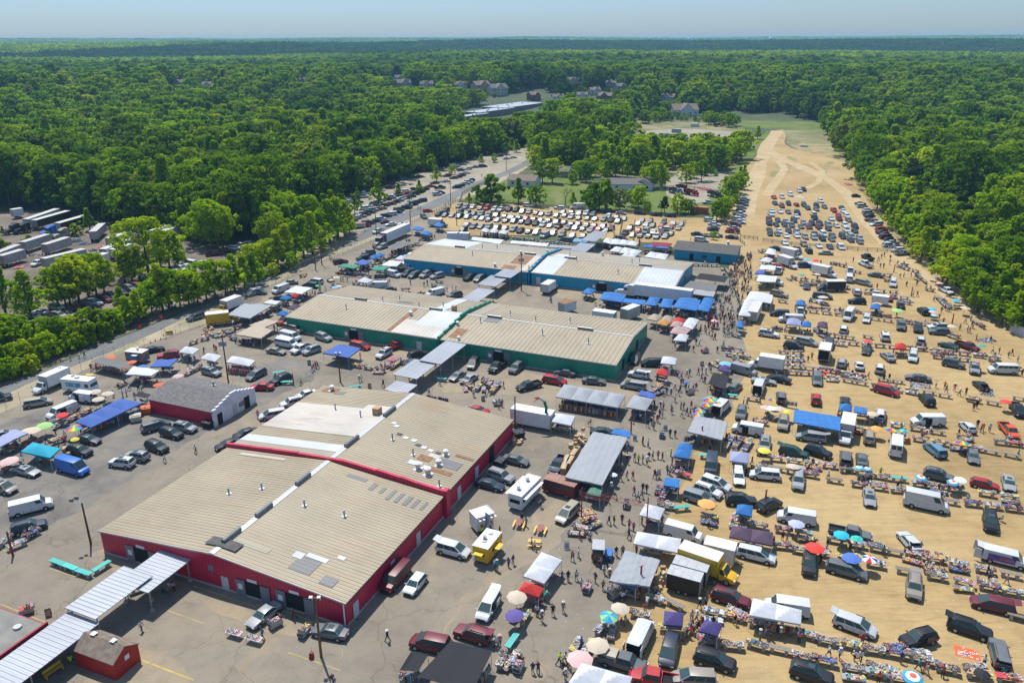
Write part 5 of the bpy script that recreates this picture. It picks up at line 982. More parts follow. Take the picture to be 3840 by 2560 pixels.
for g_,pl_ in((G1,'in the thin far rows of the right sand lot'),(G2,'in the dense middle rows of the right sand lot'),(G3,'in the near rows of the right sand lot'),(G4,'along the rail fence of the right sand lot')):VR(3,1,-97,pl_,g_,.12)
VR(3,1,8,'parked against the right forest','810,260,k 850,330,k 865,355,w 915,390,w 920,418,s 935,445,n 945,480,m 985,500,g 995,522,wM 1045,572,r 1050,595,k 1080,615,e 1085,642,m 1120,665,k 1145,688,s 1110,715,w 1175,732,k 1190,760,w 1240,790,sP',.3,5)
VR(1,1,24,'near the road in the gravel lot','885,440,k 920,418,w 965,405,s 1000,388,k 1042,370,n 1075,352,s 1105,342,m 1155,333,t 1190,305,k 1240,292,m 1282,275,k 1315,262,s 1340,245,w 1385,237,n 1425,225,k 1090,450,n 1150,435,w 1195,405,k 1240,390,w 1295,370,k 1315,350,g 1385,330,k 1390,308,s 1440,298,k 1480,280,n 1520,268,n 1195,460,m 1030,470,k 1000,492,r 940,505,k',.3,6)
VR(1,1,24,'in the back rows of the gravel lot','990,335,w 1030,315,w 1070,295,s 1115,275,w 1150,262,s 1210,250,k 1240,235,s 1280,212,w 600,310,w 650,290,k 770,275,s 810,250,wP 855,232,k 890,215,w 985,225,wP 1000,200,w 1010,172,k 700,320,n 760,330,k 800,300,g 560,340,k 620,345,w 860,270,w 910,262,n 940,275,k 630,240,w',.3,8)
VR(1,1,24,'under the small trees of the gravel lot','1230,145,k 1240,105,k 1355,65,gS 1420,50,eP 1500,45,k 1455,160,k 1510,180,k 1550,160,k 1605,135,r 1640,105,k 1690,150,kP 1385,180,w 1380,198,r 1300,208,w 1455,205,kP 1420,225,k 1665,210,wS 1690,198,k',.3,8)
VR(1,1,24,'at the far end of the gravel lot','1750,90,w 1755,40,m 1815,60,k 1860,50,k 1895,35,k 1930,15,w 1845,145,k 1880,130,k 1930,112,w 1955,98,w 1975,85,k',.3,6)
VR(1,0,24,'at the far end of the gravel lot','1820,1522,wV 1885,1556,k 1950,1545,w 2010,1530,g 2085,1525,k 2300,1455,w 2240,1430,k',.3,6);VR(2,0,24,'on the lot beside the far road bend','10,1446,w')
VR(1,0,0,'on the driveway between the forest houses','2000,858,w 2040,856,k 2075,860,m')
VR(2,0,0,'on the street behind the brick house','940,865,w 960,862,s 920,862,k')
# ---- trailers, semi trucks, odd vehicles
def trailer(a,b_,side,roof=None,h=3.9,base=1.1,w=2.5,full='',name='box_trailer',wheels=True,tongue=False,cat='trailer'):
 L=math.dist(a,b_);az=math.atan2(b_[1]-a[1],b_[0]-a[0]);e=root(name,((a[0]+b_[0])/2,(a[1]+b_[1])/2),az);mb=MB();mb.box((0,0,(h+base)/2),(L,w,h-base),side);mb.build('body',e)
 mb=MB();mb.box((0,0,h+.03),(L+.05,w+.05,.06),roof or MATS['box_roof'])
 for i in range(int(L/1.2)):mb.box((-L/2+.6+i*1.2,0,h+.07),(.06,w-.1,.03),roof or MATS['box_roof'])
 mb.build('roof',e);mb=MB()
 for x in(-L/2,L/2):mb.box((x,0,(h+base)/2),(.06,w+.06,h-base+.08),STEEL)
 mb.build('end_frame',e)
 if wheels:
  for x in((-L/2+1.2,-L/2+2.4)if L>6 else(-.5,.45)):
   for s in(-1,1):put(WHB if base>.8 else WH,'wheel',e,(x,s*(w/2-.12),.46 if base>.8 else .34))
  if base>.8:mb=MB();[mb.box((L/2-2.5,s*.8,base/2),(.15,.15,base),STEEL)for s in(-1,1)];mb.box((0,0,base-.1),(L*.95,.9,.15),BLACK);mb.build('landing_gear',e)
 if tongue:mb=MB();mb.cyl((L/2,.6,.45),(L/2+1.2,0,.45),.05,.05,BLACK,5);mb.cyl((L/2,-.6,.45),(L/2+1.2,0,.45),.05,.05,BLACK,5);mb.cyl((L/2+.9,0,.05),(L/2+.9,0,.8),.04,.04,STEEL,5);mb.build('tow_bar',e)
 tag(e,'','trailer',None,full=full,cat=cat);return e
def tractor(p,az,c,full,sleeper=True):
 e=root('semi_truck',p,az);col=CC[c];mb=MB();w=1.2
 mb.loft([ring8(.4,w*.8,.8,2.1),ring8(2.2,w*.78,.8,1.95),ring8(2.9,w*.75,.7,1.5),ring8(3.05,w*.7,.6,1.2)],PAINT);mb.box((-.35,0,1.95),(1.7,2.3,2.3),PAINT,0,(.94,.95))
 if sleeper:mb.box((-1.9,0,2.25),(1.7,2.4,2.9),PAINT,0,(.95,.92));mb.loft([[(-1.1,-1.05,3.65),(-1.1,1.05,3.65),(-1.1,1.05,3.1),(-1.1,-1.05,3.1)],[(.4,-.9,3.15),(.4,.9,3.15),(.4,.9,3.05),(.4,-.9,3.05)]],PAINT)
 mb.build('cab',e,32,col);q=MB();q.box((.52,0,2.55),(.06,1.9,.8),GLASS);q.build('windshield',e)
 for s in(-1,1):q=MB();q.box((-.15,s*1.14,2.5),(.8,.05,.65),GLASS);q.build('side_window',e);put(HLM,'headlight',e,(2.85,s*.8,1.15));q=MB();q.cyl((-1.,s*1.28,1),(-1.,s*1.28,4),.09,.09,CHROME,6);q.build('exhaust_stack',e)
 q=MB();q.box((3.06,0,1.35),(.08,1.2,.8),CHROME);q.build('grille',e);q=MB();q.box((-3.3,0,.85),(4.2,.9,.25),BLACK);q.build('chassis',e)
 for x in(2.1,-3.6,-4.9):
  for s in(-1,1):put(WHB,'wheel',e,(x,s*1.02,.46))
 tag(e,'','semi truck',None,full=full,cat='semi truck');return e
def seg(c,r,s,z=0.):x0,y0,x1,y1=map(float,s.split());return P(c,r,x0,y0,z),P(c,r,x1,y1,z)
BLKT=M('black_trailer_side',(.02,.022,.02),.5);GRT=M('weathered_trailer_side',(.36,.37,.38),.6,0,.25,.8);WHT=M('white_trailer_side',(.62,.68,.74),.5,0,.1,.6);GRR=M('weathered_trailer_roof',(.5,.48,.46),.7,0,.15,.6)
for s,sd_,rf,full in[('120 405 215 390',WHT,None,'small white container beside the black semi trucks at the far left'),('255 500 540 400',WHT,None,'pale trailer behind the two black tractors'),('330 510 640 420',BLKT,None,'long black trailer of the nearer black semi'),('545 540 800 465',BLKT,None,'long black trailer behind the bright blue tractor'),('868 625 955 545',GRT,GRR,'grey trailer standing end-on amid the scrap of the truck yard'),('225 720 455 645',GRT,GRR,'weathered grey trailer nearest the blue tractor'),('425 745 640 675',GRT,GRR,'short grey trailer right of two others in the scrap yard'),('415 880 790 790',GRT,GRR,'long grey trailer in the middle of the yard, before the white ones'),('-40 830 185 745',GRT,GRR,'grey trailer at the far left edge of the yard'),('25 850 225 790',GRT,GRR,'low grey container before the trailer at the left edge'),('510 945 790 870',WHT,None,'white trailer partly hidden by the yard trees'),('960 795 1200 700',WHT,None,'white trailer with its end toward the sandy yard'),('1050 800 1200 745',WHT,None,'white trailer close behind the yard trees'),('1010 690 1200 630',WHT,None,'white trailer highest of the three before the tall yellow-green tree'),('1410 620 1680 530',WHT,None,'long white trailer right of the tall yellow-green tree'),('1520 620 1790 530',WHT,None,'second long white trailer right of the tall yellow-green tree'),('850 880 990 830',WHT,None,'short white trailer behind the yard trees')]:
 a,b_=seg(0,1,s);trailer(a,b_,sd_,rf,full=full)
a,b_=seg(0,1,'250 520 50 560');az_=math.atan2(b_[1]-a[1],b_[0]-a[0])
tractor(P(0,1,120,540),az_,'k','black semi tractor, further left of the two in the truck yard');tractor(P(0,1,210,535),az_,'k','black semi tractor beside the bright blue one');tractor(P(0,1,450,565),az_,'u','bright blue semi tractor in the left truck yard');tractor(P(0,1,565,590),az_,'t','beige semi tractor without trailer next to the blue one')
a,b_=seg(1,1,'1395 575 1175 670');trailer(b_,a,WHT,None,4.1,full='long white trailer of the dark blue semi parked by the road fence');u_=Vector((b_[0]-a[0],b_[1]-a[1])).normalized();tractor((b_[0]+u_.x*3.2,b_[1]+u_.y*3.2),math.atan2(u_.y,u_.x),'n','dark teal semi tractor before the long white trailer by the road')
a,b_=seg(2,1,'1130 1175 1650 1245');trailer(a,b_,WHT,None,4.1,full='long white trailer with door openings behind the blue tents');u_=Vector((a[0]-b_[0],a[1]-b_[1])).normalized();tractor((a[0]+u_.x*2.6,a[1]+u_.y*2.6),math.atan2(u_.y,u_.x),'w','white streamlined semi tractor against the right blue hall')
a,b_=seg(2,1,'290 1150 400 1080');o=vehicle('bt','w',(a[0]+b_[0])/2,(a[1]+b_[1])/2,math.atan2(b_[1]-a[1],b_[0]-a[0]),full='white box truck parked alone before the right blue hall')
a,b_=seg(1,1,'1560 500 1790 520');vehicle('bt','k',(a[0]+b_[0])/2,(a[1]+b_[1])/2,math.atan2(b_[1]-a[1],b_[0]-a[0]),full='black-cabbed truck with long white box at the corner of the sand lot')
for s,h,full,m in[('1025 1395 1140 1350',3.3,'grey box trailer behind the right green hall',GRT),('450 1320 560 1290',2.9,'rusty-roofed white trailer between green and blue halls',WHT),('1760 640 1870 640',3.,'white cube trailer left behind the blue hall',WHT),('2200 1420 2250 1320',3.0,'white step van beside the white market tents',WHT)]:
 a,b_=seg(2 if '17' not in s[:2]else 1,1,s);trailer(a,b_,m,RUST if 'rusty' in full else None,h,.6,2.3,full=full)
a,b_=seg(1,1,'1860 640 1960 645');trailer(a,b_,WHT,None,3.,.6,2.3,full='white cube trailer right behind the blue hall')
a,b_=seg(2,2,'10 745 370 815');trailer(a,b_,M('white_trailer_panel',(.66,.68,.7),.4),M('white_roof_panel',(.72,.74,.76),.5),3.4,.7,2.5,full='long white enclosed trailer with a red-white-green tube dancer on it',tongue=True)
a,b_=seg(2,3,'1430 690 1730 775');trailer(a,b_,BLACKBOX,M('silver_roof',(.45,.46,.47),.4),2.7,.5,2.1,full='nearer black enclosed trailer with silver roof beside the yellow truck',tongue=True)
a,b_=seg(2,3,'1480 590 1790 680');trailer(a,b_,M('dark_green_panel',(.03,.045,.04),.5),MATS['silver_roof'],2.6,.5,2.1,full='dark enclosed trailer with grey roof touching the yellow truck',tongue=True)
a,b_=seg(2,3,'1760 430 2040 500');trailer(a,b_,MATS['white_trailer_panel'],MATS['white_roof_panel'],2.9,.5,2.2,full='white enclosed trailer behind the yellow box truck',tongue=True)
a,b_=seg(2,1,'750 1370 945 1400');trailer(a,b_,WHT,MATS['white_roof_panel'],2.6,.5,2.4,full='cream flat-roofed trailer just behind the right green hall')
a,b_=seg(3,1,'950 1250 1100 1270');trailer(a,b_,WHT,MATS['white_roof_panel'],2.6,.5,2.2,full='small white enclosed trailer behind a blue canopy in the sand lot')
# open dump trucks, far yard vehicles
for c,r,x,y,az,cl,full in[(2,1,1500,225,-60,'l','pale blue dump truck, leftmost of the group beyond the lawn'),(2,1,1568,220,-55,'r','red dump truck with raised maroon bed beyond the lawn'),(2,1,1640,240,-55,'r','nearer red dump truck beyond the lawn'),(2,1,1855,260,-60,'n','dark dump truck standing alone on the dark gravel'),(2,1,1820,65,10,'e','bright green tow truck in the far yard'),(2,0,1380,1275,-75,'l','pale blue truck left of a pair in the far yard'),(2,0,1432,1278,-75,'l','pale blue truck right of a pair in the far yard'),(2,0,1490,1282,-75,'m','dark red truck beside the pale blue pair'),(3,0,720,1425,-60,'y','yellow flatbed truck in the meadow at the right forest'),(2,0,1893,1182,20,'y','small yellow truck before the green field')]:
 p=P(c,r,x,y);e=root('dump_truck',p,R(az));mb=MB();col=(.12,.5,.03)if cl=='e' else CC[cl];mb.box((2.4,0,1.7),(1.6,2.3,1.8),PAINT,0,(.85,.92));mb.box((3.7,0,1.3),(1.3,1.7,1.),PAINT,0,(.9,.9));mb.build('cab',e,32,col)
 q=MB();q.box((3.1,0,2.1),(.3,2.0,.7),GLASS);q.build('windshield',e);q=MB();rz_=1.1 if 'raised' in full else 0
 for s in(-1,1):q.box((-1.,s*1.2,2.+rz_),(4.8,.1,1.2),PAINT)
 q.box((1.4,0,2.1+rz_),(.1,2.4,1.6),PAINT);q.box((-3.4,0,2.+rz_),(.1,2.4,1.),PAINT);q.box((-1,0,1.45+rz_),(4.8,2.4,.1),BLACK);q.build('dump_bed',e,None,CC['m']if cl=='r' else(.05,.05,.05))
 for x_ in(3.3,-1.6,-2.8):
  for s in(-1,1):put(WHB,'wheel',e,(x_,s*1.0,.46))
 tag(e,'','dump truck',None,full=full,cat='dump truck')
for c,r,s,col,full in[(2,1,'1640 400 1800 415',(.4,.13,.07),'rust-orange shipping container behind the middle sand lot'),(2,0,'1640 1180 1720 1182',(.6,.66,.7),'white trailer in the yard before the green field'),(2,0,'1470 1230 1550 1235',(.3,.38,.38),'teal-grey container in the far yard'),(2,0,'1250 1100 1410 1105',(.5,.3,.28),'long pinkish trailer above the far yard'),(2,0,'1110 1310 1180 1312',(.6,.62,.63),'white container behind the middle wood'),(2,0,'1310 1318 1390 1322',(.2,.03,.03),'dark red container in the far yard'),(2,0,'1660 1355 1840 1370',(.45,.5,.55),'long silver container by the scrap heaps'),(2,0,'2050 1395 2190 1400',(.55,.53,.5),'white roofed container at the right of the scrap heaps')]:
 a,b_=seg(c,r,s);L=math.dist(a,b_);e=root('shipping_container',((a[0]+b_[0])/2,(a[1]+b_[1])/2),math.atan2(b_[1]-a[1],b_[0]-a[0]));mb=MB();mb.box((0,0,1.4),(L,2.6,2.8),PLAIN);mb.build('body',e,None,col);mb=MB();[mb.box((-L/2+.4+i*.8,0,1.45),(.12,2.7,2.5),PLAIN)for i in range(int(L/.8))];mb.build('rib',e,None,col);tag(e,'','container',None,full=full,cat='container')
# ice-cream truck, food trucks, old bus
def steptruck(c,r,s,L,H,body,roofm,name,full,extras,z=0.6):
 a,b_=seg(c,r,s,z);az=math.atan2(b_[1]-a[1],b_[0]-a[0]);e=root(name,((a[0]+b_[0])/2,(a[1]+b_[1])/2),az);mb=MB();w=1.15
 mb.box((-.4,0,(H+.45)/2),(L-.8,2*w,H-.45),body);mb.build('body',e);mb=MB();mb.box((-.4,0,H+.04),(L-.7,2*w+.1,.08),roofm)
 for i in range(int(L/.9)):mb.box((-L/2+.3+i*.9,0,H+.09),(.05,2*w,.03),roofm)
 mb.build('roof',e);extras(e,L,H,w);tag(e,'','food truck',None,full=full,cat='food truck');return e
def nose(e,L,H,w,mat):
 mb=MB();mb.loft([[(L/2-.8,-w,.45),(L/2-.8,-w,H-.1),(L/2-.8,w,H-.1),(L/2-.8,w,.45)],[(L/2-.3,-w*.95,.45),(L/2-.45,-w*.9,1.6),(L/2-.45,w*.9,1.6),(L/2-.3,w*.95,.45)]],mat);mb.build('nose',e)
 q=MB();q.quad((L/2-.44,-w*.85,1.62),(L/2-.44,w*.85,1.62),(L/2-.77,w*.92,H-.25),(L/2-.77,-w*.92,H-.25),GLASS);q.build('windshield',e)
 for x in(-L*.28,L*.28):
  for s in(-1,1):put(WHB,'wheel',e,(x,s*(w-.12),.46))
 for s in(-1,1):put(HLM,'headlight',e,(L/2-.3,s*.8,.95));q=MB();q.box((L/2-1.4,s*(w+.02),1.9),(.8,.04,.8),GLASS);q.build('side_window',e)
def ice(e,L,H,w):
 nose(e,L,H,w,WHITE);q=MB();q.box((-.9,-w-.02,1.9),(3.4,.05,.9),M('aqua_panel',(.05,.4,.55),.5));q.build('menu_panel',e)
 for k,cl in enumerate(((.8,.6,.3),(.7,.2,.1),(.75,.7,.5),(.3,.15,.08))):q=MB();q.cyl((-2.1+k*.8,-w-.05,1.95),(-2.1+k*.8,-w-.07,1.95),.22,.22,PLAIN,10);q.build('picture',e,None,cl)
 q=MB();q.box((-.5,-.1,H+.2),(.7,.7,.25),STEEL);q.build('roof_hatch',e);q=MB();q.box((-2,.5,H+.2),(.5,.5,.2),STEEL);q.build('roof_hatch',e)
steptruck(0,2,'600 385 905 415',7.2,2.9,WHITE,MATS['white_roof_panel'],'ice_cream_truck','white ice-cream truck with aqua picture panel next to the white box truck',ice)
def cone_truck(e,L,H,w):
 q=MB();q.box((-.4,-w-.03,1.5),(2.6,.05,1.5),M('mural',(.05,.2,.35),.5,0,.6,1.2));q.build('mural',e);q=MB();q.box((.2,-w-.4,2.15),(1.3,.8,.05),WHITE);q.build('serving_flap',e);q=MB();q.box((L/2-.78,0,1.2),(.05,2.0,.8),MATS['mural']);q.build('side_mural',e);turbine(e,-.3,.3,H,.7)
 for s in(-1,1):put(WH,'wheel',e,(-.3,s*(w-.1),.34))
steptruck(0,2,'1165 120 1400 145',5.2,2.6,M('kiosk_side',(.3,.16,.12),.6,0,.4,1.),MATS['white_roof_panel'],'food_trailer','white-roofed snack trailer with painted mural beside the brown shade mesh',cone_truck)
def yellowf(e,L,H,w):
 q=MB();q.box((-.4,-w-.5,2.0),(1.5,1.0,.06),YEL);q.build('serving_flap',e);q=MB();q.box((-.4,-w-.01,1.7),(1.4,.04,.8),DARKIN);q.build('serving_window',e);q=MB();q.box((-L/2-.45,0,2.0),(.9,1.3,.06),YEL);q.build('serving_flap',e);q=MB();q.box((-L/2+.0-.02,0,1.65),(.06,1.2,.6),DARKIN);q.build('serving_window',e)
 turbine(e,-.6,.3,H,.75)
 for x in(-1.2,.8):q=MB();q.box((x,0,H+.13),(.5,.5,.14),STEEL);q.build('roof_hatch',e)
 for s in(-1,1):put(WH,'wheel',e,(-.3,s*(w-.1),.34))
 q=MB();q.cyl((-L/2-.2,w-.3,.5),(-L/2-.2,w-.3,1.5),.2,.2,WHITE,8);q.build('gas_bottle',e)
steptruck(1,3,'2065 470 2210 290',5.2,2.7,M('yellow_trailer',(.72,.42,.02),.5),MATS['white_roof_panel'],'food_trailer','yellow food trailer with white roof and two raised yellow flaps',yellowf,0)
def bigwhite(e,L,H,w):
 for x in(-2,.9):turbine(e,x,0.2,H,.8)
 q=MB();q.box((-.5,-w-.35,2.35),(L-1.4,.75,.05),WHITE);q.build('awning',e);q=MB();q.box((-.5,w+.35,2.5),(L-1.4,.6,.05),WHITE);q.build('awning',e);q=MB();q.box((-.5,-w-.02,1.8),(L-2,.05,.7),DARKIN);q.build('serving_window',e)
 q=MB();q.box((-.4,-w-.03,2.35),(L-1.6,.03,.35),M('red_lettering_strip',(.65,.35,.33),.6,0,.35,6.));q.build('sign_strip',e)
 q=MB();q.box((-L/2-.02,0,1.7),(.05,1.7,.6),DARKIN);q.build('serving_window',e)
 for x in(-.6,.4):
  for s in(-1,1):put(WH,'wheel',e,(x,s*(w-.1),.34))
steptruck(2,2,'30 1520 220 1330',7.2,2.8,MATS['white_trailer_panel'],MATS['white_roof_panel'],'food_trailer','large white food trailer with raised white side awnings beside the old maroon bus',bigwhite)
M('maroon_paint',(.16,.02,.02),.5)
def bus(e,L,H,w):
 nose(e,L,H,w*.95,M('maroon_paint',(.16,.02,.02),.5));
 for s in(-1,1):
  for k in range(5):q=MB();q.box((-2.2+k*.95,s*(w+.01),1.7),(.75,.04,.55),GLASS);q.build('side_window',e)
steptruck(2,2,'575 1400 300 1320',6.,2.4,MATS['maroon_paint'],M('rust_roof',(.32,.17,.13),.7,0,.2,1.),'old_bus','old maroon bus with faded rusty roof behind the long grey tarp stall',bus)
def frosty(e,L,H,w):
 q=MB()
 for k in range(9):a0=k/9*2*math.pi*.5-math.pi/2;q.box((-L/2+.4+k*(L-.8)/9,-w-.25,H-.3),((L-.8)/9*.97,.5,.05),REDP if k%2 else WHITE)
 q.build('striped_awning',e)
 for k,cl in enumerate(((.6,.1,.1),(.1,.4,.6),(.6,.1,.1))):q=MB();q.box((-1+k*.8,-w-.03,1.3),(.35,.04,.45),PLAIN);q.build('picture',e,None,cl)
 for s in(-1,1):put(WH,'wheel',e,(-.3,s*(w-.1),.34))
steptruck(1,2,'2000 1700 2190 1640',3.6,2.7,WHITE,MATS['white_roof_panel'],'food_trailer','small white snack booth with red-striped awning and blue feather flag',frosty)
# writing on the side of the white van at the right edge
a,b_=seg(3,3,'1940 410 2420 530',.6);az=math.atan2(b_[1]-a[1],b_[0]-a[0]);vw=[o for o in COL.objects if o.name.startswith('van')and math.dist(o.location[:2],((a[0]+b_[0])/2,(a[1]+b_[1])/2))<.5][0]
q=MB();q.box((-.5,-1.03,1.15),(3.2,.02,.95),M('wrap_panel',(.12,.06,.28),.4,0,.6,.9));q.build('printed_wrap',vw)
tx=bpy.data.curves.new('lettering','FONT');tx.body='2DAH';tx.size=.62;tx.extrude=.004;to=bpy.data.objects.new('lettering',tx);COL.objects.link(to);tme=bpy.data.meshes.new_from_object(to.evaluated_get(bpy.context.evaluated_depsgraph_get()));bpy.data.objects.remove(to);to=put(tme,'lettering');to.parent=vw;to.location=(-.75,-1.055,1.0);to.rotation_euler=(R(90),0,0);tme.materials.clear();tme.materials.append(M('orange_letter',(.8,.2,.08),.5))
# ================================================================= stalls, canopies, umbrellas
TC=dict(w=(.74,.76,.8),s=(.42,.44,.47),g=(.2,.2,.2),k=(.03,.03,.032),u=(.04,.22,.58),b=(.07,.16,.5),a=(.02,.45,.62),l=(.2,.45,.65),p=(.11,.08,.27),P=(.12,.07,.12),r=(.72,.05,.04),o=(.72,.36,.1),t=(.55,.46,.35),e=(.05,.33,.22),f=(.12,.28,.2),i=(.62,.42,.4),v=(.42,.45,.68),y=(.7,.6,.08),G=(.3,.55,.18),O=(.75,.13,.05),n=(.015,.015,.02),q=(.3,.02,.05))
TN=dict(w='white',s='silver-grey',g='grey',k='black',u='bright blue',b='blue',a='turquoise',l='light blue',p='purple',P='brown-purple',r='red',o='orange',t='beige',e='green',f='dull green',i='pale pink',v='lavender',y='yellow',G='light green',O='orange-red',n='dark',q='maroon')
MESHN=M('shade_net',(.05,.05,.05),.9,0,.3,5.)
_gm={}
def cgrid(q,nx,ny,fz,mat,th=.03):
 """cloth over quad q = 4 corners; fz(s, t) lifts it"""
 mb=MB();vs=[]
 for j in range(ny+1):
  for i in range(nx+1):
   s,t=i/nx,j/ny;a=Vector(q[0]).lerp(Vector(q[1]),s);b_=Vector(q[3]).lerp(Vector(q[2]),s);p=a.lerp(b_,t);vs.append((p.x,p.y,p.z+fz(s,t)))
 n_=(nx+1)*(ny+1);fs=[]
 for j in range(ny):
  for i in range(nx):
   k=j*(nx+1)+i;fs.append((k,k+1,k+nx+2,k+nx+1));fs.append((n_+k,n_+k+nx+1,n_+k+nx+2,n_+k+1))
 mb.add(vs+[(x,y,z-th)for x,y,z in vs],fs,mat);return mb
def order(q,z):
 q=[(p[0],p[1],z)for p in q];ar=sum(q[i][0]*q[(i+1)%4][1]-q[(i+1)%4][0]*q[i][1]for i in range(4));return q if ar>0 else q[::-1]
STALLS=[]
def stall(c,r,s,cl,kind='tent',z=2.2,place=None,full=None,goods=True,name=None):
 """quad of roof corners. tent: peaked frame tent; tarp: taut sheet on poles; double: two peaks; net: shade mesh"""
 q=order(C(c,r,s,z),z);cx,cy=sum(p[0]for p in q)/4,sum(p[1]for p in q)/4;ql=[(x-cx,y-cy,zz)for x,y,zz in q];nm=name or{'tent':'popup_tent','double':'popup_tent','tarp':'tarp_stall','net':'shade_net_stall'}[kind]
 e=root(nm,(cx,cy));l01=math.dist(q[0][:2],q[1][:2]);l12=math.dist(q[1][:2],q[2][:2]);ph=random.uniform(0,6)
 if kind=='tent':fz=lambda s_,t:(1-max(abs(s_-.5),abs(t-.5))*2)**.9*.95 if max(abs(s_-.5),abs(t-.5))<.5 else 0
 elif kind=='double':
  k=max(2,round(max(l01,l12)/3.3))
  def fz(s_,t,k=k,al=l01>=l12):
   a_,b_=(s_,t)if al else(t,s_);a_=(a_*k)%1.0 if a_<1 else 1.0;m=max(abs(a_-.5),abs(b_-.5))*2;return max(0,1-m)**.9*.85
 elif kind=='tarp':fz=lambda s_,t:.2*math.sin(math.pi*s_)*math.sin(math.pi*t)+.06*math.sin(9*s_+5*t+ph)+.05*math.sin(21*t-8*s_+ph)*math.sin(3*s_+1)+.03*math.sin(38*s_+4*t)
 else:fz=lambda s_,t:-.14*math.sin(math.pi*s_)*math.sin(math.pi*t)+.03*math.sin(12*s_+ph)
 if kind=='double':nx,ny=(round(max(l01,l12)/3.3)*8 if l01>=l12 else 8),(8 if l01>=l12 else round(max(l01,l12)/3.3)*8)
 else:nx=ny=26 if kind!='tent' else 8
 nx,ny=max(nx,8),max(ny,8)
 cgrid(ql,nx,ny,fz,CLOTH if kind!='net' else CLOTH).build('canopy',e,20 if kind in('tent','double')else 60,TC[cl])
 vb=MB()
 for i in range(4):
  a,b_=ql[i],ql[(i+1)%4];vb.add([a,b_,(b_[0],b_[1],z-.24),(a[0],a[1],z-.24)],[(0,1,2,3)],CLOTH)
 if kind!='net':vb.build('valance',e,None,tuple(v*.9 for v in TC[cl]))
 n_=0
 for i in range(4):
  a,b_=ql[i],ql[(i+1)%4];m=max(1,int(math.dist(a[:2],b_[:2])/4.2))
  for j in range(m):
   t=j/m;p=(a[0]+(b_[0]-a[0])*t,a[1]+(b_[1]-a[1])*t);p=(p[0]*.97,p[1]*.97);lg=MB();lg.cyl((p[0],p[1],0),(p[0],p[1],z),.03,.03,WHITE if kind!='net' else WOOD,5);lg.build('leg',e);n_+=1
 look=TN[cl]+{'tent':' peaked tent','double':' long peaked tent','tarp':' flat tarp stall','net':' shade-net stall'}[kind]
 tag(e,look,'market stall',place,'market tents and stalls',full,'market tent');STALLS.append((q,goods,z));return e
def STS(c,r,s):
 for ln in s.strip().split('\n'):
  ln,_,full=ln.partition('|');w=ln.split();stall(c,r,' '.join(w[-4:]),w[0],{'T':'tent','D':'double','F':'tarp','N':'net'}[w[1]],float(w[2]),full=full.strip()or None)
STS(2,3,'''w D 2.3 270,365 460,440 295,655 105,585
r T 2.1 112,640 292,700 245,780 60,715
w D 2.3 1150,185 1555,255 1530,385 1115,295
s F 2.6 1040,360 1362,450 1265,690 890,640 | large grey tarp stall beside the dark enclosed trailers
b F 2.2 980,615 1155,665 1140,705 960,655
p T 2.1 1400,915 1580,940 1565,1055 1390,1040
p T 2.1 1770,1000 1932,1050 1890,1150 1715,1100
w D 2.4 2215,805 2662,920 2655,1050 2180,960 | white tent with clothes hung beneath, before the white van
w D 2.5 640,1385 1105,1520 1060,1640 520,1568 | large white tent cut off at the bottom edge, beside the silver pickup
P D 2.2 2020,140 2400,205 2395,325 1995,240''')
STS(2,2,'''w T 2.3 1225,1500 1405,1545 1355,1650 1170,1600
u T 2.2 2070,1515 2215,1530 2205,1625 2055,1590
s D 2.6 480,395 1045,500 975,615 400,510 | grey double-peaked stall with clothes racks and mannequins along its front
s T 2.4 1120,500 1300,540 1230,645 1045,610
b F 2.3 1185,455 1325,490 1300,535 1165,500
s F 3.0 745,835 1065,890 830,1325 485,1250 | longest grey tarp stall, flanked by stacked boxes, at the crowded aisle
u F 2.4 945,800 1095,840 1080,890 905,850
f F 2.2 735,1315 835,1330 810,1430 685,1400
s F 2.8 1690,690 1985,760 1930,920 1610,840 | wrinkled silver tarp stall with clothes racks, right of the crowded aisle
u D 2.3 1540,945 1660,965 1630,1090 1480,1065
u F 2.2 1405,1260 1540,1280 1530,1355 1390,1330
v T 2.2 2010,1025 2185,1045 2170,1135 2000,1110
n N 2.4 1850,300 1995,330 1960,455 1800,405
w T 2.4 1385,150 1515,170 1500,225 1365,210
r T 2.1 1340,265 1440,285 1430,330 1325,305
p T 2.2 1920,240 2005,255 1990,300 1890,275
w T 2.4 400,660 580,690 540,775 355,735 | white tent joined to the long white trailer under the tube dancer''')
STS(1,3,'''n N 2.5 1790,1170 2170,1275 1990,1640 1480,1500 | large black shade-net stall at the bottom edge beside two maroon cars
n N 2.3 1430,1262 1585,1300 1490,1450 1320,1438''')
STS(3,2,'''u F 2.6 245,645 670,720 665,845 230,760 | largest bright blue tarp in the sand lot, stretched to a white camper
u T 2.2 660,600 775,615 770,665 655,655
u F 2.2 795,620 915,640 905,690 790,675
r T 2.2 1170,50 1270,65 1270,100 1160,95''')
STS(0,2,'''w T 2.3 1700,20 1830,45 1770,90 1645,70
w T 2.3 1900,85 2035,110 1975,160 1840,130
w T 2.3 2130,110 2345,155 2290,205 2080,165 | white tent hung with pink clothes beside the transformer pole
w F 2.4 1230,195 1465,235 1395,285 1155,270
g N 2.4 930,105 1200,175 1115,215 835,150 | long brown shade mesh over picnic tables by the fence
b F 2.3 1440,140 1640,130 1560,200 1380,205
b D 2.4 1110,490 1305,535 835,755 690,700 | long double blue tarp over clothes racks beside the yellow table line
v F 2.3 130,765 260,800 0,925 -100,880
a T 2.4 300,885 555,945 460,1030 190,970 | turquoise tent with blue tablecloths behind the bright blue van
n N 2.2 1285,430 1400,460 1330,490 1225,465''')
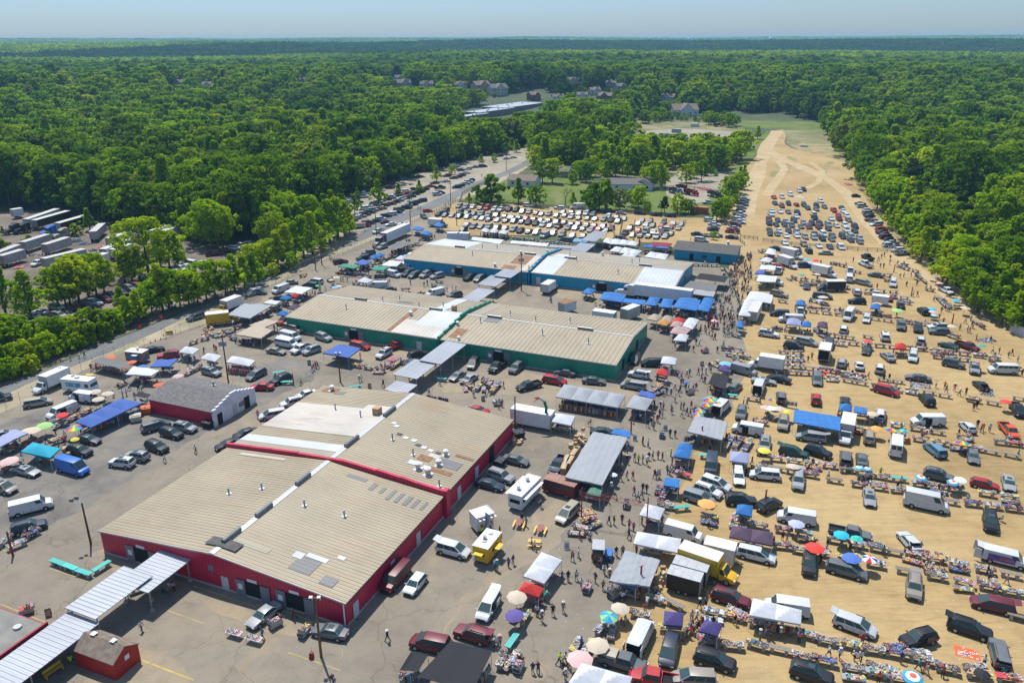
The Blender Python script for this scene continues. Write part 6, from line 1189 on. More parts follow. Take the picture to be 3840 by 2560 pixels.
STS(1,2,'b F 2.6 770,10 965,50 850,135 610,90 | square blue tarp stall standing alone before the left green hall')
STS(1,1,'''u T 2.3 1470,505 1545,525 1510,545 1430,530
u T 2.3 1555,545 1620,565 1575,585 1510,572
u T 2.4 1665,470 1730,490 1700,510 1630,498
w T 2.3 2090,525 2150,545 2120,565 2065,550
w T 2.3 2175,530 2230,550 2195,570 2145,560
w T 2.3 2265,540 2320,560 2290,582 2225,570
w F 2.4 1990,605 2280,635 2240,672 1975,632
g N 2.4 1300,640 1445,645 1340,700 1200,722
u D 2.2 1130,750 1185,760 1080,800 1040,785
b F 2.2 975,800 1065,825 1000,855 905,840
e F 2.4 800,840 960,865 900,885 755,865
e F 2.4 1090,860 1220,875 1170,905 1065,900
w F 2.4 1220,815 1345,825 1290,870 1150,860
w T 2.3 1340,768 1380,795 1350,812 1275,800
w T 2.3 985,970 1075,995 1020,1020 930,1005
w F 2.3 370,1040 520,1060 420,1115 255,1095
u T 2.2 265,1132 332,1148 280,1168 215,1155
r T 2.0 355,1115 395,1125 370,1145 322,1138
w F 2.2 120,1165 230,1180 180,1210 70,1195
P T 2.2 355,1210 425,1225 370,1262 285,1245
u T 2.2 240,1272 312,1290 260,1315 188,1300''')
STS(0,1,'''s F 2.6 2250,1195 2500,1215 2300,1335 2085,1300 | big grey tarp stall beside the yellow box truck
t F 2.5 2440,1340 2565,1365 2400,1430 2290,1400
t F 2.5 2330,1400 2510,1440 2400,1520 2160,1480''')
STS(2,1,'''u D 2.4 845,1120 1050,1150 1010,1215 800,1185
u F 2.3 1030,1180 1235,1200 1205,1240 1010,1215
u T 2.4 1265,1170 1365,1180 1325,1250 1220,1240
u T 2.4 1390,1185 1490,1195 1455,1270 1350,1260
u D 2.5 1540,1180 1735,1205 1695,1300 1475,1265
u D 2.4 1765,1180 1865,1195 1805,1310 1700,1290
u T 2.2 690,1085 775,1105 725,1140 640,1125
t T 2.4 1300,1325 1380,1350 1330,1390 1235,1370
t T 2.4 1400,1345 1485,1360 1460,1395 1370,1385
o T 2.3 1370,1385 1465,1400 1420,1435 1330,1415
r T 2.3 1500,1365 1595,1380 1560,1420 1470,1400
i T 2.3 1480,1400 1580,1415 1540,1450 1450,1440
w D 2.4 1620,1365 1720,1385 1660,1470 1565,1440
i D 2.3 1490,1450 1645,1470 1590,1525 1450,1500
w T 2.3 1530,1515 1625,1525 1600,1580 1480,1570
w T 2.4 850,622 930,640 905,680 835,660
w T 2.4 935,630 1010,645 985,685 905,680
w T 2.4 1010,640 1085,658 1060,690 985,685
w T 2.4 1085,655 1165,670 1140,700 1060,690
w T 2.4 950,705 1020,718 985,755 895,745
w T 2.4 1030,712 1110,728 1070,770 985,762
w T 2.4 1110,730 1195,745 1140,790 1060,775
w D 2.4 1060,760 1150,775 1130,802 1000,790
w D 2.4 1270,755 1440,780 1410,830 1215,800
b F 2.3 1230,690 1310,695 1300,715 1195,712
b F 2.3 1330,700 1440,708 1430,728 1305,718
q F 2.4 1290,665 1470,680 1440,715 1270,700
n N 2.6 1730,955 1990,990 1955,1045 1680,1005
g N 2.6 1640,1025 1895,1060 1870,1120 1575,1080
s F 2.4 1690,1100 1870,1130 1850,1175 1650,1145
w D 2.4 2190,1125 2400,1165 2380,1240 2150,1195
w D 2.4 2140,1200 2230,1210 2190,1355 2080,1345 | tall white three-peaked tent beside a white box trailer at the aisle
w F 2.4 2290,882 2430,895 2410,935 2270,925
w F 2.6 2265,975 2440,990 2420,1045 2245,1035
b F 2.2 2250,935 2330,940 2310,970 2230,965
u T 2.2 2075,1400 2135,1410 2125,1460 2062,1450
w T 2.3 2320,820 2400,835 2370,862 2265,850
w F 2.2 0,640 340,670 320,700 -20,665
s F 2.2 350,680 580,700 560,720 340,705
l F 2.2 580,625 720,640 700,665 555,655''')
STS(3,1,'''w T 2.4 10,730 75,750 70,795 -30,780
v D 2.2 185,1380 305,1400 300,1445 165,1430
u T 2.2 320,1410 400,1425 395,1455 305,1448
P T 2.2 460,1415 550,1425 545,1470 450,1455
u T 2.2 265,1215 345,1225 340,1260 252,1250
u T 2.2 945,1255 1035,1262 1030,1300 938,1290
w F 2.4 -40,1150 45,1165 40,1215 -50,1210''')
# umbrellas
def umb_mesh(cols,r=1.35,n_=8,rings=1,droop=.38):
 mb=MB();k=0
 mats=[M('umbrella_'+'_'.join('%02d'%int(v*99)for v in c),c,.8,0,.08)for c in cols]
 for i in range(n_):
  a0,a1=2*math.pi*i/n_,2*math.pi*(i+1)/n_;prev=None
  for j in range(3):
   r0,r1=r*j/3,r*(j+1)/3;h=lambda x:2.45-droop*(x/r)**1.5;m=mats[(j if rings>1 else i)%len(mats)]
   q=[(r0*math.cos(a0),r0*math.sin(a0),h(r0)),(r1*math.cos(a0),r1*math.sin(a0),h(r1)),(r1*math.cos(a1),r1*math.sin(a1),h(r1)),(r0*math.cos(a1),r0*math.sin(a1),h(r0))]
   if j==0:q=q[1:];q=[(0,0,h(0))]+q[:2];mb.add(q,[(0,1,2)],m);mb.add([(x,y,z-.02)for x,y,z in q],[(2,1,0)],m)
   else:mb.add(q,[(0,1,2,3)],m);mb.add([(x,y,z-.02)for x,y,z in q],[(3,2,1,0)],m)
 return mb.mesh('canopy')
pm=MB();pm.cyl((0,0,0),(0,0,2.5),.025,.025,STEEL,6);pm.cyl((0,0,0),(0,0,.1),.25,.22,CONC,8);UPOLE=pm.mesh('pole')
RB=[(.6,.04,.03),(.7,.3,.03),(.75,.62,.05),(.1,.42,.08),(.02,.3,.6),(.1,.05,.4)]
UM=dict(R=([*RB],12,1,'rainbow-striped'),S=([(.7,.12,.06),(.75,.75,.75),(.05,.3,.5)],8,3,'red, white and blue ringed'),C=([(.6,.02,.03),(.76,.76,.76)],8,1,'red and white'),B=([(.02,.3,.6),(.3,.6,.2),(.05,.4,.45)],9,1,'blue and green'),A=([(.1,.45,.6),(.72,.75,.76)],8,3,'aqua ringed'),F=([(.6,.02,.03),(.76,.76,.76),(.05,.03,.35),(.76,.76,.76)],8,1,'red, white and blue'),T=([(.05,.55,.3),(.03,.4,.6)],8,3,'green and blue ringed'))
UME={}
def UMB(c,r,s):
 for it in s.split():
  x,y,k=it.split(',')[:3];sc=float(it.split(',')[3])if it.count(',')>2 else 1.
  if k not in UME:d=UM.get(k);UME[k]=(umb_mesh(d[0],1.35,d[1],d[2]),d[3])if d else(umb_mesh([TC[k]],1.4),TN[k])
  p=P(c,r,float(x),float(y),2.35);e=parts('market_umbrella',[('canopy',UME[k][0],(0,0,0),False),('pole',UPOLE,(0,0,0),False)],p,random.uniform(0,1));e.scale=(sc*.78,sc*.78,.95);e.rotation_euler[0]=random.uniform(-.08,.08);e.rotation_euler[1]=random.uniform(-.08,.08)
  tag(e,UME[k][1]+' umbrella','umbrella',None,'market umbrellas')
UMB(0,2,'400,715,G,1.3 275,765,t,1.7 675,745,R,1.35 570,620,r 85,1035,i,1.4 870,410,t,1.1 980,430,t,1.1 900,480,t,1.1 1015,100,O,1.1 1215,145,O 1310,185,b 1635,275,i 1455,355,O 680,845,y,.7')
UMB(1,1,'740,955,t 690,980,t,.8 765,1035,t 1420,742,w,.8 1375,762,l,.9 570,1030,e 725,1045,l');UMB(2,1,'1570,755,a 1650,760,A 1856,1380,C,.9')
UMB(3,1,'358,830,a 440,838,r 400,860,v,1.2 315,970,e 450,965,t 510,1175,t,1.3 480,1205,v,.9 1550,1010,R 1585,1057,i 1730,1215,a 1810,1285,t,1.2 1195,1300,G,1.3 1010,1240,o,1.2 1508,1290,a 1515,1317,i 1525,1350,A,.8 1700,1450,t')
UMB(2,2,'1965,205,l,1.2 1840,520,R 1815,535,R,1.2 1785,580,R 1890,570,R,.8 1730,635,R 1715,670,R 1600,375,b,.5 1790,1485,o,1.3 940,1215,w,.6 2320,1000,y 2330,610,i')
UMB(3,2,'920,15,r 1975,65,e 1950,220,R,.8 45,540,R,.8 25,620,w,1.2 115,625,t,1.1 185,650,y,.8 970,680,t,1.1 1005,810,o 1140,828,R 1240,833,B,.8 1795,950,R 2195,577,r 235,1155,t,1.1 850,1168,A,.7 918,1178,A,.65 1400,1260,S,.9 1700,1305,S,.9 1770,1285,w,.9')
UMB(2,3,'875,940,B,1.05 985,870,t,1.1 795,1200,t,1.25 620,1330,i,1.4 30,920,p,1.1 40,750,t,1.2 800,262,C,.8');UMB(3,3,'265,110,v,1.1 680,210,a 830,250,T,.8 430,325,r,1.2 785,425,b,1.2 835,410,R,.7 935,440,F 1330,1515,S,1.1 1990,1500,n,.8')
# ---- tables, goods, racks
tm=MB()
for k in range(3):tm.box((0,-.26+k*.26,.74),(2.6,.24,.07),PLAIN)
TOP=tm.mesh('table_top');tm=MB();tm.box((0,0,.35),(.38,.55,.7),CONC);PED=tm.mesh('pedestal')
def bench(x,y,az,col=(.27,.22,.17),look='weathered plank table'):
 e=parts('plank_table',[('table_top',TOP,(0,0,0),True),('pedestal',PED,(-.8,0,0),False),('pedestal',PED,(.8,0,0),False)],(x,y),az,(lambda k_:tuple(v*k_ for v in col))(random.uniform(.75,1.25)));tag(e,look,'table',None,'plank tables on concrete pedestals');return e
gcols=[(.5,.5,.5),(.46,.42,.36),(.3,.3,.31),(.5,.05,.07),(.45,.24,.28),(.05,.12,.35),(.03,.03,.03),(.08,.07,.07),(.45,.3,.18),(.7,.55,.1),(.1,.35,.3),(.62,.62,.64),(.3,.09,.1),(.1,.1,.11),(.1,.3,.55)]
GMT=[M('ware_%02d'%i,c,.7,0,.2,8.)for i,c in enumerate(gcols)]
def heap(seed,L=2.6,W=.95,n_=120,hh=.2,z=.78,bright=None,ground=False):
 """wares: a few sections side by side, each with its own kind of thing"""
 g=random.Random(seed);mb=MB();pal=bright or GMT;x=-L/2
 mb.box((0,0,z-.06 if g.random()<.6 else z+.015),(L*.98,W*.96,.16 if g.random()<.6 else .03),g.choice(pal+GMT))
 while x<L/2-.1:
  wd=min(g.uniform(.3,.8),L/2-x);two=[g.choice(pal),g.choice(pal),g.choice(GMT)];k=g.random();cx_=x+wd/2
  if k<.3:
   for i in range(int(wd/.22)+1):
    for j in range(4):mb.box((x+.11+i*.22,-W/2+.13+j*W/4,z+.04+g.uniform(0,.04)),(.18,.2,g.uniform(.04,.12)),g.choice(two),g.uniform(-.2,.2))
  elif k<.5:
   for _ in range(int(wd*32)):r_=g.uniform(.0,.4);a_=g.uniform(0,6.3);mb.box((cx_+r_*wd*math.cos(a_),r_*W*math.sin(a_)*1.1,z+.16*(1-r_*1.6)+.03),(g.uniform(.12,.3),g.uniform(.1,.24),g.uniform(.05,.12)),g.choice(two),g.uniform(0,3),(.7,.8))
  elif k<.68:
   for j in(-.25,.22):mb.box((cx_,j*W,z+.12),(wd*.86,W*.38,.24),g.choice((CARD,CARD,GMT[2],GMT[6],GMT[14])));[mb.box((cx_+g.uniform(-.35,.35)*wd,j*W+g.uniform(-.14,.14)*W,z+.27),(g.uniform(.05,.16),g.uniform(.05,.14),.1),g.choice(two),g.uniform(0,3))for _ in range(7)]
  elif k<.73:pass
  else:
   for _ in range(int(wd*42)):s_=g.uniform(.04,.11);mb.box((g.uniform(x,x+wd),g.uniform(-W/2,W/2),z+s_),(s_,s_*g.uniform(.6,1.3),s_*g.uniform(1.2,3)),g.choice(two+pal[:2]),g.uniform(0,3))
  x+=wd+.04
 if len(mb.f)<180:
  for _ in range(26):s_=g.uniform(.04,.12);mb.box((g.uniform(-L/2,L/2),g.uniform(-W/2,W/2),z+s_),(s_,s_,s_*2),g.choice(pal),g.uniform(0,3))
 return mb.mesh('wares')
WL=[GMT[i]for i in(0,1,2,11,13,6,8,2,4)];RD=[GMT[i]for i in(3,4,12,0,6,3,9)];YL=[GMT[i]for i in(9,0,8,9,3,10)];DKG=[GMT[i]for i in(6,7,13,2,5,12)];BLG=[GMT[i]for i in(14,5,10,0,2)]
HEAPS={'white and grey':[heap(i,bright=WL)for i in range(4)],'mixed':[heap(20+i)for i in range(6)],'red and pink':[heap(40+i,bright=RD)for i in range(3)],'yellow':[heap(60+i,bright=YL)for i in range(2)],'dark':[heap(70+i,bright=DKG)for i in range(3)],'blue and green':[heap(80+i,bright=BLG)for i in range(2)]}
GHEAP=[heap(90+i,3.,2.,90,.3,0.)for i in range(4)]
def goods(x,y,az,kind=None,z=0.):
 kind=kind or random.choice(['mixed']*4+['white and grey']*4+['dark','dark','yellow','blue and green','red and pink']);o=put(random.choice(HEAPS[kind]),'spread_of_wares',None,(x,y,z),az+random.choice((0,math.pi)))
 tag(o,kind+' wares','goods',None,'wares spread on the market tables',cat='goods');return o
def ROW(c,r,s,fill_=.6,kind=None,col=None,look=None,second=.5,gap=.18):
 """a line of tables along a surveyed line; fill_ = share carrying wares"""
 p=C(c,r,s,.7)
 for a,b_ in zip(p,p[1:]):
  L=math.dist(a,b_);n_=max(1,round(L/(2.75+gap)));az=math.atan2(b_[1]-a[1],b_[0]-a[0])
  for i in range(n_):
   t=(i+.5)/n_;x,y=a[0]+(b_[0]-a[0])*t,a[1]+(b_[1]-a[1])*t;ja=az+random.uniform(-.05,.05)
   bench(x,y,ja,*((col,look)if col else()))
   if random.random()<fill_:
    goods(x,y,ja,kind)
    if random.random()<second:nx,ny=-math.sin(az),math.cos(az);d=random.choice((-1.3,1.3));goods(x+nx*d+random.uniform(-.3,.3),y+ny*d,ja+random.uniform(-.4,.4),kind,-.35)
for s,f in[('480,10 1600,110 2150,190',.55),('90,225 560,280 900,350',.85),('1000,360 1260,395',.3),('60,290 400,310 660,360',.7),('680,365 920,410',.2),('930,415 1560,500',.75),('1570,510 1680,530',0),('1510,160 1860,200',.9),('2020,240 2352,285',.8),('1820,550 1970,580',.4),('2010,580 2130,605',0),('2270,545 2352,560',0),('790,810 910,830',1),('1100,775 1650,870',.95),('1100,865 1500,940 1980,1020',.85),('1985,1025 2120,1050',0),('2130,1045 2352,1100',0),('0,1075 650,1165',1),('0,1160 470,1250',.9),('480,1265 740,1310',.1),('750,1315 1110,1370',.9),('1130,1375 1270,1390',.6),('660,1190 800,1200',1),('820,1210 920,1220',1),('970,1245 1115,1270',.5),('1325,1320 1800,1385',1),('1915,1405 2110,1440',1),('2135,1440 2300,1465',1),('1580,1475 1770,1510',0),('1790,1500 2352,1575',.9),('1685,885 1920,900',.8),('2080,945 2352,980',.6),('90,110 330,120',1),('90,150 330,165',1),('90,190 330,210',.9),('0,690 60,720',1),('640,690 760,700',1),('910,750 1060,770',1)]:ROW(3,2,s,f)
ROW(3,2,'1135,1272 1280,1292',0,None,(.06,.42,.38),'teal plank table')
for s,f in[('1110,370 1240,395',.2),('1245,390 1640,470',1),('1650,470 1850,520',.5),('1880,530 2352,620',.85),('1140,530 1400,580 1700,640 1910,700',.95),('1930,690 2352,780',.95),('50,155 430,220',.95),('50,305 200,325',1),('215,345 560,400',.9),('600,420 1120,515',.7),('530,250 920,330',1),('930,330 1100,370',.5),('280,1110 430,1150',1),('450,1170 640,1210',1),('680,1210 860,1250',1),('870,1260 1280,1330',1),('1290,1330 1520,1400',1),('10,1240 205,1290',0),('225,1310 630,1400',1),('670,1425 1120,1515',.7),('1120,1530 1300,1560',1),('1550,1430 1750,1480',1),('1790,1490 2352,1568',1),('2270,980 2352,1000',0)]:ROW(3,3,s,f)
for s,f in[('1050,905 1300,965',1),('765,1120 870,990',1),('1760,900 2150,985',1),('1720,1185 2130,1240',1),('2160,1200 2345,1250',.2),('1680,30 1940,70',1),('1990,70 2170,110',1),('2190,110 2352,145',1),('660,1290 740,1180',1),('2190,1010 2352,1050',1),('1180,760 1440,830',1)]:ROW(2,3,s,f)
ROW(2,3,'1450,820 1550,870',0);ROW(2,3,'60,1050 170,860',1,'mixed');ROW(2,3,'-40,1230 40,1120',0,None,(.06,.42,.38),'teal plank table');ROW(2,3,'620,30 770,10',1,'yellow',(.7,.6,.03),'yellow-clothed table');ROW(2,3,'560,120 700,160',1,'red and pink',(.7,.6,.03),'yellow-clothed table');ROW(2,3,'640,80 760,50',1,'yellow',(.7,.6,.03),'yellow-clothed table')
for s,f in[('280,1050 750,1090',1),('760,1110 1210,1135',.7),('760,1125 1310,1195',.8),('60,1200 210,1225',1),('230,1260 710,1310',1),('740,1300 1140,1360',.95),('360,1300 720,1345',.4),('930,1370 1160,1405',.2),('1170,1400 1500,1440',.7),('790,940 860,960',.6),('950,960 1150,990',1),('1040,1020 1170,1040',.9),('1620,1280 1760,1295',.4),('1545,1185 1640,1280',1),('1870,1400 2000,1475',.4),('0,1450 160,1480',1),('600,1530 800,1560',1),('280,1010 700,1060',1),('410,1470 580,1535',.9),('140,1530 250,1550',.2),('330,870 600,900',1),('200,985 280,1020',1),('1210,880 1300,900',1),('1230,915 1400,960',1),('1350,975 1460,1060',.9),('1450,1110 1530,1130',1),('1210,1220 1340,1250',.9),('1650,1520 1790,1560',1),('860,1530 980,1560',.5),('380,1200 560,1250',1),('560,860 720,900',1),('-20,770 20,860',1)]:ROW(3,1,s,f)
for s in['1360,1480 1440,1340','1320,1500 1500,1520','1950,1000 2030,880','2030,1000 2120,900','2130,1020 2200,910','1280,470 1390,400','1480,1130 1640,1150','1490,1200 1660,1250','1080,680 1250,700','2270,1030 2352,1040','2130,520 2300,550','1920,70 2120,90','1950,120 2190,160','2230,750 2352,760','2200,1150 2340,1170','1870,190 1960,230','1750,610 1800,640','2010,170 2140,205']:ROW(2,2,s,.95)
for s in['1880,350 1990,420','2010,440 2130,330','2110,410 2180,360','2160,460 2240,370','870,190 1200,250','1230,230 1360,150']:ROW(1,2,s,1)
ROW(0,2,'470,750 850,570',1,'yellow',(.7,.6,.1),'yellow-clothed table');ROW(0,2,'460,710 700,600',1,'mixed')
for s in['1690,270 1850,195','1660,150 1750,100','0,920 180,830','200,900 330,840','480,880 600,840','60,1080 210,1050','0,1150 60,1090','870,520 960,480','1560,310 1690,320']:ROW(0,2,s,1)
ROW(0,3,'0,240 80,185',1,None,(.06,.42,.38),'teal plank table');ROW(0,3,'70,280 230,215',1,None,(.06,.42,.38),'teal plank table');ROW(0,3,'200,195 370,110',1,None,(.06,.42,.38),'teal plank table')
ROW(1,3,'2200,1460 2310,1230',1);ROW(2,3,'-20,1440 60,1250',.6)
for s in['750,910 960,900','960,920 1060,960','820,890 1130,840','1130,830 1300,740','1240,740 1500,650','1500,620 1620,580','1370,630 1420,615','1720,545 1900,560','2080,570 2330,600','640,970 700,1000','690,1030 850,1060','380,1100 500,1110','130,1250 300,1190','0,1340 120,1290','870,1010 960,1030','1640,1000 1720,1010','1340,1080 1410,1080','1470,1110 1560,1120']:ROW(1,1,s,.95)
for s in['0,610 250,640','260,650 540,670','820,690 1130,720','900,760 1080,790','1210,760 1430,790','1510,800 1780,830','1790,820 1980,840','830,1200 1000,1230','1030,1240 1200,1270','1220,1270 1330,1290','1480,1310 1680,1320','1690,1340 1780,1350','1290,1420 1450,1440','1650,870 1900,880','1960,900 2000,960','2270,830 2352,840','2240,1070 2352,1090','2200,1250 2352,1280','1700,1140 1880,1170','1980,1500 2130,1540','640,1170 760,1190','1460,1530 1620,1560','2280,740 2352,760']:ROW(2,1,s,.95)
ROW(0,1,'1720,1560 2230,1390',1);ROW(0,1,'2100,1500 2350,1560',1)
# teal benches on the forecourt, yellow/brown picnic tables
for c,r,s in[(0,3,'470,395 700,485'),(0,3,'700,490 840,535'),(0,3,'865,500 1000,415'),(0,3,'1260,660 1300,645')]:ROW(c,r,s,0,None,(.04,.48,.42),'bright teal plank table',gap=.02)
for c,r,x,y in[(1,2,210,262),(1,2,285,350),(1,2,915,397),(1,2,1700,330),(2,2,2010,505),(2,2,1790,1055),(1,2,1960,597),(2,2,1560,1530)]:p=P(c,r,x,y,.7);bench(p[0],p[1],TH+random.uniform(-.2,.9),(.05,.45,.4),'teal plank table')
def picnic(p,az,c1,c2,full):
 e=root('picnic_table',p,az);mb=MB();mb.box((0,0,.75),(1.8,.75,.06),PLAIN);mb.build('table_top',e,None,c1)
 for s in(-1,1):mb=MB();mb.box((0,s*.75,.45),(1.8,.28,.05),PLAIN);mb.build('seat',e,None,c2)
 for s in(-1,1):mb=MB();mb.cyl((s*.6,-.75,.42),(s*.6,.35,.0),.03,.03,STEEL,5);mb.cyl((s*.6,.75,.42),(s*.6,-.35,0),.03,.03,STEEL,5);mb.cyl((s*.6,0,.2),(s*.6,0,.73),.03,.03,STEEL,5);mb.build('leg',e)
 tag(e,'','picnic table',None,full=full,cat='picnic table')
picnic(P(2,3,260,185),R(75),(.3,.09,.07),(.7,.45,.08),'empty picnic table with brown-red top and two yellow seats');picnic(P(2,3,65,130),R(75),(.3,.09,.07),(.7,.45,.08),'brown-red picnic table with people, left of the empty one');picnic(P(2,3,205,305),R(-10),(.7,.45,.08),(.7,.45,.08),'all-yellow picnic table before the white tent')
picnic(P(0,2,830,300),R(-10),(.7,.45,.08),(.7,.45,.08),'yellow picnic table behind the ice-cream truck');picnic(P(0,2,1110,375),R(-15),(.2,.15,.1),(.2,.15,.1),'dark picnic table with people by the shingled building')
for k,(x,y)in enumerate([(900,210),(990,235),(1080,265),(1150,240)]):picnic(P(0,2,x,y),TH,(.25,.05,.04),(.25,.05,.04),['first','second','third','fourth'][k]+' red picnic table from the left beneath the brown shade mesh')
e=root('bench',P(0,3,500,1445),R(62));mb=MB();mb.box((0,0,.5),(2.2,.4,.06),YEL);mb.build('seat',e)
mb=MB();mb.box((0,.25,.85),(2.2,.05,.4),YEL);mb.build('backrest',e)
for s in(-1,1):mb=MB();mb.box((s*.95,0,.25),(.08,.5,.5),YEL);mb.build('leg',e)
tag(e,'','bench',None,full='yellow bench beneath the long walkway beside the red shed',cat='bench')
# clothes racks: rail with hanging garments
def rackmesh(seed,pal):
 g=random.Random(seed);mb=MB()
 for i in range(26):x=-1.15+i*.092;mb.box((x,g.uniform(-.05,.05),1.02-g.uniform(0,.15)),(.05,g.uniform(.32,.5),g.uniform(.65,.95)),g.choice(pal),g.uniform(-.25,.25),(.9,.7))
 return mb.mesh('garments')
RK=[rackmesh(1,DKG),rackmesh(2,GMT),rackmesh(3,RD),rackmesh(4,GMT),rackmesh(5,[GMT[4],GMT[3],GMT[0]])]
fm_=MB();fm_.cyl((-1.25,0,1.55),(1.25,0,1.55),.02,.02,CHROME,5)
for s in(-1,1):fm_.cyl((s*1.25,0,0),(s*1.25,0,1.55),.02,.02,CHROME,5);fm_.box((s*1.25,0,.04),(.05,.6,.05),BLACK)
RFR=fm_.mesh('rack_frame')
def racks(c,r,s,k=None,n_=None):
 p=C(c,r,s,.8)
 for a,b_ in zip(p,p[1:]):
  L=math.dist(a,b_);m=n_ or max(1,int(L/2.8));az=math.atan2(b_[1]-a[1],b_[0]-a[0])
  for i in range(m):
   t=(i+.5)/m;e=parts('clothes_rack',[('rack_frame',RFR,(0,0,0),False),('garments',RK[k if k is not None else random.randrange(4)],(0,0,0),False)],(a[0]+(b_[0]-a[0])*t,a[1]+(b_[1]-a[1])*t),az)
   tag(e,['dark clothes','mixed clothes','red clothes','colourful clothes','pink clothes'][k if k is not None else 1]+' rack','clothes rack',None,'clothes racks at the stalls')
for a in[(0,2,'820,790 1320,600'),(0,2,'740,760 1080,560',0),(0,2,'2080,240 2300,270',4),(0,2,'2120,215 2340,235',4),(2,2,'420,600 960,690'),(2,2,'440,560 1000,640',0),(2,2,'1590,920 1680,900',0),(2,2,'1700,930 1880,950',2),(2,2,'1060,680 1240,650'),(1,1,'720,930 1000,950'),(1,1,'760,920 930,900',0),(1,1,'1080,960 1160,970'),(1,2,'1580,510 1650,530',0),(1,2,'1690,530 1750,545',0),(3,2,'350,840 540,860'),(3,2,'680,790 770,790'),(3,2,'180,590 230,600',1),(2,3,'1590,1120 1630,1060',1),(2,3,'1690,1060 1720,1030',2),(3,3,'0,1080 220,1110',2),(2,3,'1950,1900 2000,1910',0),(1,3,'2060,1560 2150,1420',1),(1,3,'1370,1540 1460,1500',1),(2,1,'850,1230 1170,1270',0),(2,1,'1480,1330 1680,1350',1),(1,1,'270,1130 420,1160',1),(2,2,'1840,480 1930,500',2),(1,1,'0,1340 150,1280',0),(0,1,'2180,1540 2350,1560',0),(2,1,'1670,1050 1880,1080',0),(2,1,'1590,1130 1840,1160',0)]:racks(*a)
# extra stock under the roofs
for q,gd,z in STALLS:
 L1,L2=math.dist(q[0][:2],q[1][:2]),math.dist(q[1][:2],q[2][:2])
 if not gd or math.hypot(*q[0][:2])<60:continue
 az=math.atan2(q[1][1]-q[0][1],q[1][0]-q[0][0])
 for k in range(1 if L1*L2<14 else 2):
  s_,t_=random.uniform(.3,.7),random.uniform(.25,.75);a=Vector(q[0][:2]).lerp(Vector(q[1][:2]),s_);b_=Vector(q[3][:2]).lerp(Vector(q[2][:2]),s_);p=a.lerp(b_,t_);goods(p.x,p.y,az,None,-.05)
# ground spreads and big props
for c,r,x,y,f in[(3,1,1270,1230,'white and pink clothes spread on the sand'),(1,2,1290,170,'white and blue wares spread on the pavement beside the right walkway'),(3,1,1240,920,'grey wares heaped on the sand near the forest'),(3,2,2010,510,'heap of mixed clothes behind the black open-tailgate sedan'),(2,2,1540,1190,'jumbled books and toys before the blue tent at the aisle'),(3,2,2000,30,'wares spread beside the green umbrella'),(3,2,1400,440,'heap of bric-a-brac beside the grey sedan')]:
 p=P(c,r,x,y);o=put(random.choice(GHEAP),'spread_of_wares',None,(*p,0),random.uniform(0,3));o.scale=(1.3,1.3,1);tag(o,'','goods',None,None,f,'goods')
q=C(3,3,'1705,1250 1935,1310 1960,1410 1720,1350');mb=MB();mb.slab([(x,y,.03)for x,y in q][::-1]if False else[(x,y,.03)for x,y in q],.012,M('orange_tarp',(.75,.12,.03),.7));o=mb.build('ground_tarp');tag(o,'','tarp',None,full='bright orange tarp on the sand with white books on it',cat='tarp')
g=random.Random(3)
for k in range(22):
 t,u_=g.uniform(.1,.9),g.uniform(.15,.9);x=(q[0][0]*(1-t)+q[1][0]*t)*(1-u_)+(q[3][0]*(1-t)+q[2][0]*t)*u_;y=(q[0][1]*(1-t)+q[1][1]*t)*(1-u_)+(q[3][1]*(1-t)+q[2][1]*t)*u_;mb=MB();mb.box((0,0,.06),(.3,.22,.05),WHITE,g.uniform(0,3));mb.box((0,0,.09),(.2,.16,.012),GMT[g.randrange(15)],g.uniform(0,3));o=mb.build('white_book');o.location=(x,y,0);tag(o,'white book','book','on the orange tarp','white books on the orange tarp','white book among those scattered over the bright orange tarp','book')
# cardboard boxes beside the long tarp stall
def boxes(c,r,s,n_,full,sz=.55,stack=2):
 p=C(c,r,s);g=random.Random(n_)
 for k in range(n_):
  t,u_=g.random(),g.random();x=(p[0][0]*(1-t)+p[1][0]*t)*(1-u_)+(p[3][0]*(1-t)+p[2][0]*t)*u_;y=(p[0][1]*(1-t)+p[1][1]*t)*(1-u_)+(p[3][1]*(1-t)+p[2][1]*t)*u_;h=sz*g.uniform(.6,1.1);z=0 if g.random()<.5 else h*g.randrange(stack)
  o=put(BXM[g.randrange(3)],'cardboard_box',None,(x,y,z),g.uniform(0,3));o.scale=(g.uniform(.8,1.3),g.uniform(.8,1.2),h/.5);tag(o,['brown','pale','open brown'][0]+' cardboard box','box',full,'stacked cardboard boxes')
BXM=[]
for m in(CARD,CARD,M('pale_card',(.55,.42,.28),.8)):mb=MB();mb.box((0,0,.25),(.6,.5,.5),m);mb.box((.0,.0,.505),(.6,.06,.012),M('tape',(.5,.42,.3),.4));BXM.append(mb.mesh('cardboard_box'))
boxes(2,2,'600,880 700,900 620,1060 490,1040',36,'in the pile behind the longest grey tarp stall',.6,4);boxes(1,1,'400,940 470,930 470,965 400,970',8,'on the pallet by the road gate',.7);boxes(0,2,'580,950 670,970 660,1030 590,1010',8,'between turquoise tent and black SUV',.8);boxes(0,1,'1870,1440 1960,1420 1950,1500 1850,1520',18,'behind the yellow box truck',.7);boxes(2,3,'1310,560 1390,600 1380,760 1300,740',18,'between grey tarp stall and black trailer',.6,3);boxes(2,2,'10,900 110,910 90,960 0,950',8,'beside the dumpster',.6);boxes(2,1,'770,1275 880,1280 870,1300 770,1300',6,'behind the blue tents',.8)
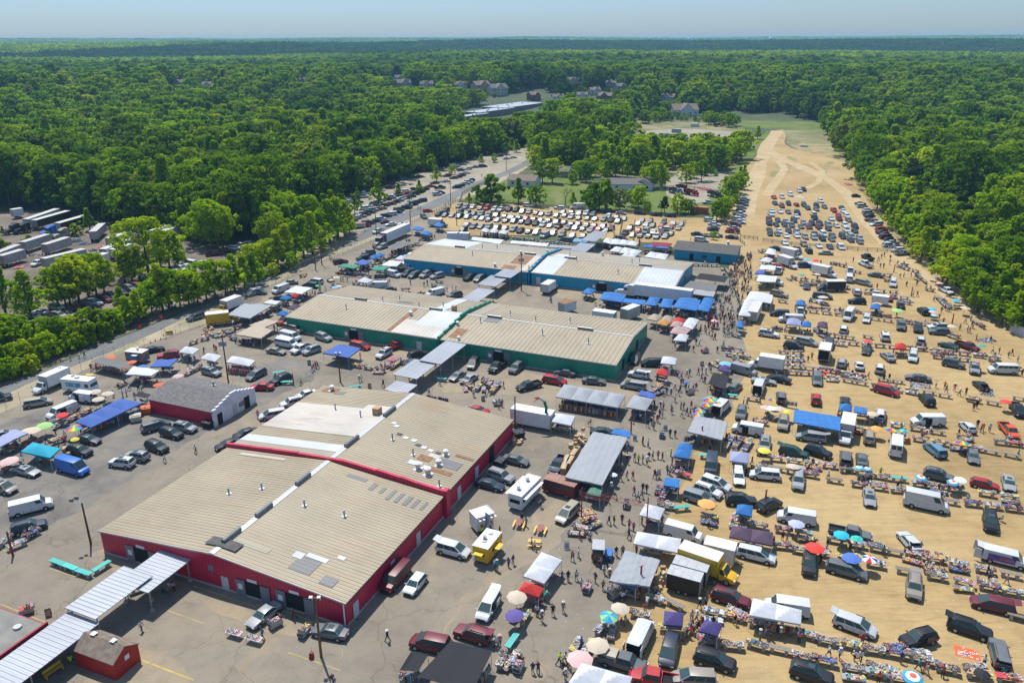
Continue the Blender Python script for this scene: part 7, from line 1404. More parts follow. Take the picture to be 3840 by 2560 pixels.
for x0,y0,x1,y1,f in[(545,1120,605,1040,'tall brown furniture crate beside the longest grey tarp stall'),(465,1250,510,1120,'upright brown wardrobe crate behind the dark pickup'),(505,1200,550,1130,'lower brown crate against the longest grey tarp stall')]:
 a,b_=P(2,2,x0,y0),P(2,2,x1,y1);mb=MB();mb.box((0,0,.8),(math.dist(a,b_),.9,1.6),CARD);mb.box((0,0,1.62),(math.dist(a,b_)*1.01,.3,.02),MATS['tape']);o=mb.build('furniture_crate');o.location=((a[0]+b_[0])/2,(a[1]+b_[1])/2,0);o.rotation_euler[2]=math.atan2(b_[1]-a[1],b_[0]-a[0]);tag(o,'','crate',None,None,f,'crate')
# dumpsters, carts, sandwich boards, signs
def dumpster(c,r,x,y,az,full,mat=BLACK):
 e=root('dumpster',P(c,r,x,y),az);mb=MB();mb.loft([[(-.8,-.7,.1),(.8,-.7,.1),(.8,.7,.1),(-.8,.7,.1)],[(-1.,-.9,1.2),(1.,-.9,1.2),(1.,.9,1.2),(-1,.9,1.2)]],mat);mb.build('body',e);mb=MB();mb.box((0,.2,1.26),(2.,1.2,.06),mat);mb.build('lid',e);put(random.choice(GHEAP[:2]),'rubbish',e,(0,-.3,1.15)).scale=(.45,.4,.8);tag(e,'','dumpster',None,full=full,cat='dumpster')
dumpster(2,2,60,880,.4,'black dumpster full of boxes behind the second red hall');dumpster(0,2,1920,760,TH,'black dumpster at the corner of the shingled building');dumpster(1,2,2235,1140,1.1,'grey-lidded dumpster beside the second red hall wall');dumpster(2,1,600,1075,TH,'black dumpster before the right blue hall');dumpster(2,1,720,1090,TH,'open black dumpster behind the small blue tent');dumpster(0,2,1250,700,.4,'pale laundry cart beside the long blue tarp',M('pale_canvas',(.5,.47,.4),.9));dumpster(0,2,1350,625,.3,'orange plastic bin at the end of the blue tarp',M('orange_bin',(.7,.15,.02),.6))
def aboard(c,r,x,y,az,col,full,w=.7,h=1.1):
 e=root('sandwich_board',P(c,r,x,y),az)
 for s in(-1,1):mb=MB();mb.slab([(-w/2,s*.35,0),(w/2,s*.35,0),(w/2,s*.05,h),(-w/2,s*.05,h)],.03,PLAIN);mb.build('board',e,None,col)
 for k in range(3):mb=MB();mb.box((0,-.22+k*.06-.05,h*(.35+k*.2)),(w*.7,.02,.08),BLACK if sum(col)>1 else WHITE);mb.build('lettering',e)
 tag(e,'','sandwich board',None,full=full,cat='sign')
for a in[(0,3,450,915,.5,(.35,.18,.06),'brown wooden sandwich board by the long walkway at lower left'),(1,2,490,200,.2,(.05,.05,.05),'black sandwich board before the blue tarp stall'),(1,2,1045,420,.3,(.35,.2,.08),'brown A-frame board behind the second red hall'),(2,3,503,340,.1,(.7,.71,.72),'white sandwich board standing alone in the aisle'),(1,2,2088,545,.2,(.12,.1,.08),'dark narrow board before the round rack of wares'),(2,2,1128,920,-.2,(.7,.71,.72),'white notice board at the end of the longest grey tarp stall'),(2,2,1408,830,.1,(.6,.6,.58),'framed board beside the loaded cart in the aisle'),(2,2,1745,240,.1,(.35,.2,.12),'brown picture board in the upper aisle')]:aboard(*a)
def cart(c,r,x,y,az,full):
 e=root('loaded_cart',P(c,r,x,y),az);mb=MB();mb.box((0,0,.3),(1.6,.9,.1),STEEL)
 for s in(-1,1):mb.box((0,s*.45,.6),(1.6,.04,.6),STEEL)
 mb.build('cart_body',e);put(random.choice(HEAPS['mixed']+HEAPS['red and pink']),'load',e,(0,0,-.35)).scale=(.6,.85,1.6)
 mb=MB();mb.cyl((.8,-.4,.4),(1.1,-.4,1.05),.025,.025,CHROME,5);mb.cyl((.8,.4,.4),(1.1,.4,1.05),.025,.025,CHROME,5);mb.cyl((1.1,-.4,1.05),(1.1,.4,1.05),.025,.025,CHROME,5);mb.build('push_handle',e)
 for x_ in(-.6,.6):
  for s in(-1,1):w_=put(WH,'wheel',e,(x_,s*.4,.14));w_.scale=(.4,.3,.4)
 tag(e,'','cart',None,full=full,cat='cart')
for a in[(2,3,690,730,1.2,'heaped cart pushed by a man below the food cart'),(2,2,1375,890,1.4,'loaded cart standing in the open aisle, upper part'),(2,2,1635,500,.4,'small cart among the crowd beneath the blue parasol'),(2,2,1050,1530,1.3,'goods trolley beside the red steel gantry'),(2,2,1770,120,.3,'small loaded cart at the top of the aisle'),(0,3,250,890,.5,'rust-red tub with bagged rubbish by the sandwich board'),(1,3,445,1110,1.2,'tall hand cart with orange goods before the near red hall'),(1,3,180,1030,.8,'hand cart with bags beside the white sedan'),(1,2,2215,585,.3,'wooden display tub of wares beside a standing visitor'),(1,1,1635,1065,.2,'goods cart between the green and blue halls'),(2,1,1500,1220,.2,'cart behind the blue tents'),(2,3,60,1450,1.2,'pram with a yellow-green hood at the lower aisle'),(2,3,945,790,.6,'dark pram before the grey tarp stall')]:cart(*a)
# hot-dog cart with red and white umbrella
e=root('food_cart',P(2,3,790,430),R(82));mb=MB();mb.box((0,0,1.),(2.2,1.5,1.1),M('brown_cart',(.2,.12,.06),.6));mb.build('counter',e);mb=MB();mb.box((0,0,2.25),(2.4,1.7,.1),MATS['galvanised_steel']);mb.build('roof',e);mb=MB();mb.box((0,0,1.85),(2.1,1.4,.6),GLASS);mb.build('display_glass',e)
for sx in(-1,1):
 for sy in(-1,1):mb=MB();mb.cyl((sx*1.05,sy*.7,.4),(sx*1.05,sy*.7,2.2),.03,.03,CHROME,5);mb.build('post',e)
for sy in(-1,1):put(WH,'wheel',e,(0,sy*.8,.34))
tag(e,'','food cart',None,full='food cart with steel roof and queue beneath the red and white umbrella',cat='food cart')
mb=MB();mb.box((0,0,.55),(1.6,1.,.9),BLUEP);mb.box((0,0,1.03),(1.65,1.05,.06),BLUEP);o=mb.build('blue_bin');o.location=(*P(2,3,885,430),0);o.rotation_euler[2]=1.3;tag(o,'','bin',None,None,'blue chest beside the food cart in the aisle','bin')
# tube dancer on the trailer roof
e=root('tube_dancer',P(2,2,312,660,3.4),0,3.45);pts_=[(0,0,0),(.05,0,1.1),(-.35,0,2.3),(-1.2,0,3.0),(-2.1,0,2.95)];cols_=[(.03,.03,.03),(.02,.3,.1),(.75,.75,.75),(.7,.05,.02)]
for k in range(4):mb=MB();mb.cyl(pts_[k]if k else(0,0,0),pts_[k+1]if k else(.02,0,.35),.27 if k<3 else .2,.27 if k<3 else .12,CLOTH,10);o=mb.build(['blower','green_section','white_section','red_head'][k],e,None,cols_[k])
mb=MB();mb.cyl((.02,0,.35),pts_[1],.27,.27,CLOTH,10);mb.build('green_section',e,None,cols_[1]);mb=MB();mb.cyl(pts_[3],(-2.3,0,2.2),.1,.05,CLOTH,6);mb.build('arm',e,None,cols_[3]);tag(e,'','tube dancer',None,full='green, white and red inflatable tube dancer on the long white trailer roof',cat='inflatable')
# feather flags
for c,r,x,y,h,cl,f in[(1,3,2110,190,3.6,'l','blue and teal feather flag at the small snack booth'),(2,2,1425,380,3.2,'w','white feather flag beside the small red tent'),(2,1,930,700,4.5,'y','yellow feather flag among the white tents behind the blue hall'),(2,1,1018,705,4.5,'r','red feather flag between the white tents, left one'),(2,1,1105,720,4.5,'y','yellowish feather flag right of the red one'),(2,1,1160,765,5,'r','tall red and white feather flag at the white tents corner'),(1,1,585,1125,4,'y','yellow and red feather flag at the white tarp'),(0,1,1325,1566,5,'r','red flag on a thin pole beside the market gate'),(0,1,1520,1490,5.5,'r','red flag on a wooden gatepost beside the road'),(0,2,590,330,5,'i','pink flag on a pole behind the ice-cream truck'),(2,2,640,920,1.5,'r','short red post before the parked vehicles')]:
 e=root('feather_flag',P(c,r,x,y));mb=MB();mb.cyl((0,0,0),(0,0,h),.03,.02,STEEL,5);mb.build('pole',e)
 if h>2:mb=MB();mb.slab([(0,0,h*.45),(.5,.05,h*.42),(.55,.05,h*.85),(0,0,h)]if 'feather' in f else[(0,0,h-.1),(-.7,.05,h-.3),(-.7,.05,h-.9),(0,0,h-.8)],.02,CLOTH);mb.build('banner',e,None,TC.get(cl,TC['r']))
 tag(e,'','flag',None,full=f,cat='flag')
# cones
for k,(x,y)in enumerate([(1505,1490),(1478,1525),(1428,1535),(1384,1555)]):
 mb=MB();mb.cyl((0,0,.03),(0,0,.7),.16,.03,M('cone_orange',(.75,.15,.02),.6),10);mb.box((0,0,.02),(.4,.4,.04),BLACK);mb.cyl((0,0,.35),(0,0,.47),.11,.085,WHITE,10);o=mb.build('traffic_cone');o.location=(*P(0,1,x,y),0);tag(o,'','cone',None,'traffic cones at the gate',['first','second','third','fourth'][k]+' orange traffic cone from the right at the market gate','traffic cone')
# sandy parked bits: debris heaps in the scrap yard
for c,r,x,y,s_,f in[(0,1,640,620,1.5,'low scrap heap between the grey trailers and the beige tractor'),(0,1,1150,560,1.6,'timber stack behind the highest white trailer'),(0,1,850,700,1.2,'white sheets and scrap in the middle of the truck yard'),(0,1,330,740,1.4,'scrap behind the white yard pickup'),(0,1,700,610,1.6,'scrap heap beside the beige tractor'),(0,1,790,640,1.4,'wood and scrap heap left of the end-on grey trailer'),(0,1,500,770,1.5,'orange and blue scrap between grey trailers'),(0,1,180,850,1.4,'brown scrap heap at the left container'),(0,1,900,770,1.3,'white scrap heap before the white trailers'),(0,1,1060,590,1.8,'pallets and timber heap behind the white trailers'),(0,1,930,670,1.3,'scrap heap with a trailer frame'),(2,0,1500,1375,4.,'large gravel and scrap mound in the far yard'),(2,0,1750,1385,3.,'smaller scrap mound in the far yard'),(2,0,2000,1400,3.5,'blue and green scrap heap at the right of the far yard'),(2,0,1850,1400,3.,'machinery heap in the middle of the far yard'),(2,0,2100,1450,2.6,'yellow machinery heap near the grass verge'),(2,1,1770,185,2.5,'row of white pipe sections behind the dump trucks'),(3,0,330,1370,2.6,'pallets and slabs lying in the dry meadow'),(3,1,740,155,1.6,'wooden debris at the forest corner of the track')]:
 o=put(random.choice(GHEAP),'scrap_heap',None,(*P(c,r,x,y),0),random.uniform(0,3));o.scale=(s_,s_,2.2);tag(o,'','scrap heap',None,None,f,'scrap heap')
for s_,c_,o_,f_ in(('1935 1400 2165 1375','y','ybox open','yellow box truck with open back beside the table line by the road fence'),('2200 1225 2005 1300','y','','box truck with pale box and yellow cab behind the grey tarp by the fence')):
 a,b_=seg(0,1,s_);vehicle('bt',c_,(a[0]+b_[0])/2,(a[1]+b_[1])/2,math.atan2(b_[1]-a[1],b_[0]-a[0]),o_,full=f_)
# ================================================================= poles, wires, fences
def pole(c,r,x,y,h,full,kind='wood',arm=True,col=None):
 p=P(c,r,x,y);e=root('utility_pole',p);mb=MB();mb.cyl((0,0,-.3),(0,0,h),.17,.11,col or POLE,9);mb.build('pole',e)
 if kind in('cross','trans'):mb=MB();mb.box((0,0,h-.5),(2.4,.12,.14),POLE,TH+1.2);mb.build('crossarm',e)
 if kind=='trans':
  for s in(-1,0,1):mb=MB();mb.cyl((s*.55,-.35,h-2.3),(s*.55,-.35,h-1.3),.26,.26,STEEL,10);mb.build('transformer',e)
 if kind=='flood2':
  for s in((-.9,.5),(-1.3,-.1)):mb=MB();mb.cyl((0,0,h-.1),(s[0],s[1],h+.35),.03,.03,STEEL,5);mb.build('arm',e);mb=MB();mb.box((s[0],s[1],h+.5),(.5,.3,.45),M('lamp_body',(.16,.17,.16),.4));mb.build('floodlight',e)
 if kind=='flood':
  for s in(-.45,.45):mb=MB();mb.box((s,0,h-.1),(.38,.4,.4),WHITE);mb.box((s,-.22,h-.12),(.3,.04,.3),GLASS);mb.build('floodlight',e)
 if kind=='tee':mb=MB();mb.box((0,0,h),(.6,.1,.08),REDP,.5);mb.build('lamp_bar',e)
 if kind=='street':mb=MB();mb.cyl((0,0,h-.6),(1.8,-.4,h-.1),.04,.03,STEEL,5);mb.box((2,-.45,h-.1),(.6,.25,.12),STEEL);mb.build('street_lamp',e)
 tag(e,'','pole',None,full=full,cat='pole');return(p[0],p[1],h)
P1=pole(1,3,600,1312,8.4,'brown wooden pole with floodlights before the near red hall corner','flood',col=M('brown_pole',(.2,.1,.04),.8,0,.25,3.))
pole(0,3,836,258,6.8,'wooden pole with two floodlights at the left corner of the near red hall','flood2')
pole(1,2,776,362,6.6,'wooden lamp pole with net at its foot behind the second red hall','flood');PT=pole(0,2,2105,395,11.5,'tall utility pole with transformers beside the shingled building','trans')
PA=pole(1,1,606,850,10.6,'grey utility pole beside the road at the left of the blue hall','cross');PB=pole(0,1,2107,1200,9.6,'leaning wooden utility pole with lamp beside the yellow box trucks','street');PC_=pole(1,1,1108,590,9,'utility pole behind the long semi truck','cross');PD=pole(1,1,1420,490,10,'wooden utility pole at the fence corner by the road','cross');PE=pole(1,1,1790,335,10.6,'utility pole further up the road at the sand lot fence','cross');PF=pole(2,1,86,1105,11,'utility pole with transformers between the two blue halls','trans');PG=pole(1,1,550,900,6,'short steel pole at the road gate');PH=pole(0,1,500,1568,8,'utility pole among the bushes at the far left roadside','cross');PI=pole(1,0,2300,1568,9,'utility pole at the far bend of the road','cross');pole(1,1,1845,500,6,'thin pole in the sand lot beside the road');pole(2,2,28,800,6.5,'grey pole at the back corner of the long white trailer','wood');PW=pole(2,1,1118,690,9,'thin pole rising from the white tents behind the blue hall');pole(2,1,155,1020,5,'thin steel pole at the blue hall parapet')
for c,r,x,y,h,f in[(1,2,345,378,2.6,'leaning maroon post beside the black SUV before the shingled building'),(0,3,120,360,4,'maroon post beside the teal tables at the left edge'),(2,2,1092,855,2.4,'red T-post at the blue awning of the long tarp stall'),(2,2,1735,965,3.6,'red T-post before the wrinkled silver tarp'),(2,3,1175,740,4.,'red T-post at the corner of the large grey tarp stall'),(3,1,1155,965,2.5,'thin T-post in the upper sand lot, left'),(3,1,1315,1185,2.6,'thin T-post in the upper sand lot, right'),(3,1,1690,1440,2.6,'thin T-post near the forest edge'),(2,2,2200,1170,2,'short maroon post beside the lavender tent'),(2,2,2320,1540,3,'red T-post in the sand lot beneath the black SUV')]:pole(c,r,x,y,h,f,'tee' if 'T-post' in f else 'plain',col=REDP)
def wire(a,b_,full,sag=1.):
 mb=MB();prev=None;N=14
 for i in range(N+1):
  t=i/N;p=(a[0]+(b_[0]-a[0])*t,a[1]+(b_[1]-a[1])*t,a[2]+(b_[2]-a[2])*t-sag*4*t*(1-t))
  if prev:mb.cyl(prev,p,.018,.018,BLACK,4,False)
  prev=p
 o=mb.build('power_line');tag(o,'','wire',None,full=full,cat='wire')
for a,b_,f in[(PA,PC_,'wire between the roadside poles before the semi truck'),(PC_,PD,'wire from the semi truck pole to the fence corner pole'),(PD,PE,'wire along the road beside the sand lot'),(PE,PI,'wire following the road to the far bend'),(PA,PB,'wire along the fence above the tents'),(PB,PH,'wire from the leaning pole to the bushes at far left'),(PT,PB,'wire from the transformer pole toward the road'),(PF,PA,'wire above the left blue hall car park'),(PT,(P(1,2,776,362)+(6.5,)),'wire from the transformer pole to the lamp pole')]:wire(a,b_,f)
# red steel gantry above the aisle
a,b_=P(2,3,635,90),P(2,3,1232,190);e=root('steel_gantry',a);L=math.dist(a,b_);az=math.atan2(b_[1]-a[1],b_[0]-a[0]);e.rotation_euler[2]=az
for x in(0,L):mb=MB();mb.cyl((x,0,0),(x,0,5.8),.09,.09,REDP,6);mb.build('post',e)
mb=MB()
for z in(4.3,4.9):
 for y in(-.2,.2):mb.cyl((-.2,y,z),(L+.2,y,z),.025,.025,REDP,4)
for i in range(int(L)):mb.cyl((i,-.2,4.3),(i+.5,.2,4.9),.018,.018,REDP,4);mb.cyl((i+.5,.2,4.9),(i+1,-.2,4.3),.018,.018,REDP,4)
mb.build('lattice_beam',e);tag(e,'','gantry',None,full='red steel lattice gantry spanning the aisle on two red posts',cat='gantry')
# fences
NETM,n,l,b=nt('chain_link');tr=n.new('ShaderNodeBsdfTransparent');ms=n.new('ShaderNodeMixShader');tcn=n.new('ShaderNodeTexCoord');wv=n.new('ShaderNodeTexWave');wv.inputs['Scale'].default_value=6.;l.new(tcn.outputs['Object'],wv.inputs[0]);b.inputs['Base Color'].default_value=(.35,.35,.35,1)
rr2=ramp(n,l,wv.outputs['Color'],[(.7,(.06,)*3),(.95,(.3,)*3)]);l.new(rr2.outputs[0],ms.inputs[0]);l.new(tr.outputs[0],ms.inputs[1]);l.new(b.outputs[0],ms.inputs[2]);l.new(ms.outputs[0],n['Material Output'].inputs[0])
def fence(pts_,h,kind,full,step=3.,name=None):
 e=root(name or('chain_link_fence' if kind=='link' else 'rail_fence'),pts_[0]);ox,oy=pts_[0];rl=MB();nm=MB()
 for a,b_ in zip(pts_,pts_[1:]):
  a=(a[0]-ox,a[1]-oy);b_=(b_[0]-ox,b_[1]-oy);L=math.dist(a,b_);m=max(1,round(L/step))
  for i in range(m+1):t=i/m;x,y=a[0]+(b_[0]-a[0])*t,a[1]+(b_[1]-a[1])*t;pm_=MB();(pm_.cyl((x,y,0),(x,y,h),.035,.035,STEEL,5)if kind=='link' else pm_.box((x,y,h/2),(.16,.16,h),WOOD));pm_.build('post',e)
  if kind=='link':rl.cyl((*a,h-.03),(*b_,h-.03),.02,.02,STEEL,4);nm.quad((*a,.05),(*b_,.05),(*b_,h-.05),(*a,h-.05),NETM)
  else:
   az_=math.atan2(b_[1]-a[1],b_[0]-a[0])
   for z in(.45,.85,h-.08):rl.box(((a[0]+b_[0])/2,(a[1]+b_[1])/2,z),(L,.06,.14),WOOD,az_)
 rl.build('rail',e)
 if nm.v:nm.build('wire_mesh',e)
 tag(e,'','fence',None,full=full,cat='fence')
fl=dl('-300,1080 15,929 78,901 132,873 187,842 240,818 287,797');fence(fl,2.4,'link','chain-link fence along the road at the far left behind the trucks');fence(dl('415,757 478,735 516,714 560,692 588,676'),2.4,'link','chain-link fence along the road beside the yellow box trucks');fence(dl('600,660 634,650 662,636 700,612 750,594 800,577 830,566 862,553'),2.4,'link','chain-link fence along the road before the semi truck');fence(dl('940,512 958,503 968,497'),2.4,'link','short chain-link fence by the corner pole')
fence(dl('372,765 382,770 415,757'),2.2,'link','open chain-link gate leaf at the market entrance',1.5,'chain_link_gate')
mb=MB();mb.box((0,0,.6),(1.6,.5,.8),YEL);mb.box((0,-.26,.65),(1.3,.02,.45),M('barrier_text',(.35,.25,.02),.6,0,.5,6.));o=mb.build('yellow_barrier');o.location=(*P(0,1,1560,1475),0);o.rotation_euler[2]=.35;tag(o,'','barrier',None,None,'yellow barrier block at the open market gate','barrier')
fence(dl('992,492 1030,470 1045,462'),1.5,'rail','wooden rail fence at the road corner of the sand lot');fence(dl('1045,462 1110,464 1180,468 1260,478'),1.4,'rail','wooden rail fence between the lawn and the sand lot');fence(dl('1260,478 1400,488 1560,503'),1.4,'rail','wooden rail fence below the hedge behind the middle sand lot')
fence(dl('1752,560 1840,572 1900,576 1970,583 2128,592'),1.3,'rail','long wooden rail fence crossing the right sand lot');fence(dl('2146,597 2200,600'),1.2,'rail','short rail gate beside the forest in the sand lot',1.5);fence(dl('1660,505 1700,560 1710,568'),1.3,'rail','rail fence beside the blue clubhouse lot');fence(dl('1400,520 1420,560 1430,505'),1.3,'rail','rail fence dividing the middle sand lots');fence(dl('1545,530 1575,515'),1.3,'rail','short rail fence at the end of the small lot');fence(dl('1740,556 1700,552'),1.3,'rail','metal rail gate at the start of the sand track',1.5)
fence(dl('1420,437 1480,442 1560,432 1650,445'),1.,'rail','low rail fence behind the dump trucks',4);fence(dl('1965,425 2000,480 2050,545 2110,610 2190,680 2280,745 2345,790'),2.,'link','chain-link fence at the foot of the right forest');fence(dl('1056,462 1062,445 1130,412'),1.2,'rail','rail fence along the side of the lawn by the road')
mb=MB();q=C(3,1,'2235,1568 2225,1460 2352,1500 2400,1520');a,b_=P(3,1,2220,1520),P(3,1,2450,1620);mb.box((0,0,1.2),(math.dist(a,b_),.12,2.4),M('white_board_fence',(.45,.5,.55),.7));o=mb.build('board_fence');o.location=((a[0]+b_[0])/2,(a[1]+b_[1])/2,0);o.rotation_euler[2]=math.atan2(b_[1]-a[1],b_[0]-a[0]);tag(o,'','fence',None,None,'pale board wall at the right edge beneath the trees','fence')
mb=MB();mb.box((0,0,2.2),(4.,.12,1.3),WHITE);[mb.cyl((s*1.7,0,0),(s*1.7,0,1.6),.07,.07,STEEL,5)for s in(-1,1)];mb.box((0,-.07,2.25),(3.4,.02,.8),M('sign_text_grey',(.4,.4,.42),.6,0,.4,5.));o=mb.build('billboard');o.location=(*P(1,1,960,540),0);o.rotation_euler[2]=.1;tag(o,'','sign',None,None,'white sign board beside the gravel lot entrance','sign')
# bus-like concrete wheel stops in the lot
for k,(x,y)in enumerate([(290,265),(290,5)]):
 p=P(3,1,x,y);mb=MB();mb.box((0,0,.03),(3.,6. if k==0 else 5,.06),CONC);o=mb.build('concrete_slab');o.location=(*p,.012);struct(o)
# ================================================================= people
def skel(pose):
 """joints -> (name: (pos, radius)), bones (a, b, label); +x is forward, height 1.72 m"""
 J,B={},[]
 def j(n_,p,r):J[n_]=(Vector(p),r)
 def bone(a,b_,lab):B.append((a,b_,lab))
 hip=.92;lean=0.;sit=pose=='sit'
 if sit:hip=.5
 if pose=='bend':lean=.45
 if pose=='push':lean=.12
 j('pelvis',(0,0,hip),.145);j('waist',(lean*.25,0,hip+.17),.125);j('chest',(lean*.6,0,hip+.38),.145);j('neck',(lean*.95,0,hip+.55),.058);j('head',(lean*1.15+.02,0,hip+.66),.085);j('crown',(lean*1.3+.01,0,hip+.76),.075)
 j('nose',(lean*1.2+.115,0,hip+.66),.014)
 for a,b_,lab in(('pelvis','waist','torso'),('waist','chest','torso'),('chest','neck','neck'),('neck','head','head'),('head','crown','head'),('head','nose','head')):bone(a,b_,lab)
 st={'walk':(.27,-.27),'walk2':(-.22,.24),'push':(.2,-.3)}.get(pose,(.03,-.03))
 for i,s in enumerate((1,-1)):
  f=st[i];k=str(i);j('hipj'+k,(0,s*.095,hip-.04),.098)
  if sit:kn,an=(.42,s*.13,hip-.02),(.44,s*.14,.1)
  else:kn=(f*.55+(.05 if f>0 else .02),s*.1,hip*.53);an=(f*1.05-(.1 if f<0 else 0),s*.1,.1 if f>-.1 else .15)
  j('knee'+k,kn,.062);j('calf'+k,(kn[0]*.7+an[0]*.3-.015,kn[1],kn[2]*.7+an[2]*.3),.058);j('ankle'+k,an,.038);j('toe'+k,(an[0]+.17,an[1]+s*.02,an[2]-.06),.034)
  bone('pelvis','hipj'+k,'thigh');bone('hipj'+k,'knee'+k,'thigh');bone('knee'+k,'calf'+k,'shin');bone('calf'+k,'ankle'+k,'shin');bone('ankle'+k,'toe'+k,'foot')
  sh=Vector((lean*.62,s*.19,hip+.45));j('sh'+k,sh,.062);bone('chest','sh'+k,'uparm')
  sw=-f*.75
  el,wr={'phone':(Vector((.05,s*.2,-.28)),Vector((.27,-s*.06,.12))),'push':(Vector((.14,s*.04,-.24)),Vector((.24,0,-.02))),'sit':(Vector((.06,s*.06,-.28)),Vector((.22,-s*.04,-.06))),'bend':(Vector((.18,s*.03,-.24)),Vector((.2,-s*.03,-.14)))}.get(pose,(Vector((sw*.4-.02,s*.06,-.29)),Vector((sw*.5+.07,s*.01,-.23))))
  j('el'+k,sh+el,.042);w_=sh+el+wr;j('wr'+k,w_,.026);d=wr.normalized();side=Vector((0,s,0));fw=d.cross(side).normalized();j('palm'+k,w_+d*.06,.033)
  bone('sh'+k,'el'+k,'uparm');bone('el'+k,'wr'+k,'forearm');bone('wr'+k,'palm'+k,'hand')
  for q,(o,ln)in enumerate(((-.03,.065),(-.01,.08),(.01,.075),(.03,.06))):
   j('f%s%d'%(k,q),w_+d*.1+fw*o,.0095);j('g%s%d'%(k,q),w_+d*(.1+ln)+fw*o-side*.02,.008);bone('palm'+k,'f%s%d'%(k,q),'hand');bone('f%s%d'%(k,q),'g%s%d'%(k,q),'hand')
  j('th'+k,w_+d*.07+fw*.055-side*.01,.01);bone('palm'+k,'th'+k,'hand')
 return J,B
def person_meshes(pose,cut):
 """cut: (sleeve to elbow?, shorts?)"""
 J,B=skel(pose);names=list(J);me=bpy.data.meshes.new('p');me.from_pydata([J[n_][0]for n_ in names],[(names.index(a),names.index(b_))for a,b_,_ in B],[])
 o=bpy.data.objects.new('p',me);COL.objects.link(o);o.modifiers.new('s','SKIN');sd_=o.modifiers.new('u','SUBSURF');sd_.levels=1;sd_.render_levels=1
 sv=me.skin_vertices[0].data
 for i,n_ in enumerate(names):r=J[n_][1];ry=r*(1.0 if n_ not in('pelvis','waist','chest')else 1.0);sv[i].radius=(r,ry);sv[i].use_root=(n_=='pelvis')
 dg_=bpy.context.evaluated_depsgraph_get();ev=o.evaluated_get(dg_);m2=bpy.data.meshes.new_from_object(ev);V=np.array([v.co[:]for v in m2.vertices]);N=np.array([v.normal[:]for v in m2.vertices]);F=[list(p.vertices)for p in m2.polygons]
 bpy.data.objects.remove(o)
 labs=[]
 for f in F:
  c=Vector(V[f].mean(0));best=None
  for a,b_,lab in B:
   pa,ra=J[a];pb,rb_=J[b_];ab=pb-pa;t=max(0,min(1,(c-pa).dot(ab)/max(ab.length_squared,1e-9)));d=(c-(pa+ab*t)).length-(ra*(1-t)+rb_*t)*.8
   if best is None or d<best[0]:best=(d,lab,t)
  labs.append((best[1],c))
 def pick(ls,infl,name,mat,extra=lambda l_,c:False):
  fs=[f for f,(l_,c)in zip(F,labs)if l_ in ls or extra(l_,c)]
  used=sorted({i for f in fs for i in f});mp={v:i for i,v in enumerate(used)};me=bpy.data.meshes.new(name);me.from_pydata([tuple(V[i]+N[i]*infl)for i in used],[],[[mp[i]for i in f]for f in fs]);me.materials.append(mat);me.polygons.foreach_set('use_smooth',[True]*len(fs));me.update();return me
 hz=J['head'][0];hx=hz.x
 body=bpy.data.meshes.new('person');mb=MB();mb.v=[tuple(v)for v in V];mb.f=F[:];mb.m=[0]*len(F);mb.mats=[SKINC]
 for s in(-1,1):mb.box((hx+.088,s*.033,hz.z+.012),(.02,.022,.014),BLACK);mb.box((hx+.0,s*.088,hz.z),(.035,.02,.05),SKINC)
 mb.box((hx+.088,0,hz.z-.055),(.015,.045,.01),TAIL);body=mb.mesh('person',60)
 hip=J['pelvis'][0].z
 shirt=pick(('torso','uparm')if not cut[0]else('torso','uparm','forearm'),.017,'shirt',SHIRT);tr=pick(('thigh',)if cut[1]else('thigh','shin'),.015,'trousers' if not cut[1]else 'shorts',SHIRT)
 sho=[pick((),.012,'shoe',SHIRT,lambda l_,c,s=s:l_=='foot' and c.y*s>0)for s in(1,-1)];hair=pick((),.022,'hair',SHIRT,lambda l_,c:l_=='head' and(c.z>hz.z+.035 or c.x<hx-.02))
 return body,[('shirt',shirt),(tr.name.split('.')[0],tr),('shoe',sho[0]),('shoe',sho[1]),('hair',hair)]
SKINC=objcol('skin_tone',.6,0,.1)
PM=[('walk',person_meshes('walk',(0,0))),('walk',person_meshes('walk2',(0,1))),('stand',person_meshes('stand',(0,0))),('stand',person_meshes('phone',(0,1))),('walk',person_meshes('push',(1,0))),('bend',person_meshes('bend',(0,0))),('sit',person_meshes('sit',(0,0)))]
HATM=MB();HATM.cyl((0,0,0),(0,0,.02),.2,.19,PLAIN,12);HATM.cyl((0,0,.02),(0,0,.11),.1,.085,PLAIN,10);HATM=HATM.mesh('hat');BAG=MB();BAG.box((0,0,0),(.3,.14,.34),PLAIN,0,(.7,.8));BAG=BAG.mesh('bag')
PT_C=[('white',(.72,.72,.73),8),('black',(.02,.02,.025),5),('grey',(.25,.25,.26),3),('red',(.5,.03,.04),2),('maroon',(.16,.02,.03),3),('navy',(.02,.03,.1),3),('blue',(.04,.18,.45),1.5),('turquoise',(.03,.4,.45),1),('pink',(.6,.25,.3),1.5),('beige',(.45,.36,.26),1.5),('neon yellow',(.55,.8,.02),.25),('orange',(.7,.2,.03),.5)]
PB_C=[('dark trousers',(.025,.025,.03),5),('blue jeans',(.06,.09,.18),4),('pale trousers',(.4,.36,.3),2),('grey trousers',(.15,.15,.16),2)]
def wch(t):return random.choices(t,[q[2]for q in t])[0]
BIG_PEOPLE=[0];PEOPLE=[]
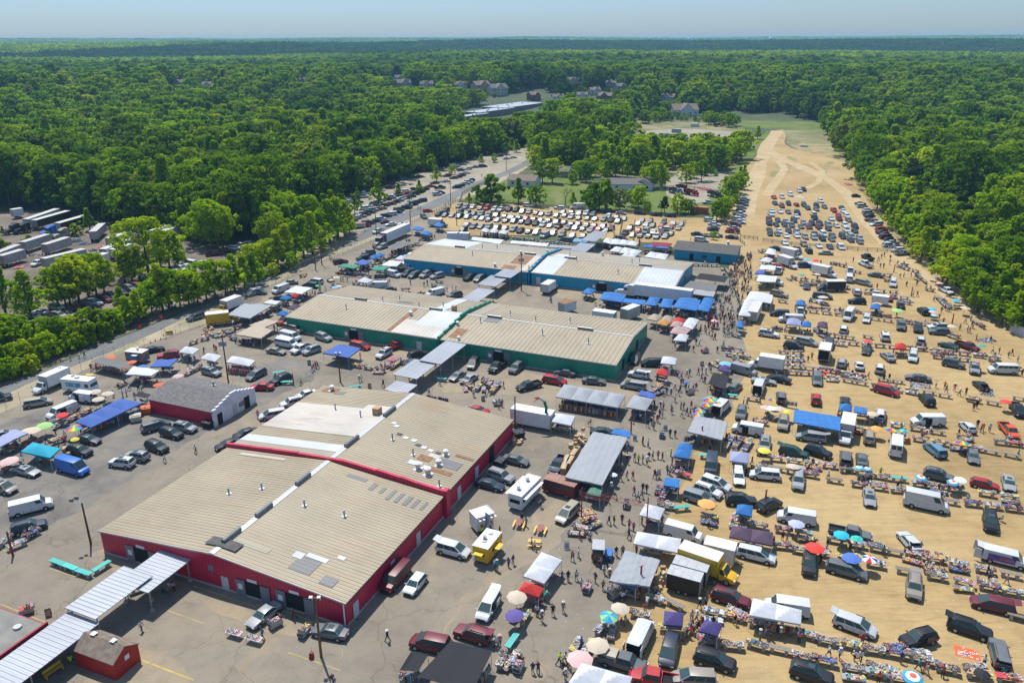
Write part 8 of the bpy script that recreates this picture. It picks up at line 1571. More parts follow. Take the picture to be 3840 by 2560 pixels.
def person(x,y,pose=None,az=None,top=None,bottom=None,full=None,child=False,hat=None):
 cands=[m for m in PM if(pose is None and m[0]in('walk','stand'))or m[0]==pose];ps,(body,cl)=random.choice(cands);az=random.uniform(0,6.28)if az is None else az
 sk=random.choice([(.45,.27,.19),(.34,.19,.12),(.2,.1,.06),(.5,.32,.24),(.4,.23,.15)]);t=next(q for q in PT_C if q[0]==top)if top else wch(PT_C);b_=next(q for q in PB_C if q[0]==bottom)if bottom else wch(PB_C);s=random.uniform(.94,1.06)*(.68 if child else 1)
 o=put(body,'person',None,(x,y,0),az,sk);o.scale=(s,s,s);short=any(nm=='shorts' for nm,_ in cl)
 for nm,me in cl:put(me,nm,o,None,None,{'shirt':t[1],'shoe':(.05,.05,.05),'hair':random.choice([(.02,.015,.01),(.06,.035,.02),(.15,.1,.05)])}.get(nm,b_[1]))
 look=('child' if child else 'person')+' in '+t[0]+' top and '+(b_[0].replace('trousers','shorts').replace('blue jeans','denim shorts')if short else b_[0])
 if hat or(hat is None and random.random()<.14):h=put(HATM,'hat',o,(.02,0,{'sit':1.25}.get(ps,1.66)if ps!='bend' else 1.6),None,random.choice([(.7,.7,.7),(.6,.5,.35)]));look+=' with hat';h.location=(.02 if ps!='bend' else .57,0,{'sit':1.25}.get(ps,1.67))
 tag(o,look,'person',None,'visitors and sellers',full,'person');PEOPLE.append(o);return o
def PP(c,r,s,**k):
 for it in s.split():
  q=it.split(',');x,y=P(c,r,float(q[0]),float(q[1]));person(x,y,**k)
PP(2,3,'610,420 555,450 1010,110 890,120 935,125 690,240 720,265 760,180 1075,160 1075,255 765,650 835,720 590,630 515,635 460,640 915,770 230,950 50,1400 80,1410 240,1485 430,1400 480,1390 470,1470 520,1440 490,1540 1650,1010 1780,880 1720,900 2330,1180 2045,1050 180,320 210,350 90,90 130,130 10,480 740,460 790,500 815,510 860,490 1200,300 620,250')
person(*P(2,3,955,405),'walk',-1.5,'navy','dark trousers','person in blue top with arms out walking right of the food cart');person(*P(2,3,1015,410),'stand',1.5,'grey','blue jeans','person in grey top standing left of the white double tent');person(*P(2,3,1115,180),'stand',1,'pink','dark trousers','person in salmon top beside the red gantry post');person(*P(2,3,845,570),'walk',-1.6,'white','blue jeans','person in white shirt carrying a bag just below the food cart queue');person(*P(2,3,895,620),'walk',-1.8,'pink','dark trousers','person in pink top and straw hat beside the grey tarp stall corner',hat=True)
person(*P(2,3,635,700),'walk',-1.0,'white','grey trousers','man in white shirt pushing the heaped cart');person(*P(2,3,1040,800),'stand',1.6,'white','blue jeans','person in white T-shirt at the blue awning of the grey tarp stall');person(*P(2,3,1160,820),'stand',2.5,'orange','dark trousers','person in yellow-orange top at the shoe table');person(*P(2,3,375,950),'walk',-1.6,'black','dark trousers','person in black shirt walking left of a grey-shirted walker, lower aisle');person(*P(2,3,470,920),'walk',-1.5,'grey','pale trousers','person in light grey shirt walking alone in the lower aisle');person(*P(2,3,275,1005),'stand',-1.6,'beige','dark trousers','person in tan top and yellow shoes in the lower aisle');person(*P(2,3,190,1480),'walk',1.6,'navy','grey trousers','person in navy shirt carrying a bag at the bottom of the aisle');person(*P(2,3,745,400),'stand',1,'maroon','dark trousers','person in maroon top in the food cart queue');person(*P(2,3,2275,1200),'stand',3,'beige','grey trousers','person with straw hat at the bare plank table before the black SUV',hat=True);person(*P(2,3,1690,1020),'walk',0,'white','grey trousers','person in white top and red shorts between the two purple tents')
PP(2,3,'1000,1045 1040,1030 1820,1240',pose='sit');PP(2,3,'1600,1160 300,820 262,850',pose='bend')
PP(2,2,'710,680 1105,760 1245,800 1280,780 1300,820 1300,745 1355,710 1380,710 1390,630 1365,630 1465,640 1465,680 1495,570 1550,640 1575,640 1560,710 1605,690 1635,700 1645,630 1200,960 1250,980 1125,1110 1160,1130 1200,1130 1255,1100 1290,1090 1340,1090 1380,1100 1055,1130 1060,1050 1000,1290 1055,1270 1110,1280 910,1390 945,1450 1120,1420 1155,1470 1190,1450 1200,1390 1235,1400 1310,1270 1335,1270 1355,1270 1425,1220 1450,1240 880,1480 625,1440 675,1400 1520,340 1540,330 1555,355 1605,340 1630,330 1710,320 1745,310 1780,320 1810,270 1825,300 1410,440 1420,500 1390,510 1460,510 1495,450 1525,510 1550,420 1570,420 1595,455 1620,455 1665,460 1545,480 1690,50 1720,50 1770,400 1690,460 1740,380 2125,600 2155,620 2240,560 2275,590 570,600 610,620 1000,1000 1020,980 1040,950 980,1100 960,1160 985,1200 940,1260 900,1320')
person(*P(2,2,1450,890),'stand',-1.5,'navy','blue jeans','left one of two dark-clad people standing in the open upper aisle');person(*P(2,2,1497,895),'stand',-1.5,'black','pale trousers','right one of two dark-clad people standing in the open upper aisle');person(*P(2,2,1240,1150),'walk',-1.5,'white','dark trousers','person in white T-shirt walking towards us right of the longest tarp stall');person(*P(2,2,1335,755),'walk',1.5,'red','dark trousers','person in bright red shirt beside the small grey tent, upper aisle');person(*P(2,2,1665,110),'walk',-1.5,'maroon','pale trousers','person alone near the top of the asphalt aisle, left');person(*P(2,2,1885,120),'stand',-1.5,'black','dark trousers','person in black standing alone right of the upper aisle cart');person(*P(2,2,265,1530),'stand',2.6,'grey','dark trousers','person standing at the large white food trailer counter');person(*P(2,2,1458,1070),'stand',0,'neon yellow','dark trousers','person in yellow top left of the blue double tent');person(*P(2,2,1468,1150),'stand',0,'maroon','blue jeans','person in dark red top below the yellow-topped one at the blue tent')
# cyclist
px,py=P(2,2,712,785);e=root('bicycle',(px,py),2.9);mb=MB()
for a_,b_ in(((-.5,0,.33),(-.1,0,.33)),((-.1,0,.33),(.35,0,.8)),((-.15,0,.8),(.35,0,.8)),((-.15,0,.85),(-.1,0,.33)),((-.5,0,.33),(-.15,0,.8)),((.35,0,.95),(.5,0,.33))):mb.cyl(a_,b_,.02,.02,BLACK,5)
mb.cyl((.35,-.25,.98),(.35,.25,.98),.02,.02,BLACK,5);mb.build('bicycle_frame',e)
for x in(-.5,.5):
 mb=MB()
 for k in range(14):a0,a1=k/14*6.283,(k+1)/14*6.283;mb.cyl((x+.32*math.cos(a0),0,.33+.32*math.sin(a0)),(x+.32*math.cos(a1),0,.33+.32*math.sin(a1)),.02,.02,TYRE,4,False)
 mb.build('wheel',e)
mb=MB();mb.box((-.17,0,.88),(.25,.14,.05),BLACK);mb.build('saddle',e);tag(e,'','bicycle',None,full='bicycle ridden across the pavement before the grey clothes stall',cat='bicycle');o=person(px,py,'sit',2.9,'black','dark trousers','cyclist in black riding before the grey clothes stall',hat=False);o.location=(px+.2,py-.05,.42)
PP(1,2,'515,265 530,250 548,230 950,365 970,355 1185,230 1590,485 2110,500 2140,490 2230,620 2260,600 1410,370 1690,400 1700,300');person(*P(1,2,570,235),'walk',3,'red','dark trousers','person in red with a group of four before the left green hall');person(*P(1,2,415,385),'walk',3,'neon yellow','dark trousers','worker in neon yellow and green walking beside the teal tables');person(*P(1,2,1170,410),'walk',2.6,'black','dark trousers','person in black walking alone behind the second red hall');person(*P(1,2,20,685),'walk',-1.2,'pink','grey trousers','person in pinkish top beside the white van at the second red hall');person(*P(1,2,2000,505),'walk',-1.5,'white','dark trousers','person in white standing at the left of the toy tables')
PP(1,3,'2075,215 2110,200 2155,160 2240,210 2190,520 2320,500 2205,1240');person(*P(1,3,2215,535),'stand',1.6,'turquoise','dark trousers','person in turquoise at the yellow food trailer');person(*P(1,3,1210,1175),'walk',2.8,'black','grey trousers','person in black with yellow cap walking alone, bottom centre',hat=True);person(*P(1,3,350,965),'walk',3.3,'maroon','dark trousers','person walking past the open doors of the near red hall');person(*P(1,3,700,1562),'walk',-1,'maroon','blue jeans','person in maroon at the bottom edge near the pole shadow');person(*P(1,3,65,1145),'walk',3,'blue','grey trousers','person in blue between the white tables and the hand cart');person(*P(1,3,2240,1230),'stand',-1.6,'pink','blue jeans','person in white hat and salmon shirt behind the maroon SUV',hat=True)
PP(0,2,'650,140 730,125 780,120 1045,480 1190,420 1240,500 1130,480 1165,470 1305,430 1275,430 1315,390 1875,90 1970,60 380,1100 350,1090 430,900 515,830 195,1000 2000,700 1780,190 600,850 540,920 960,560 300,880 50,950 80,930 180,860');person(*P(0,2,1800,1000),'walk',1.0,'white','dark trousers','person in white T-shirt walking on the pavement left of the second red hall');person(*P(0,2,1515,1080),'walk',-.6,'white','grey trousers','person in white walking beside the silver and white SUVs');person(*P(0,2,125,980),'stand',2,'orange','dark trousers','person in yellow shirt beside the turquoise tent');person(*P(0,2,1990,75),'stand',2,'red','dark trousers','person in red near the top right of the small white tents');person(*P(0,2,1725,195),'walk',2,'turquoise','dark trousers','person in turquoise at the table below the first white tent')
PP(0,2,'1105,395 1150,370 1090,400 900,200 980,235 1010,230 1130,270',pose='sit')
person(*P(0,3,1305,1062),'walk',-.4,'white','blue jeans','person in white and blue walking in the walkway shadow');PP(0,3,'240,170 290,180 1500,735 1560,680',pose='sit');person(*P(0,3,330,150),'sit',2,'white','dark trousers','seated person in white beside the dark blue SUV');person(*P(0,3,1600,700),'stand',2,'pink','dark trousers','person standing under the walkway at the near red hall');person(*P(0,3,655,1352),'sit',2,'neon yellow','dark trousers','seated worker in neon yellow beside the small bright red shed')
PP(1,1,'680,810 697,820 1490,350 1510,350 1740,330 1780,330 2075,60 1190,1040 1215,1040 1230,1030 1420,1040 1545,1060 1575,1045 1755,1105 1805,1090 1835,1100 780,1000 800,1005 840,1010 820,960 860,950 910,960 960,950 1010,950 1035,945 1230,790 1250,770 1380,760 1420,730 1450,700 1500,670 1560,640 1600,600 1640,620 500,1150 520,1130 545,1140 590,1100 640,1090 150,1200 215,1250 60,1330 1100,980 1150,850 990,900 940,880 30,1380')
PP(1,1,'1010,945',top='neon yellow');PP(2,1,'350,1210 360,1220 490,1230 765,1250 480,1060 1480,790 1500,790 1640,830 1700,830 1760,820 1820,830 1880,850 1940,860 2010,860')
g=random.Random(12)
for q,gd,z in STALLS:
 cx_,cy_=sum(p[0]for p in q)/4,sum(p[1]for p in q)/4;sx,sy=toscreen(cx_,cy_)
 if sy>2350:continue
 for _ in range(g.choice((1,2,3))):
  i=g.randrange(4);t=g.random();p=Vector(q[i][:2]).lerp(Vector(q[(i+1)%4][:2]),t);c_=Vector((cx_,cy_));p=c_+(p-c_)*g.uniform(.85,1.2);person(p.x,p.y,random.choice(['stand','stand','bend']),math.atan2(cy_-p.y,cx_-p.x)+g.uniform(-.6,.6),hat=False)
for o_,*_ in[t for t in THINGS if t[0]['category']=='goods' and not t[4]][::4]:
 if g.random()<.95:a_=g.choice((-1,1))*1.0;z_=o_.rotation_euler[2];person(o_.location.x-math.sin(z_)*a_+g.uniform(-.8,.8),o_.location.y+math.cos(z_)*a_,random.choice(['stand','bend']),z_-a_*1.57,hat=False)
for k in range(240):
 t=g.random();x0,x1=2010+(1640-2010)*t**1.1+40,2250+(2020-2250)*t;y=790+(1568-790)*t;p=P(2,1,g.uniform(max(x0,1700),x1)if t>.5 else g.uniform(2000,2200),y);person(*p,pose=random.choice(['walk','walk','stand']),hat=False if k%5 else None)
PP(3,1,'780,870 960,920 1000,880 1015,860 1040,840 1065,820 1120,850 1030,920 1060,925 1115,890 1185,900 1210,1020 1245,1010 1365,1090 1330,1190 1370,1190 1355,1010 1590,1340 1570,1400 1180,1370 1620,1320 1645,1330 1665,1330 1760,1500 1830,1520 1850,1530 1870,1480 1880,1490 1810,1440 1860,1420 1000,1110 450,1040 1450,1130 1520,1230 1320,1470 355,580');person(*P(3,1,1270,1095),'stand',1,'maroon','dark trousers','person in maroon standing alone between table rows in the upper sand lot');person(*P(3,1,1608,1442),'stand',1,'red','dark trousers','person in red near the forest-side white SUV')
PP(3,2,'1620,470 1635,500 1710,490 1755,535 1815,530 1950,870 1970,860 2120,155 2240,170 2290,230 2205,190 900,1305 940,1300 550,1290 1430,1380 1565,1415 1490,880 2290,1110 1110,390 1060,400 915,370 770,350 1310,470 1540,460 2000,40 2040,50 1910,30 2210,960 850,1350 1215,1350 730,280 220,240 140,240 1380,420 2330,360 2060,150 1745,910 1680,100');person(*P(3,2,365,215),'stand',1,'red','dark trousers','person in bright red behind the wide tables of wares');person(*P(3,2,400,190),'stand',1,'orange','dark trousers','person in orange beside the white step truck');person(*P(3,2,1885,670),'walk',-2,'black','dark trousers','left one of two dark walkers on the open sand, right');person(*P(3,2,1915,650),'walk',-2,'black','dark trousers','right one of two dark walkers on the open sand, right');person(*P(3,2,2030,870),'walk',1,'white','grey trousers','person in white walking alone between white hatchback and orange-red pickup');person(*P(3,2,1920,830),'walk',1,'black','dark trousers','person in black just right of the white hatchback');person(*P(3,2,1612,1495),'stand',3,'white','grey trousers','person in white hat behind the big white high-roof van',hat=True);person(*P(3,2,1455,905),'sit',3,'red','dark trousers','seated person in red in the table row')
PP(3,3,'540,360 130,280 170,290 1500,590 1390,400 2010,610 2020,680 555,1350 780,1340 845,1400 1380,1480 1450,1520 1980,1450 480,490 110,1180 25,1190 790,1390 1430,1500');person(*P(3,3,755,370),'bend',3,'red','dark trousers','bending person in red before the table under blue and green umbrellas');person(*P(3,3,1052,425),'stand',2,'grey','grey trousers','person in grey shirt at the end of the table line, right of the tricolour umbrella');person(*P(3,3,1595,550),'walk',0,'maroon','dark trousers','person in dark red top with hat walking between two table rows',hat=True);person(*P(3,3,2190,700),'walk',3,'grey','grey trousers','person in grey walking below the printed white van');person(*P(3,3,655,1375),'walk',1.5,'white','grey trousers','person in white and straw hat at the end of the flower table',hat=True);person(*P(3,3,860,1245),'stand',1.5,'red','blue jeans','person in red cap before the white minivan full of clothes');person(*P(3,3,2165,1540),'sit',1.5,'turquoise','blue jeans','seated person in pale blue behind the grey open SUV');person(*P(3,3,2145,125),'sit',2,'white','dark trousers','seated person in white hat right of the black SUV',hat=True)
# two white folding tables on the forecourt, small things
for c,r,x0,y0,x1,y1,f in[(0,3,2090,1060,2210,1095,'left white folding table on the forecourt'),(0,3,2265,1115,2395,1150,'right white folding table on the forecourt')]:
 a,b_=P(c,r,x0,y0,.7),P(c,r,x1,y1,.7);az=math.atan2(b_[1]-a[1],b_[0]-a[0]);e=root('folding_table',((a[0]+b_[0])/2,(a[1]+b_[1])/2),az);mb=MB();mb.box((0,0,.73),(2.,.8,.05),WHITE);mb.build('table_top',e)
 for sx in(-1,1):
  for sy in(-1,1):mb=MB();mb.cyl((sx*.8,sy*.3,0),(sx*.8,sy*.3,.71),.02,.02,STEEL,5);mb.build('leg',e)
 tag(e,'','folding table',None,full=f,cat='table');o=put(HEAPS['white and grey'][0],'spread_of_wares',None,(*e.location[:2],-.01),az);o.scale=(.7,.7,1);tag(o,'','goods',None,None,'small wares on the '+f.replace(' on the forecourt',''),'goods')
for c,r,x,y,mt,f in[(1,3,512,1320,REDP,'small red upright machine beside the pole circle'),(3,2,1290,960,MATS['orange_bin'],'red box beside the white small van')]:mb=MB();mb.box((0,0,.4),(.55,.5,.8),mt,0,(.7,.7));mb.cyl((0,.1,.8),(0,.25,1.4),.03,.03,STEEL,5);o=mb.build('machine');o.location=(*P(c,r,x,y),0);tag(o,'','machine',None,None,f,'machine')
# litter scraps on the sand
mb=MB();g=random.Random(8)
for _ in range(420):
 c_=g.choice([(3,2),(3,3),(3,1),(2,2),(2,3)]);x,y=P(*c_,g.uniform(0,2352),g.uniform(0,1568))if c_[1]>1 else P(*c_,g.uniform(0,1500),g.uniform(800,1568));s=g.uniform(.04,.14);mb.box((x,y,.035),(s,s*g.uniform(.5,1),.02),WHITE,g.uniform(0,3))
o=mb.build('litter');o['kind']='stuff';o['label']='small white paper scraps strewn over sand and pavement';o['category']='litter'
# ================================================================= far people and far goods beyond the nearest ones
TINT,n,l,b=nt('tinted_surface');at=n.new('ShaderNodeAttribute');at.attribute_name='tint';l.new(at.outputs['Color'],b.inputs['Base Color']);b.inputs['Roughness'].default_value=.8
def mass(objs,name,label,cat):
 bpy.context.view_layer.update();vs,ls,st,mi,tc_=[],[],[],[],[];mats=[TINT];off=0;lo=0
 for top in objs:
  for o in[top]+list(top.children):
   me=o.data
   if me is None:continue
   n_=len(me.vertices);v=np.empty(n_*3);me.vertices.foreach_get('co',v);v=v.reshape(-1,3);mw=np.array(o.matrix_world);vs.append(v@mw[:3,:3].T+mw[:3,3])
   k=len(me.loops);li=np.empty(k,np.int32);me.loops.foreach_get('vertex_index',li);ls.append(li+off);p=len(me.polygons);s=np.empty(p,np.int32);me.polygons.foreach_get('loop_start',s);st.append(s+lo)
   m_=np.empty(p,np.int32);me.polygons.foreach_get('material_index',m_);mp=[]
   for m in me.materials:
    if m.name in('clothing','skin_tone','painted_surface','fabric'):mp.append(0)
    else:
     if m not in mats:mats.append(m)
     mp.append(mats.index(m))
   mi.append(np.array(mp,np.int32)[m_]);tc_.append(np.tile(np.array(o.color[:]),(k,1)));off+=n_;lo+=k
 me=bpy.data.meshes.new(name);V=np.concatenate(vs);L=np.concatenate(ls);S=np.concatenate(st);me.vertices.add(len(V));me.vertices.foreach_set('co',V.ravel());me.loops.add(len(L));me.loops.foreach_set('vertex_index',L);me.polygons.add(len(S));me.polygons.foreach_set('loop_start',S)
 for m in mats:me.materials.append(m)
 me.polygons.foreach_set('material_index',np.concatenate(mi));me.update(calc_edges=True);ca=me.color_attributes.new('tint','FLOAT_COLOR','CORNER');ca.data.foreach_set('color',np.concatenate(tc_).ravel().astype(np.float32))
 dead=set()
 for top in objs:
  dead.add(top.name)
  for ch in list(top.children):bpy.data.objects.remove(ch)
 THINGS[:]=[t for t in THINGS if t[0].name not in dead]
 for top in objs:bpy.data.objects.remove(top)
 o=put(me,name);o['kind']='stuff';o['label']=label;o['category']=cat
for cat,name,label in(('person','crowd','distant visitors scattered through the far stalls and lanes'),('goods','far_wares','jumbled wares on the distant market tables'),('table','far_tables','distant plank tables in the market rows')):
 al_=[t[0]for t in THINGS if t[0]['category']==cat and not t[4]];nf=sum(1 for t in THINGS if t[0]['category']==cat and t[4])
 al_.sort(key=lambda o:math.hypot(o.location.x,o.location.y)+(1e4 if not-20<toscreen(o.location.x,o.location.y)[0]<3860 else 0));mass(al_[296-nf:],name,label,cat)
from collections import Counter
print(Counter(t[0].name.split('.')[0]for t in THINGS).most_common(14))
# ================================================================= haze
mb=MB();mb.box((0,7000,39.5),(26000,19000,81),WHITE);hz_=mb.build('haze');hz_['kind']='stuff';hz_['label']='thin summer haze over the forest';hz_['category']='haze'
hm=bpy.data.materials.new('haze');hm.use_nodes=True;hn=hm.node_tree.nodes;hn.remove(hn['Principled BSDF']);pv_=hn.new('ShaderNodeVolumePrincipled');pv_.inputs['Density'].default_value=HAZE_D;pv_.inputs['Color'].default_value=(.34,.7,1.,1);pv_.inputs['Anisotropy'].default_value=.0
hm.node_tree.links.new(pv_.outputs[0],hn['Material Output'].inputs['Volume']);hz_.data.materials.clear();hz_.data.materials.append(hm)
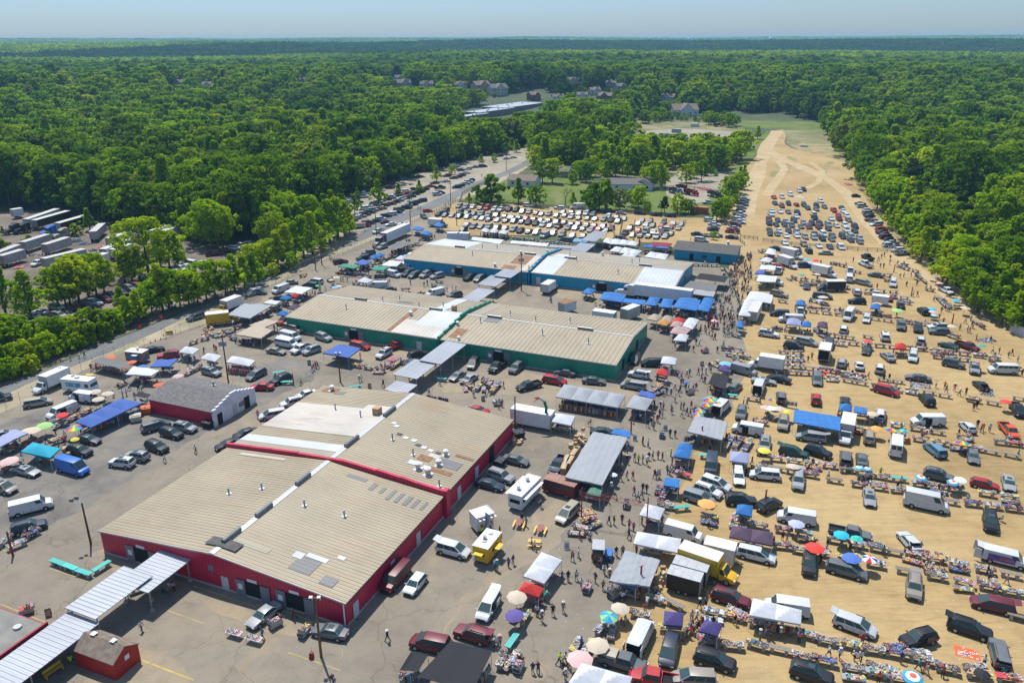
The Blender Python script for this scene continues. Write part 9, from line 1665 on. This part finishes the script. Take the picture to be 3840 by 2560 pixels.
# ================================================================= labels
AN='''1,2:1250,200:beside the clothes spread before the left green hall|0,2:1560,870:in the car park before the shingled building|0,2:420,620:beside the long blue tarp stall at the far left|0,2:560,1000:around the turquoise tent|0,2:900,330:around the ice-cream truck|0,2:1300,220:around the white tarp behind the shingled building|0,2:1850,170:around the small white tents by the transformer pole
0,2:150,1350:at the far left edge|0,3:250,200:near the teal tables at the left edge|0,3:700,480:on the forecourt by the long walkway|1,3:300,1000:before the near red hall|1,3:700,1100:at the front corner of the near red hall|1,3:1300,600:along the right wall of the near red hall|1,3:1750,300:beside the yellow food trailer|1,3:2100,520:in front of the yellow food trailer|1,3:2150,180:at the small snack booth|1,3:2100,850:left of the orange-red flat tent|1,3:1900,1150:beside the black shade-net stall at the bottom|1,3:1500,1450:by the dark shade-net stall at the bottom edge
1,2:2200,1200:along the right wall of the second red hall|1,2:300,530:left of the second red hall|1,2:2200,380:around the toy tables behind the second red hall|1,2:1900,280:right of the covered walkway|1,2:1650,250:under the covered walkway|1,2:200,340:by the teal tables at the shingled building|1,2:400,70:before the left green hall, left part|1,2:1300,60:before the left green hall, right part|1,2:800,330:behind the second red hall
2,2:450,330:before the right green hall|2,2:200,650:beside the long white trailer|2,2:850,400:above the grey clothes stall|2,2:700,640:around the grey clothes stall|2,2:1200,640:around the small grey peaked tent|2,2:1200,320:beside the right green hall corner|2,2:1400,420:in the crowd left of the blue parasol|2,2:1650,420:in the crowd right of the blue parasol|2,2:1500,650:in the crowd before the rainbow umbrellas|2,2:1780,620:around the rainbow umbrellas|2,2:1800,830:around the wrinkled silver tarp stall|2,2:1350,850:around the loaded cart in the upper aisle|2,2:1250,1100:in the aisle right of the longest grey tarp|2,2:1100,1380:in the aisle near the dull green awning|2,2:560,1000:by the boxes of the longest grey tarp stall|2,2:900,1250:at the open side of the longest grey tarp|2,2:480,1400:around the old maroon bus|2,2:150,1450:around the large white food trailer|2,2:1570,1050:around the blue double tent at the aisle|2,2:1500,1330:around the flat blue canopy at the aisle|2,2:1800,1380:among the white cars beside the tan umbrella|2,2:2080,1080:around the lavender tent|2,2:2060,1300:right of the lavender tent|2,2:2200,900:around the open white van with long tables|2,2:2080,600:between rainbow umbrellas and the sand lot|2,2:2250,480:around the small open white van|2,2:1900,350:around the black shade net in the aisle|2,2:2000,230:around the light blue umbrella|2,2:2080,120:around the orange clothes tables|2,2:1700,100:in the upper asphalt aisle
2,3:650,80:around the yellow-clothed tables|2,3:200,250:around the picnic tables|2,3:280,500:around the white double tent left of the aisle|2,3:180,720:around the red flat tent|2,3:60,950:around the blue-purple umbrella|2,3:800,400:around the food cart|2,3:1250,120:beneath the white tent at the red gantry|2,3:1350,300:around the long white tent|2,3:1150,550:around the large grey tarp stall|2,3:1400,800:at the shoe table before the black trailers|2,3:600,650:in the aisle left of the large grey tarp|2,3:400,900:in the lower aisle|2,3:150,1400:at the bottom of the aisle|2,3:900,920:around the blue-green umbrella|2,3:800,1150:around the beige umbrella above the silver pickup|2,3:1150,1150:around the white van with open rear doors|2,3:620,1380:around the pink umbrella|2,3:1000,1450:around the silver pickup with cap|2,3:1450,1050:around the left purple tent|2,3:1800,1080:around the right purple tent|2,3:1950,930:around the tables below the maroon SUV|2,3:2050,780:beside the maroon SUV with roof rack|2,3:1850,1350:around the black SUV at the bottom|2,3:1800,480:around the yellow truck|2,3:2200,250:around the long brown-purple tent|2,3:2200,400:beside the white minivan below the brown-purple tent|2,3:1800,60:around the dark red clothed table|2,3:2150,80:around the small blue tent in the sand lot|2,3:1650,1500:at the champagne minivan on the bottom edge
3,3:250,100:around the lavender umbrella|3,3:100,250:right of the brown-purple tent|3,3:430,340:around the bright red umbrella|3,3:700,220:around the two aqua umbrellas|3,3:900,430:around the tricolour umbrella|3,3:700,560:beside the dark grey minivan in the sand|3,3:1300,330:behind the white open-boot sedan|3,3:1650,450:in the table row right of the white sedan|3,3:1340,650:around the champagne SUV with raised tailgate|3,3:1700,620:in the table row right of the champagne SUV|3,3:2150,450:around the printed white van|3,3:2150,700:in the table row below the printed van|3,3:2050,880:around the maroon open minivan|3,3:100,950:around the white tent with hung clothes|3,3:350,1130:around the silver goods below the white van|3,3:800,1050:around the white minivan full of clothes|3,3:550,1200:in the table row left of that minivan|3,3:1050,1280:in the table row below that minivan|3,3:1380,1180:around the black SUV with papers on its hood|3,3:1850,1080:around the black SUV with open tailgate|3,3:1450,1380:around the round rack of hung clothes|3,3:1830,1350:around the bright orange tarp|3,3:2150,1330:around the grey SUV with open doors|3,3:1650,1460:left of the orange tarp|3,3:2000,1520:around the dark umbrella at the bottom|3,3:430,1360:at the yellow and pink goods table|3,3:100,1260:at the empty plank table lower left|3,3:900,1480:at the bottom tables with white wares|3,3:1330,1510:around the red ringed umbrella at the bottom|3,3:400,1500:beside the black SUV with white roof bars
3,2:230,70:around the black SUV above the wide tables|3,2:200,170:around the wide tables full of wares|3,2:520,160:around the white step truck|3,2:550,280:in the table row below the step truck|3,2:300,310:left in the second table row|3,2:450,390:beside the dark minivan in the upper sand|3,2:830,250:around the two white open hatchbacks|3,2:850,370:in the empty table row of the upper sand|3,2:920,60:around the small red umbrella|3,2:1230,100:around the red flat canopy|3,2:1340,190:around the white SUV near the red canopy|3,2:1080,170:beside the silver sedan in the upper sand|3,2:1750,100:around the dark red pickup|3,2:1980,90:around the green umbrella|3,2:1700,230:beside the grey SUV in the right sand|3,2:2150,290:around the white passenger van at right|3,2:1950,250:around the small rainbow umbrella at right|3,2:1100,400:in the table row with yellow cloths|3,2:1100,480:beside the red minivan|3,2:1400,420:around the grey sedan full of clothes|3,2:1450,580:beside the black van with open door|3,2:1650,500:at the right end of the second table row|3,2:1950,480:around the heap behind the black sedan|3,2:2050,590:at the empty tables right|3,2:2220,620:around the dark red umbrella at right|3,2:80,570:around the rainbow umbrella at the left sand edge|3,2:120,680:around the beige and white umbrellas|3,2:440,620:between the rainbow umbrella and the blue tents|3,2:450,760:beneath the largest blue tarp|3,2:400,900:beside the long silver minivan|3,2:720,650:around the small blue tents|3,2:720,880:around the white camper|3,2:980,730:around the beige umbrella with white SUV|3,2:940,900:beside the beige station car|3,2:1010,830:around the tan umbrella|3,2:1180,850:around the pair of striped umbrellas|3,2:1450,770:around the small white cargo van|3,2:1350,930:in the table row right of the striped umbrellas|3,2:1200,1010:around the boxy white van|3,2:1550,1030:beside the light blue minivan|3,2:1800,880:around the white hatchback|3,2:1800,980:around the single rainbow umbrella|3,2:1880,1100:beside the grey sedan with sunshade|3,2:2220,880:around the orange-red pickup|3,2:2150,1060:at the empty tables below the pickup|3,2:230,1040:around the green-grey SUV|3,2:450,1050:beside the black SUV in the middle sand|3,2:250,1160:around the lower beige umbrella|3,2:560,1130:in the goods row left of two parked vans|3,2:760,1130:around the two dark vans side by side|3,2:880,1190:around the two small aqua umbrellas|3,2:280,1340:beside the silver SUV with raised tailgate|3,2:600,1290:at the empty tables beside the silver SUV|3,2:950,1350:in the table row above the silver sedan|3,2:930,1460:beside the silver sedan with open door|3,2:1180,1290:around the teal table in the sand|3,2:1560,1280:around the red ringed umbrellas|3,2:1550,1370:at the long table below the ringed umbrellas|3,2:2000,1340:around the red hatchback|3,2:2220,1360:beside the silver car at the right edge|3,2:1450,1500:beside the big white high-roof van|3,2:1700,1490:at the empty table behind the high-roof van|3,2:2050,1540:in the table row at the right edge
3,1:220,830:around the two small white box trucks|3,1:510,930:around the large white box truck|3,1:400,850:around the red and aqua umbrellas|3,1:600,830:around the blue cloth before the rail fence|3,1:550,1020:in the goods row below the large box truck|3,1:570,1110:around the black step van|3,1:700,880:between large box truck and the upper lane|3,1:900,830:around the dark pickup with trailer|3,1:900,930:around the white pickup in the upper sand|3,1:1060,900:in the upper sand lane crowd|3,1:1050,980:in the table row below the upper crowd|3,1:880,1060:around the beige open minivan|3,1:1150,1060:beside the white open SUV in the upper sand|3,1:1100,1150:in the long upper table row|3,1:1000,1240:around the tan umbrella and blue canopy|3,1:1250,1210:around the spread of clothes on the sand|3,1:1200,1310:around the light green umbrella|3,1:1450,1320:around the black van with three umbrellas|3,1:1300,1420:in the table row near two dark SUVs|3,1:1550,1480:beside the white and dark SUVs at the forest|3,1:1000,1380:in the empty upper table row|3,1:900,1400:around the white sedan with raised boot|3,1:730,1370:beside the white high-roof van|3,1:500,1190:around the large beige umbrella|3,1:550,1280:in the goods row below the beige umbrella|3,1:300,1270:around the small blue canopy by a pickup|3,1:120,1200:around the brown SUV at the left sand edge|3,1:120,1330:beside the navy minivan|3,1:250,1430:around the lavender tent|3,1:500,1450:around the dark purple canopy|3,1:700,1500:beside the white open car below|3,1:100,1480:at the left end of the lower goods row|3,1:400,1540:in the lower goods row|3,1:1250,900:around the forest-edge stalls, upper end|3,1:1400,960:around the green-grey van at the forest edge|3,1:1550,1040:around the rainbow umbrella at the forest edge|3,1:1600,1160:around the white pickup at the forest edge|3,1:1730,1240:around the aqua umbrella at the forest edge|3,1:1700,1320:around the tables below the aqua umbrella|3,1:1900,1400:around the dark stall at the forest edge|3,1:1800,1500:in the lane at the forest edge|3,1:50,850:at the left of the small box trucks|3,1:60,1000:around the white tarp left of the blue sedan|3,1:350,1070:beside the small dark car|3,1:20,780:around the peaked tent at the rail fence
1,1:1500,530:around the blue tents by the sand lot|1,1:1300,600:beside the long semi truck|1,1:1350,720:along the stalls left of the blue hall|1,1:1100,790:around the blue tarps by the road|1,1:870,870:around the green tarp by the road gate|1,1:1130,900:around the second green tarp|1,1:750,980:around the beige umbrellas by the gate|1,1:1000,1000:around the single white tent|1,1:1400,930:before the left blue hall|1,1:1680,960:at the wall of the left blue hall|1,1:1500,1080:between green and blue halls|1,1:2020,990:before the left blue hall, right part|1,1:1750,1130:behind the left green hall|1,1:550,1060:around the dark green umbrella|1,1:400,1090:around the white tarp with racks|1,1:250,1160:around the small blue tent by the white van|1,1:150,1230:beneath the large grey tarp|1,1:330,1240:around the purple tent|1,1:250,1310:beside the left end of the green hall|1,1:330,1480:among the vans before the green hall|1,1:60,1400:around the beige tarps|1,1:2150,570:around the white tents at the top|1,1:1900,560:around the tables behind the black truck|1,1:2150,650:above the left blue hall|1,1:1200,480:on the road|1,1:650,820:at the roadside by the gate
0,1:2050,1350:around the yellow box trucks|0,1:1950,1500:around the wares behind the yellow truck|0,1:2400,1400:around the beige tarps|0,1:500,1280:in the lower left lot|0,1:900,1180:under the trees of the lower left lot|0,1:1150,1070:in the middle of the lower left lot|0,1:1700,870:in the upper left lot behind the trees|0,1:2200,670:at the forest end of the upper left lot|0,1:1050,1400:beside the hedge of the lower left lot|0,1:1800,1320:on the roadside|0,1:400,700:in the truck yard|0,1:2300,1110:on the sandy road shoulder
2,1:1000,650:around the upper white tents|2,1:1050,760:around the middle white tents|2,1:1320,800:around the lower white tents|2,1:1350,700:around the blue and maroon canopies|2,1:1700,800:at the front of the blue clubhouse|2,1:1800,900:around the vans below the clubhouse|2,1:1800,1050:around the shade nets by the right blue hall|2,1:2080,900:in the upper aisle crowd|2,1:2070,1050:in the aisle crowd by the shade nets|2,1:2000,1200:in the aisle crowd by the blue tents|2,1:1950,1400:in the aisle crowd by the tall white tent|2,1:2150,1300:around the tall white tent|2,1:1850,1400:around the red and white umbrella stand|2,1:1650,1400:around the white tents behind the green hall|2,1:1400,1370:around the beige tents behind the green hall|2,1:1550,1480:around the pink tents|2,1:1650,1270:beneath the blue tents, right part|2,1:1250,1230:beneath the blue tents, middle part|2,1:930,1180:beneath the blue tents, left part|2,1:700,1150:around the single small blue tent|2,1:400,1120:before the right blue hall|2,1:300,650:behind the left blue hall|2,1:500,600:beside the grey van behind the blue hall|2,1:1050,1370:behind the right green hall|2,1:2300,900:around the white canopies of the upper sand edge|2,1:2300,1010:around the white tarp with brown sides|2,1:2300,1150:around the white double tent of the sand edge|2,1:2080,1500:around the small blue tent at the aisle|2,1:1300,1480:at the right end of the green hall|2,1:1550,1540:around the lowest pink tents|2,1:1650,730:in the small lot beside the blue clubhouse|2,0:1000,1300:in the far yard'''
ANCH=[]
for it in AN.replace('\n','|').split('|'):
 cr,xy,ph=it.split(':',2);c,r=map(int,cr.split(','));x,y=map(float,xy.split(','));ANCH.append((*P(c,r,x,y),ph))
AX=np.array([(a[0],a[1])for a in ANCH]);AD=np.hypot(AX[:,0],AX[:,1])
def nearest(x,y):
 d=np.hypot(AX[:,0]-x,AX[:,1]-y);return ANCH[int(d.argmin())][2]
ONES='first second third fourth fifth sixth seventh eighth ninth tenth eleventh twelfth thirteenth fourteenth fifteenth sixteenth seventeenth eighteenth nineteenth'.split()
def ordn(k):
 if k<19:return ONES[k]
 t=['twentieth','thirtieth','fortieth','fiftieth'][(k+1)//10-2];return t if(k+1)%10==0 else['twenty','thirty','forty','fifty'][(k+1)//10-2]+'-'+ONES[(k+1)%10-1]
grp={}
for rec in THINGS:
 o,look,kind,place,full=rec
 if full:continue
 loc=o.location;pl=place or nearest(loc.x,loc.y);grp.setdefault((look,pl),[]).append(o)
used={}
for(look,pl),os_ in grp.items():
 os_.sort(key=lambda o:toscreen(o.location.x,o.location.y,1.)[0])
 for k,o in enumerate(os_):
  s=(ordn(k)+' from left: ' if len(os_)>1 else '')+look+' '+pl
  if len(s.split())>16:s=s.replace(' the ',' ')
  if len(s.split())>16:s=s.replace(' and dark trousers','').replace(' and blue jeans','').replace(' and grey shorts','')
  if len(s.split())>16:s=s.replace('umbrella','parasol').replace(' a ',' ').replace(' peaked','').replace(', blue and','-blue-')
  if len(s.split())>16:import re;s=re.sub(' with (open|raised) [a-z]+( [a-z]+)?(?= (around|in|beside|left|right|between|along|near|at|by|behind|above|below|beneath))','',s)
  o['label']=' '.join(s.split()[:16])
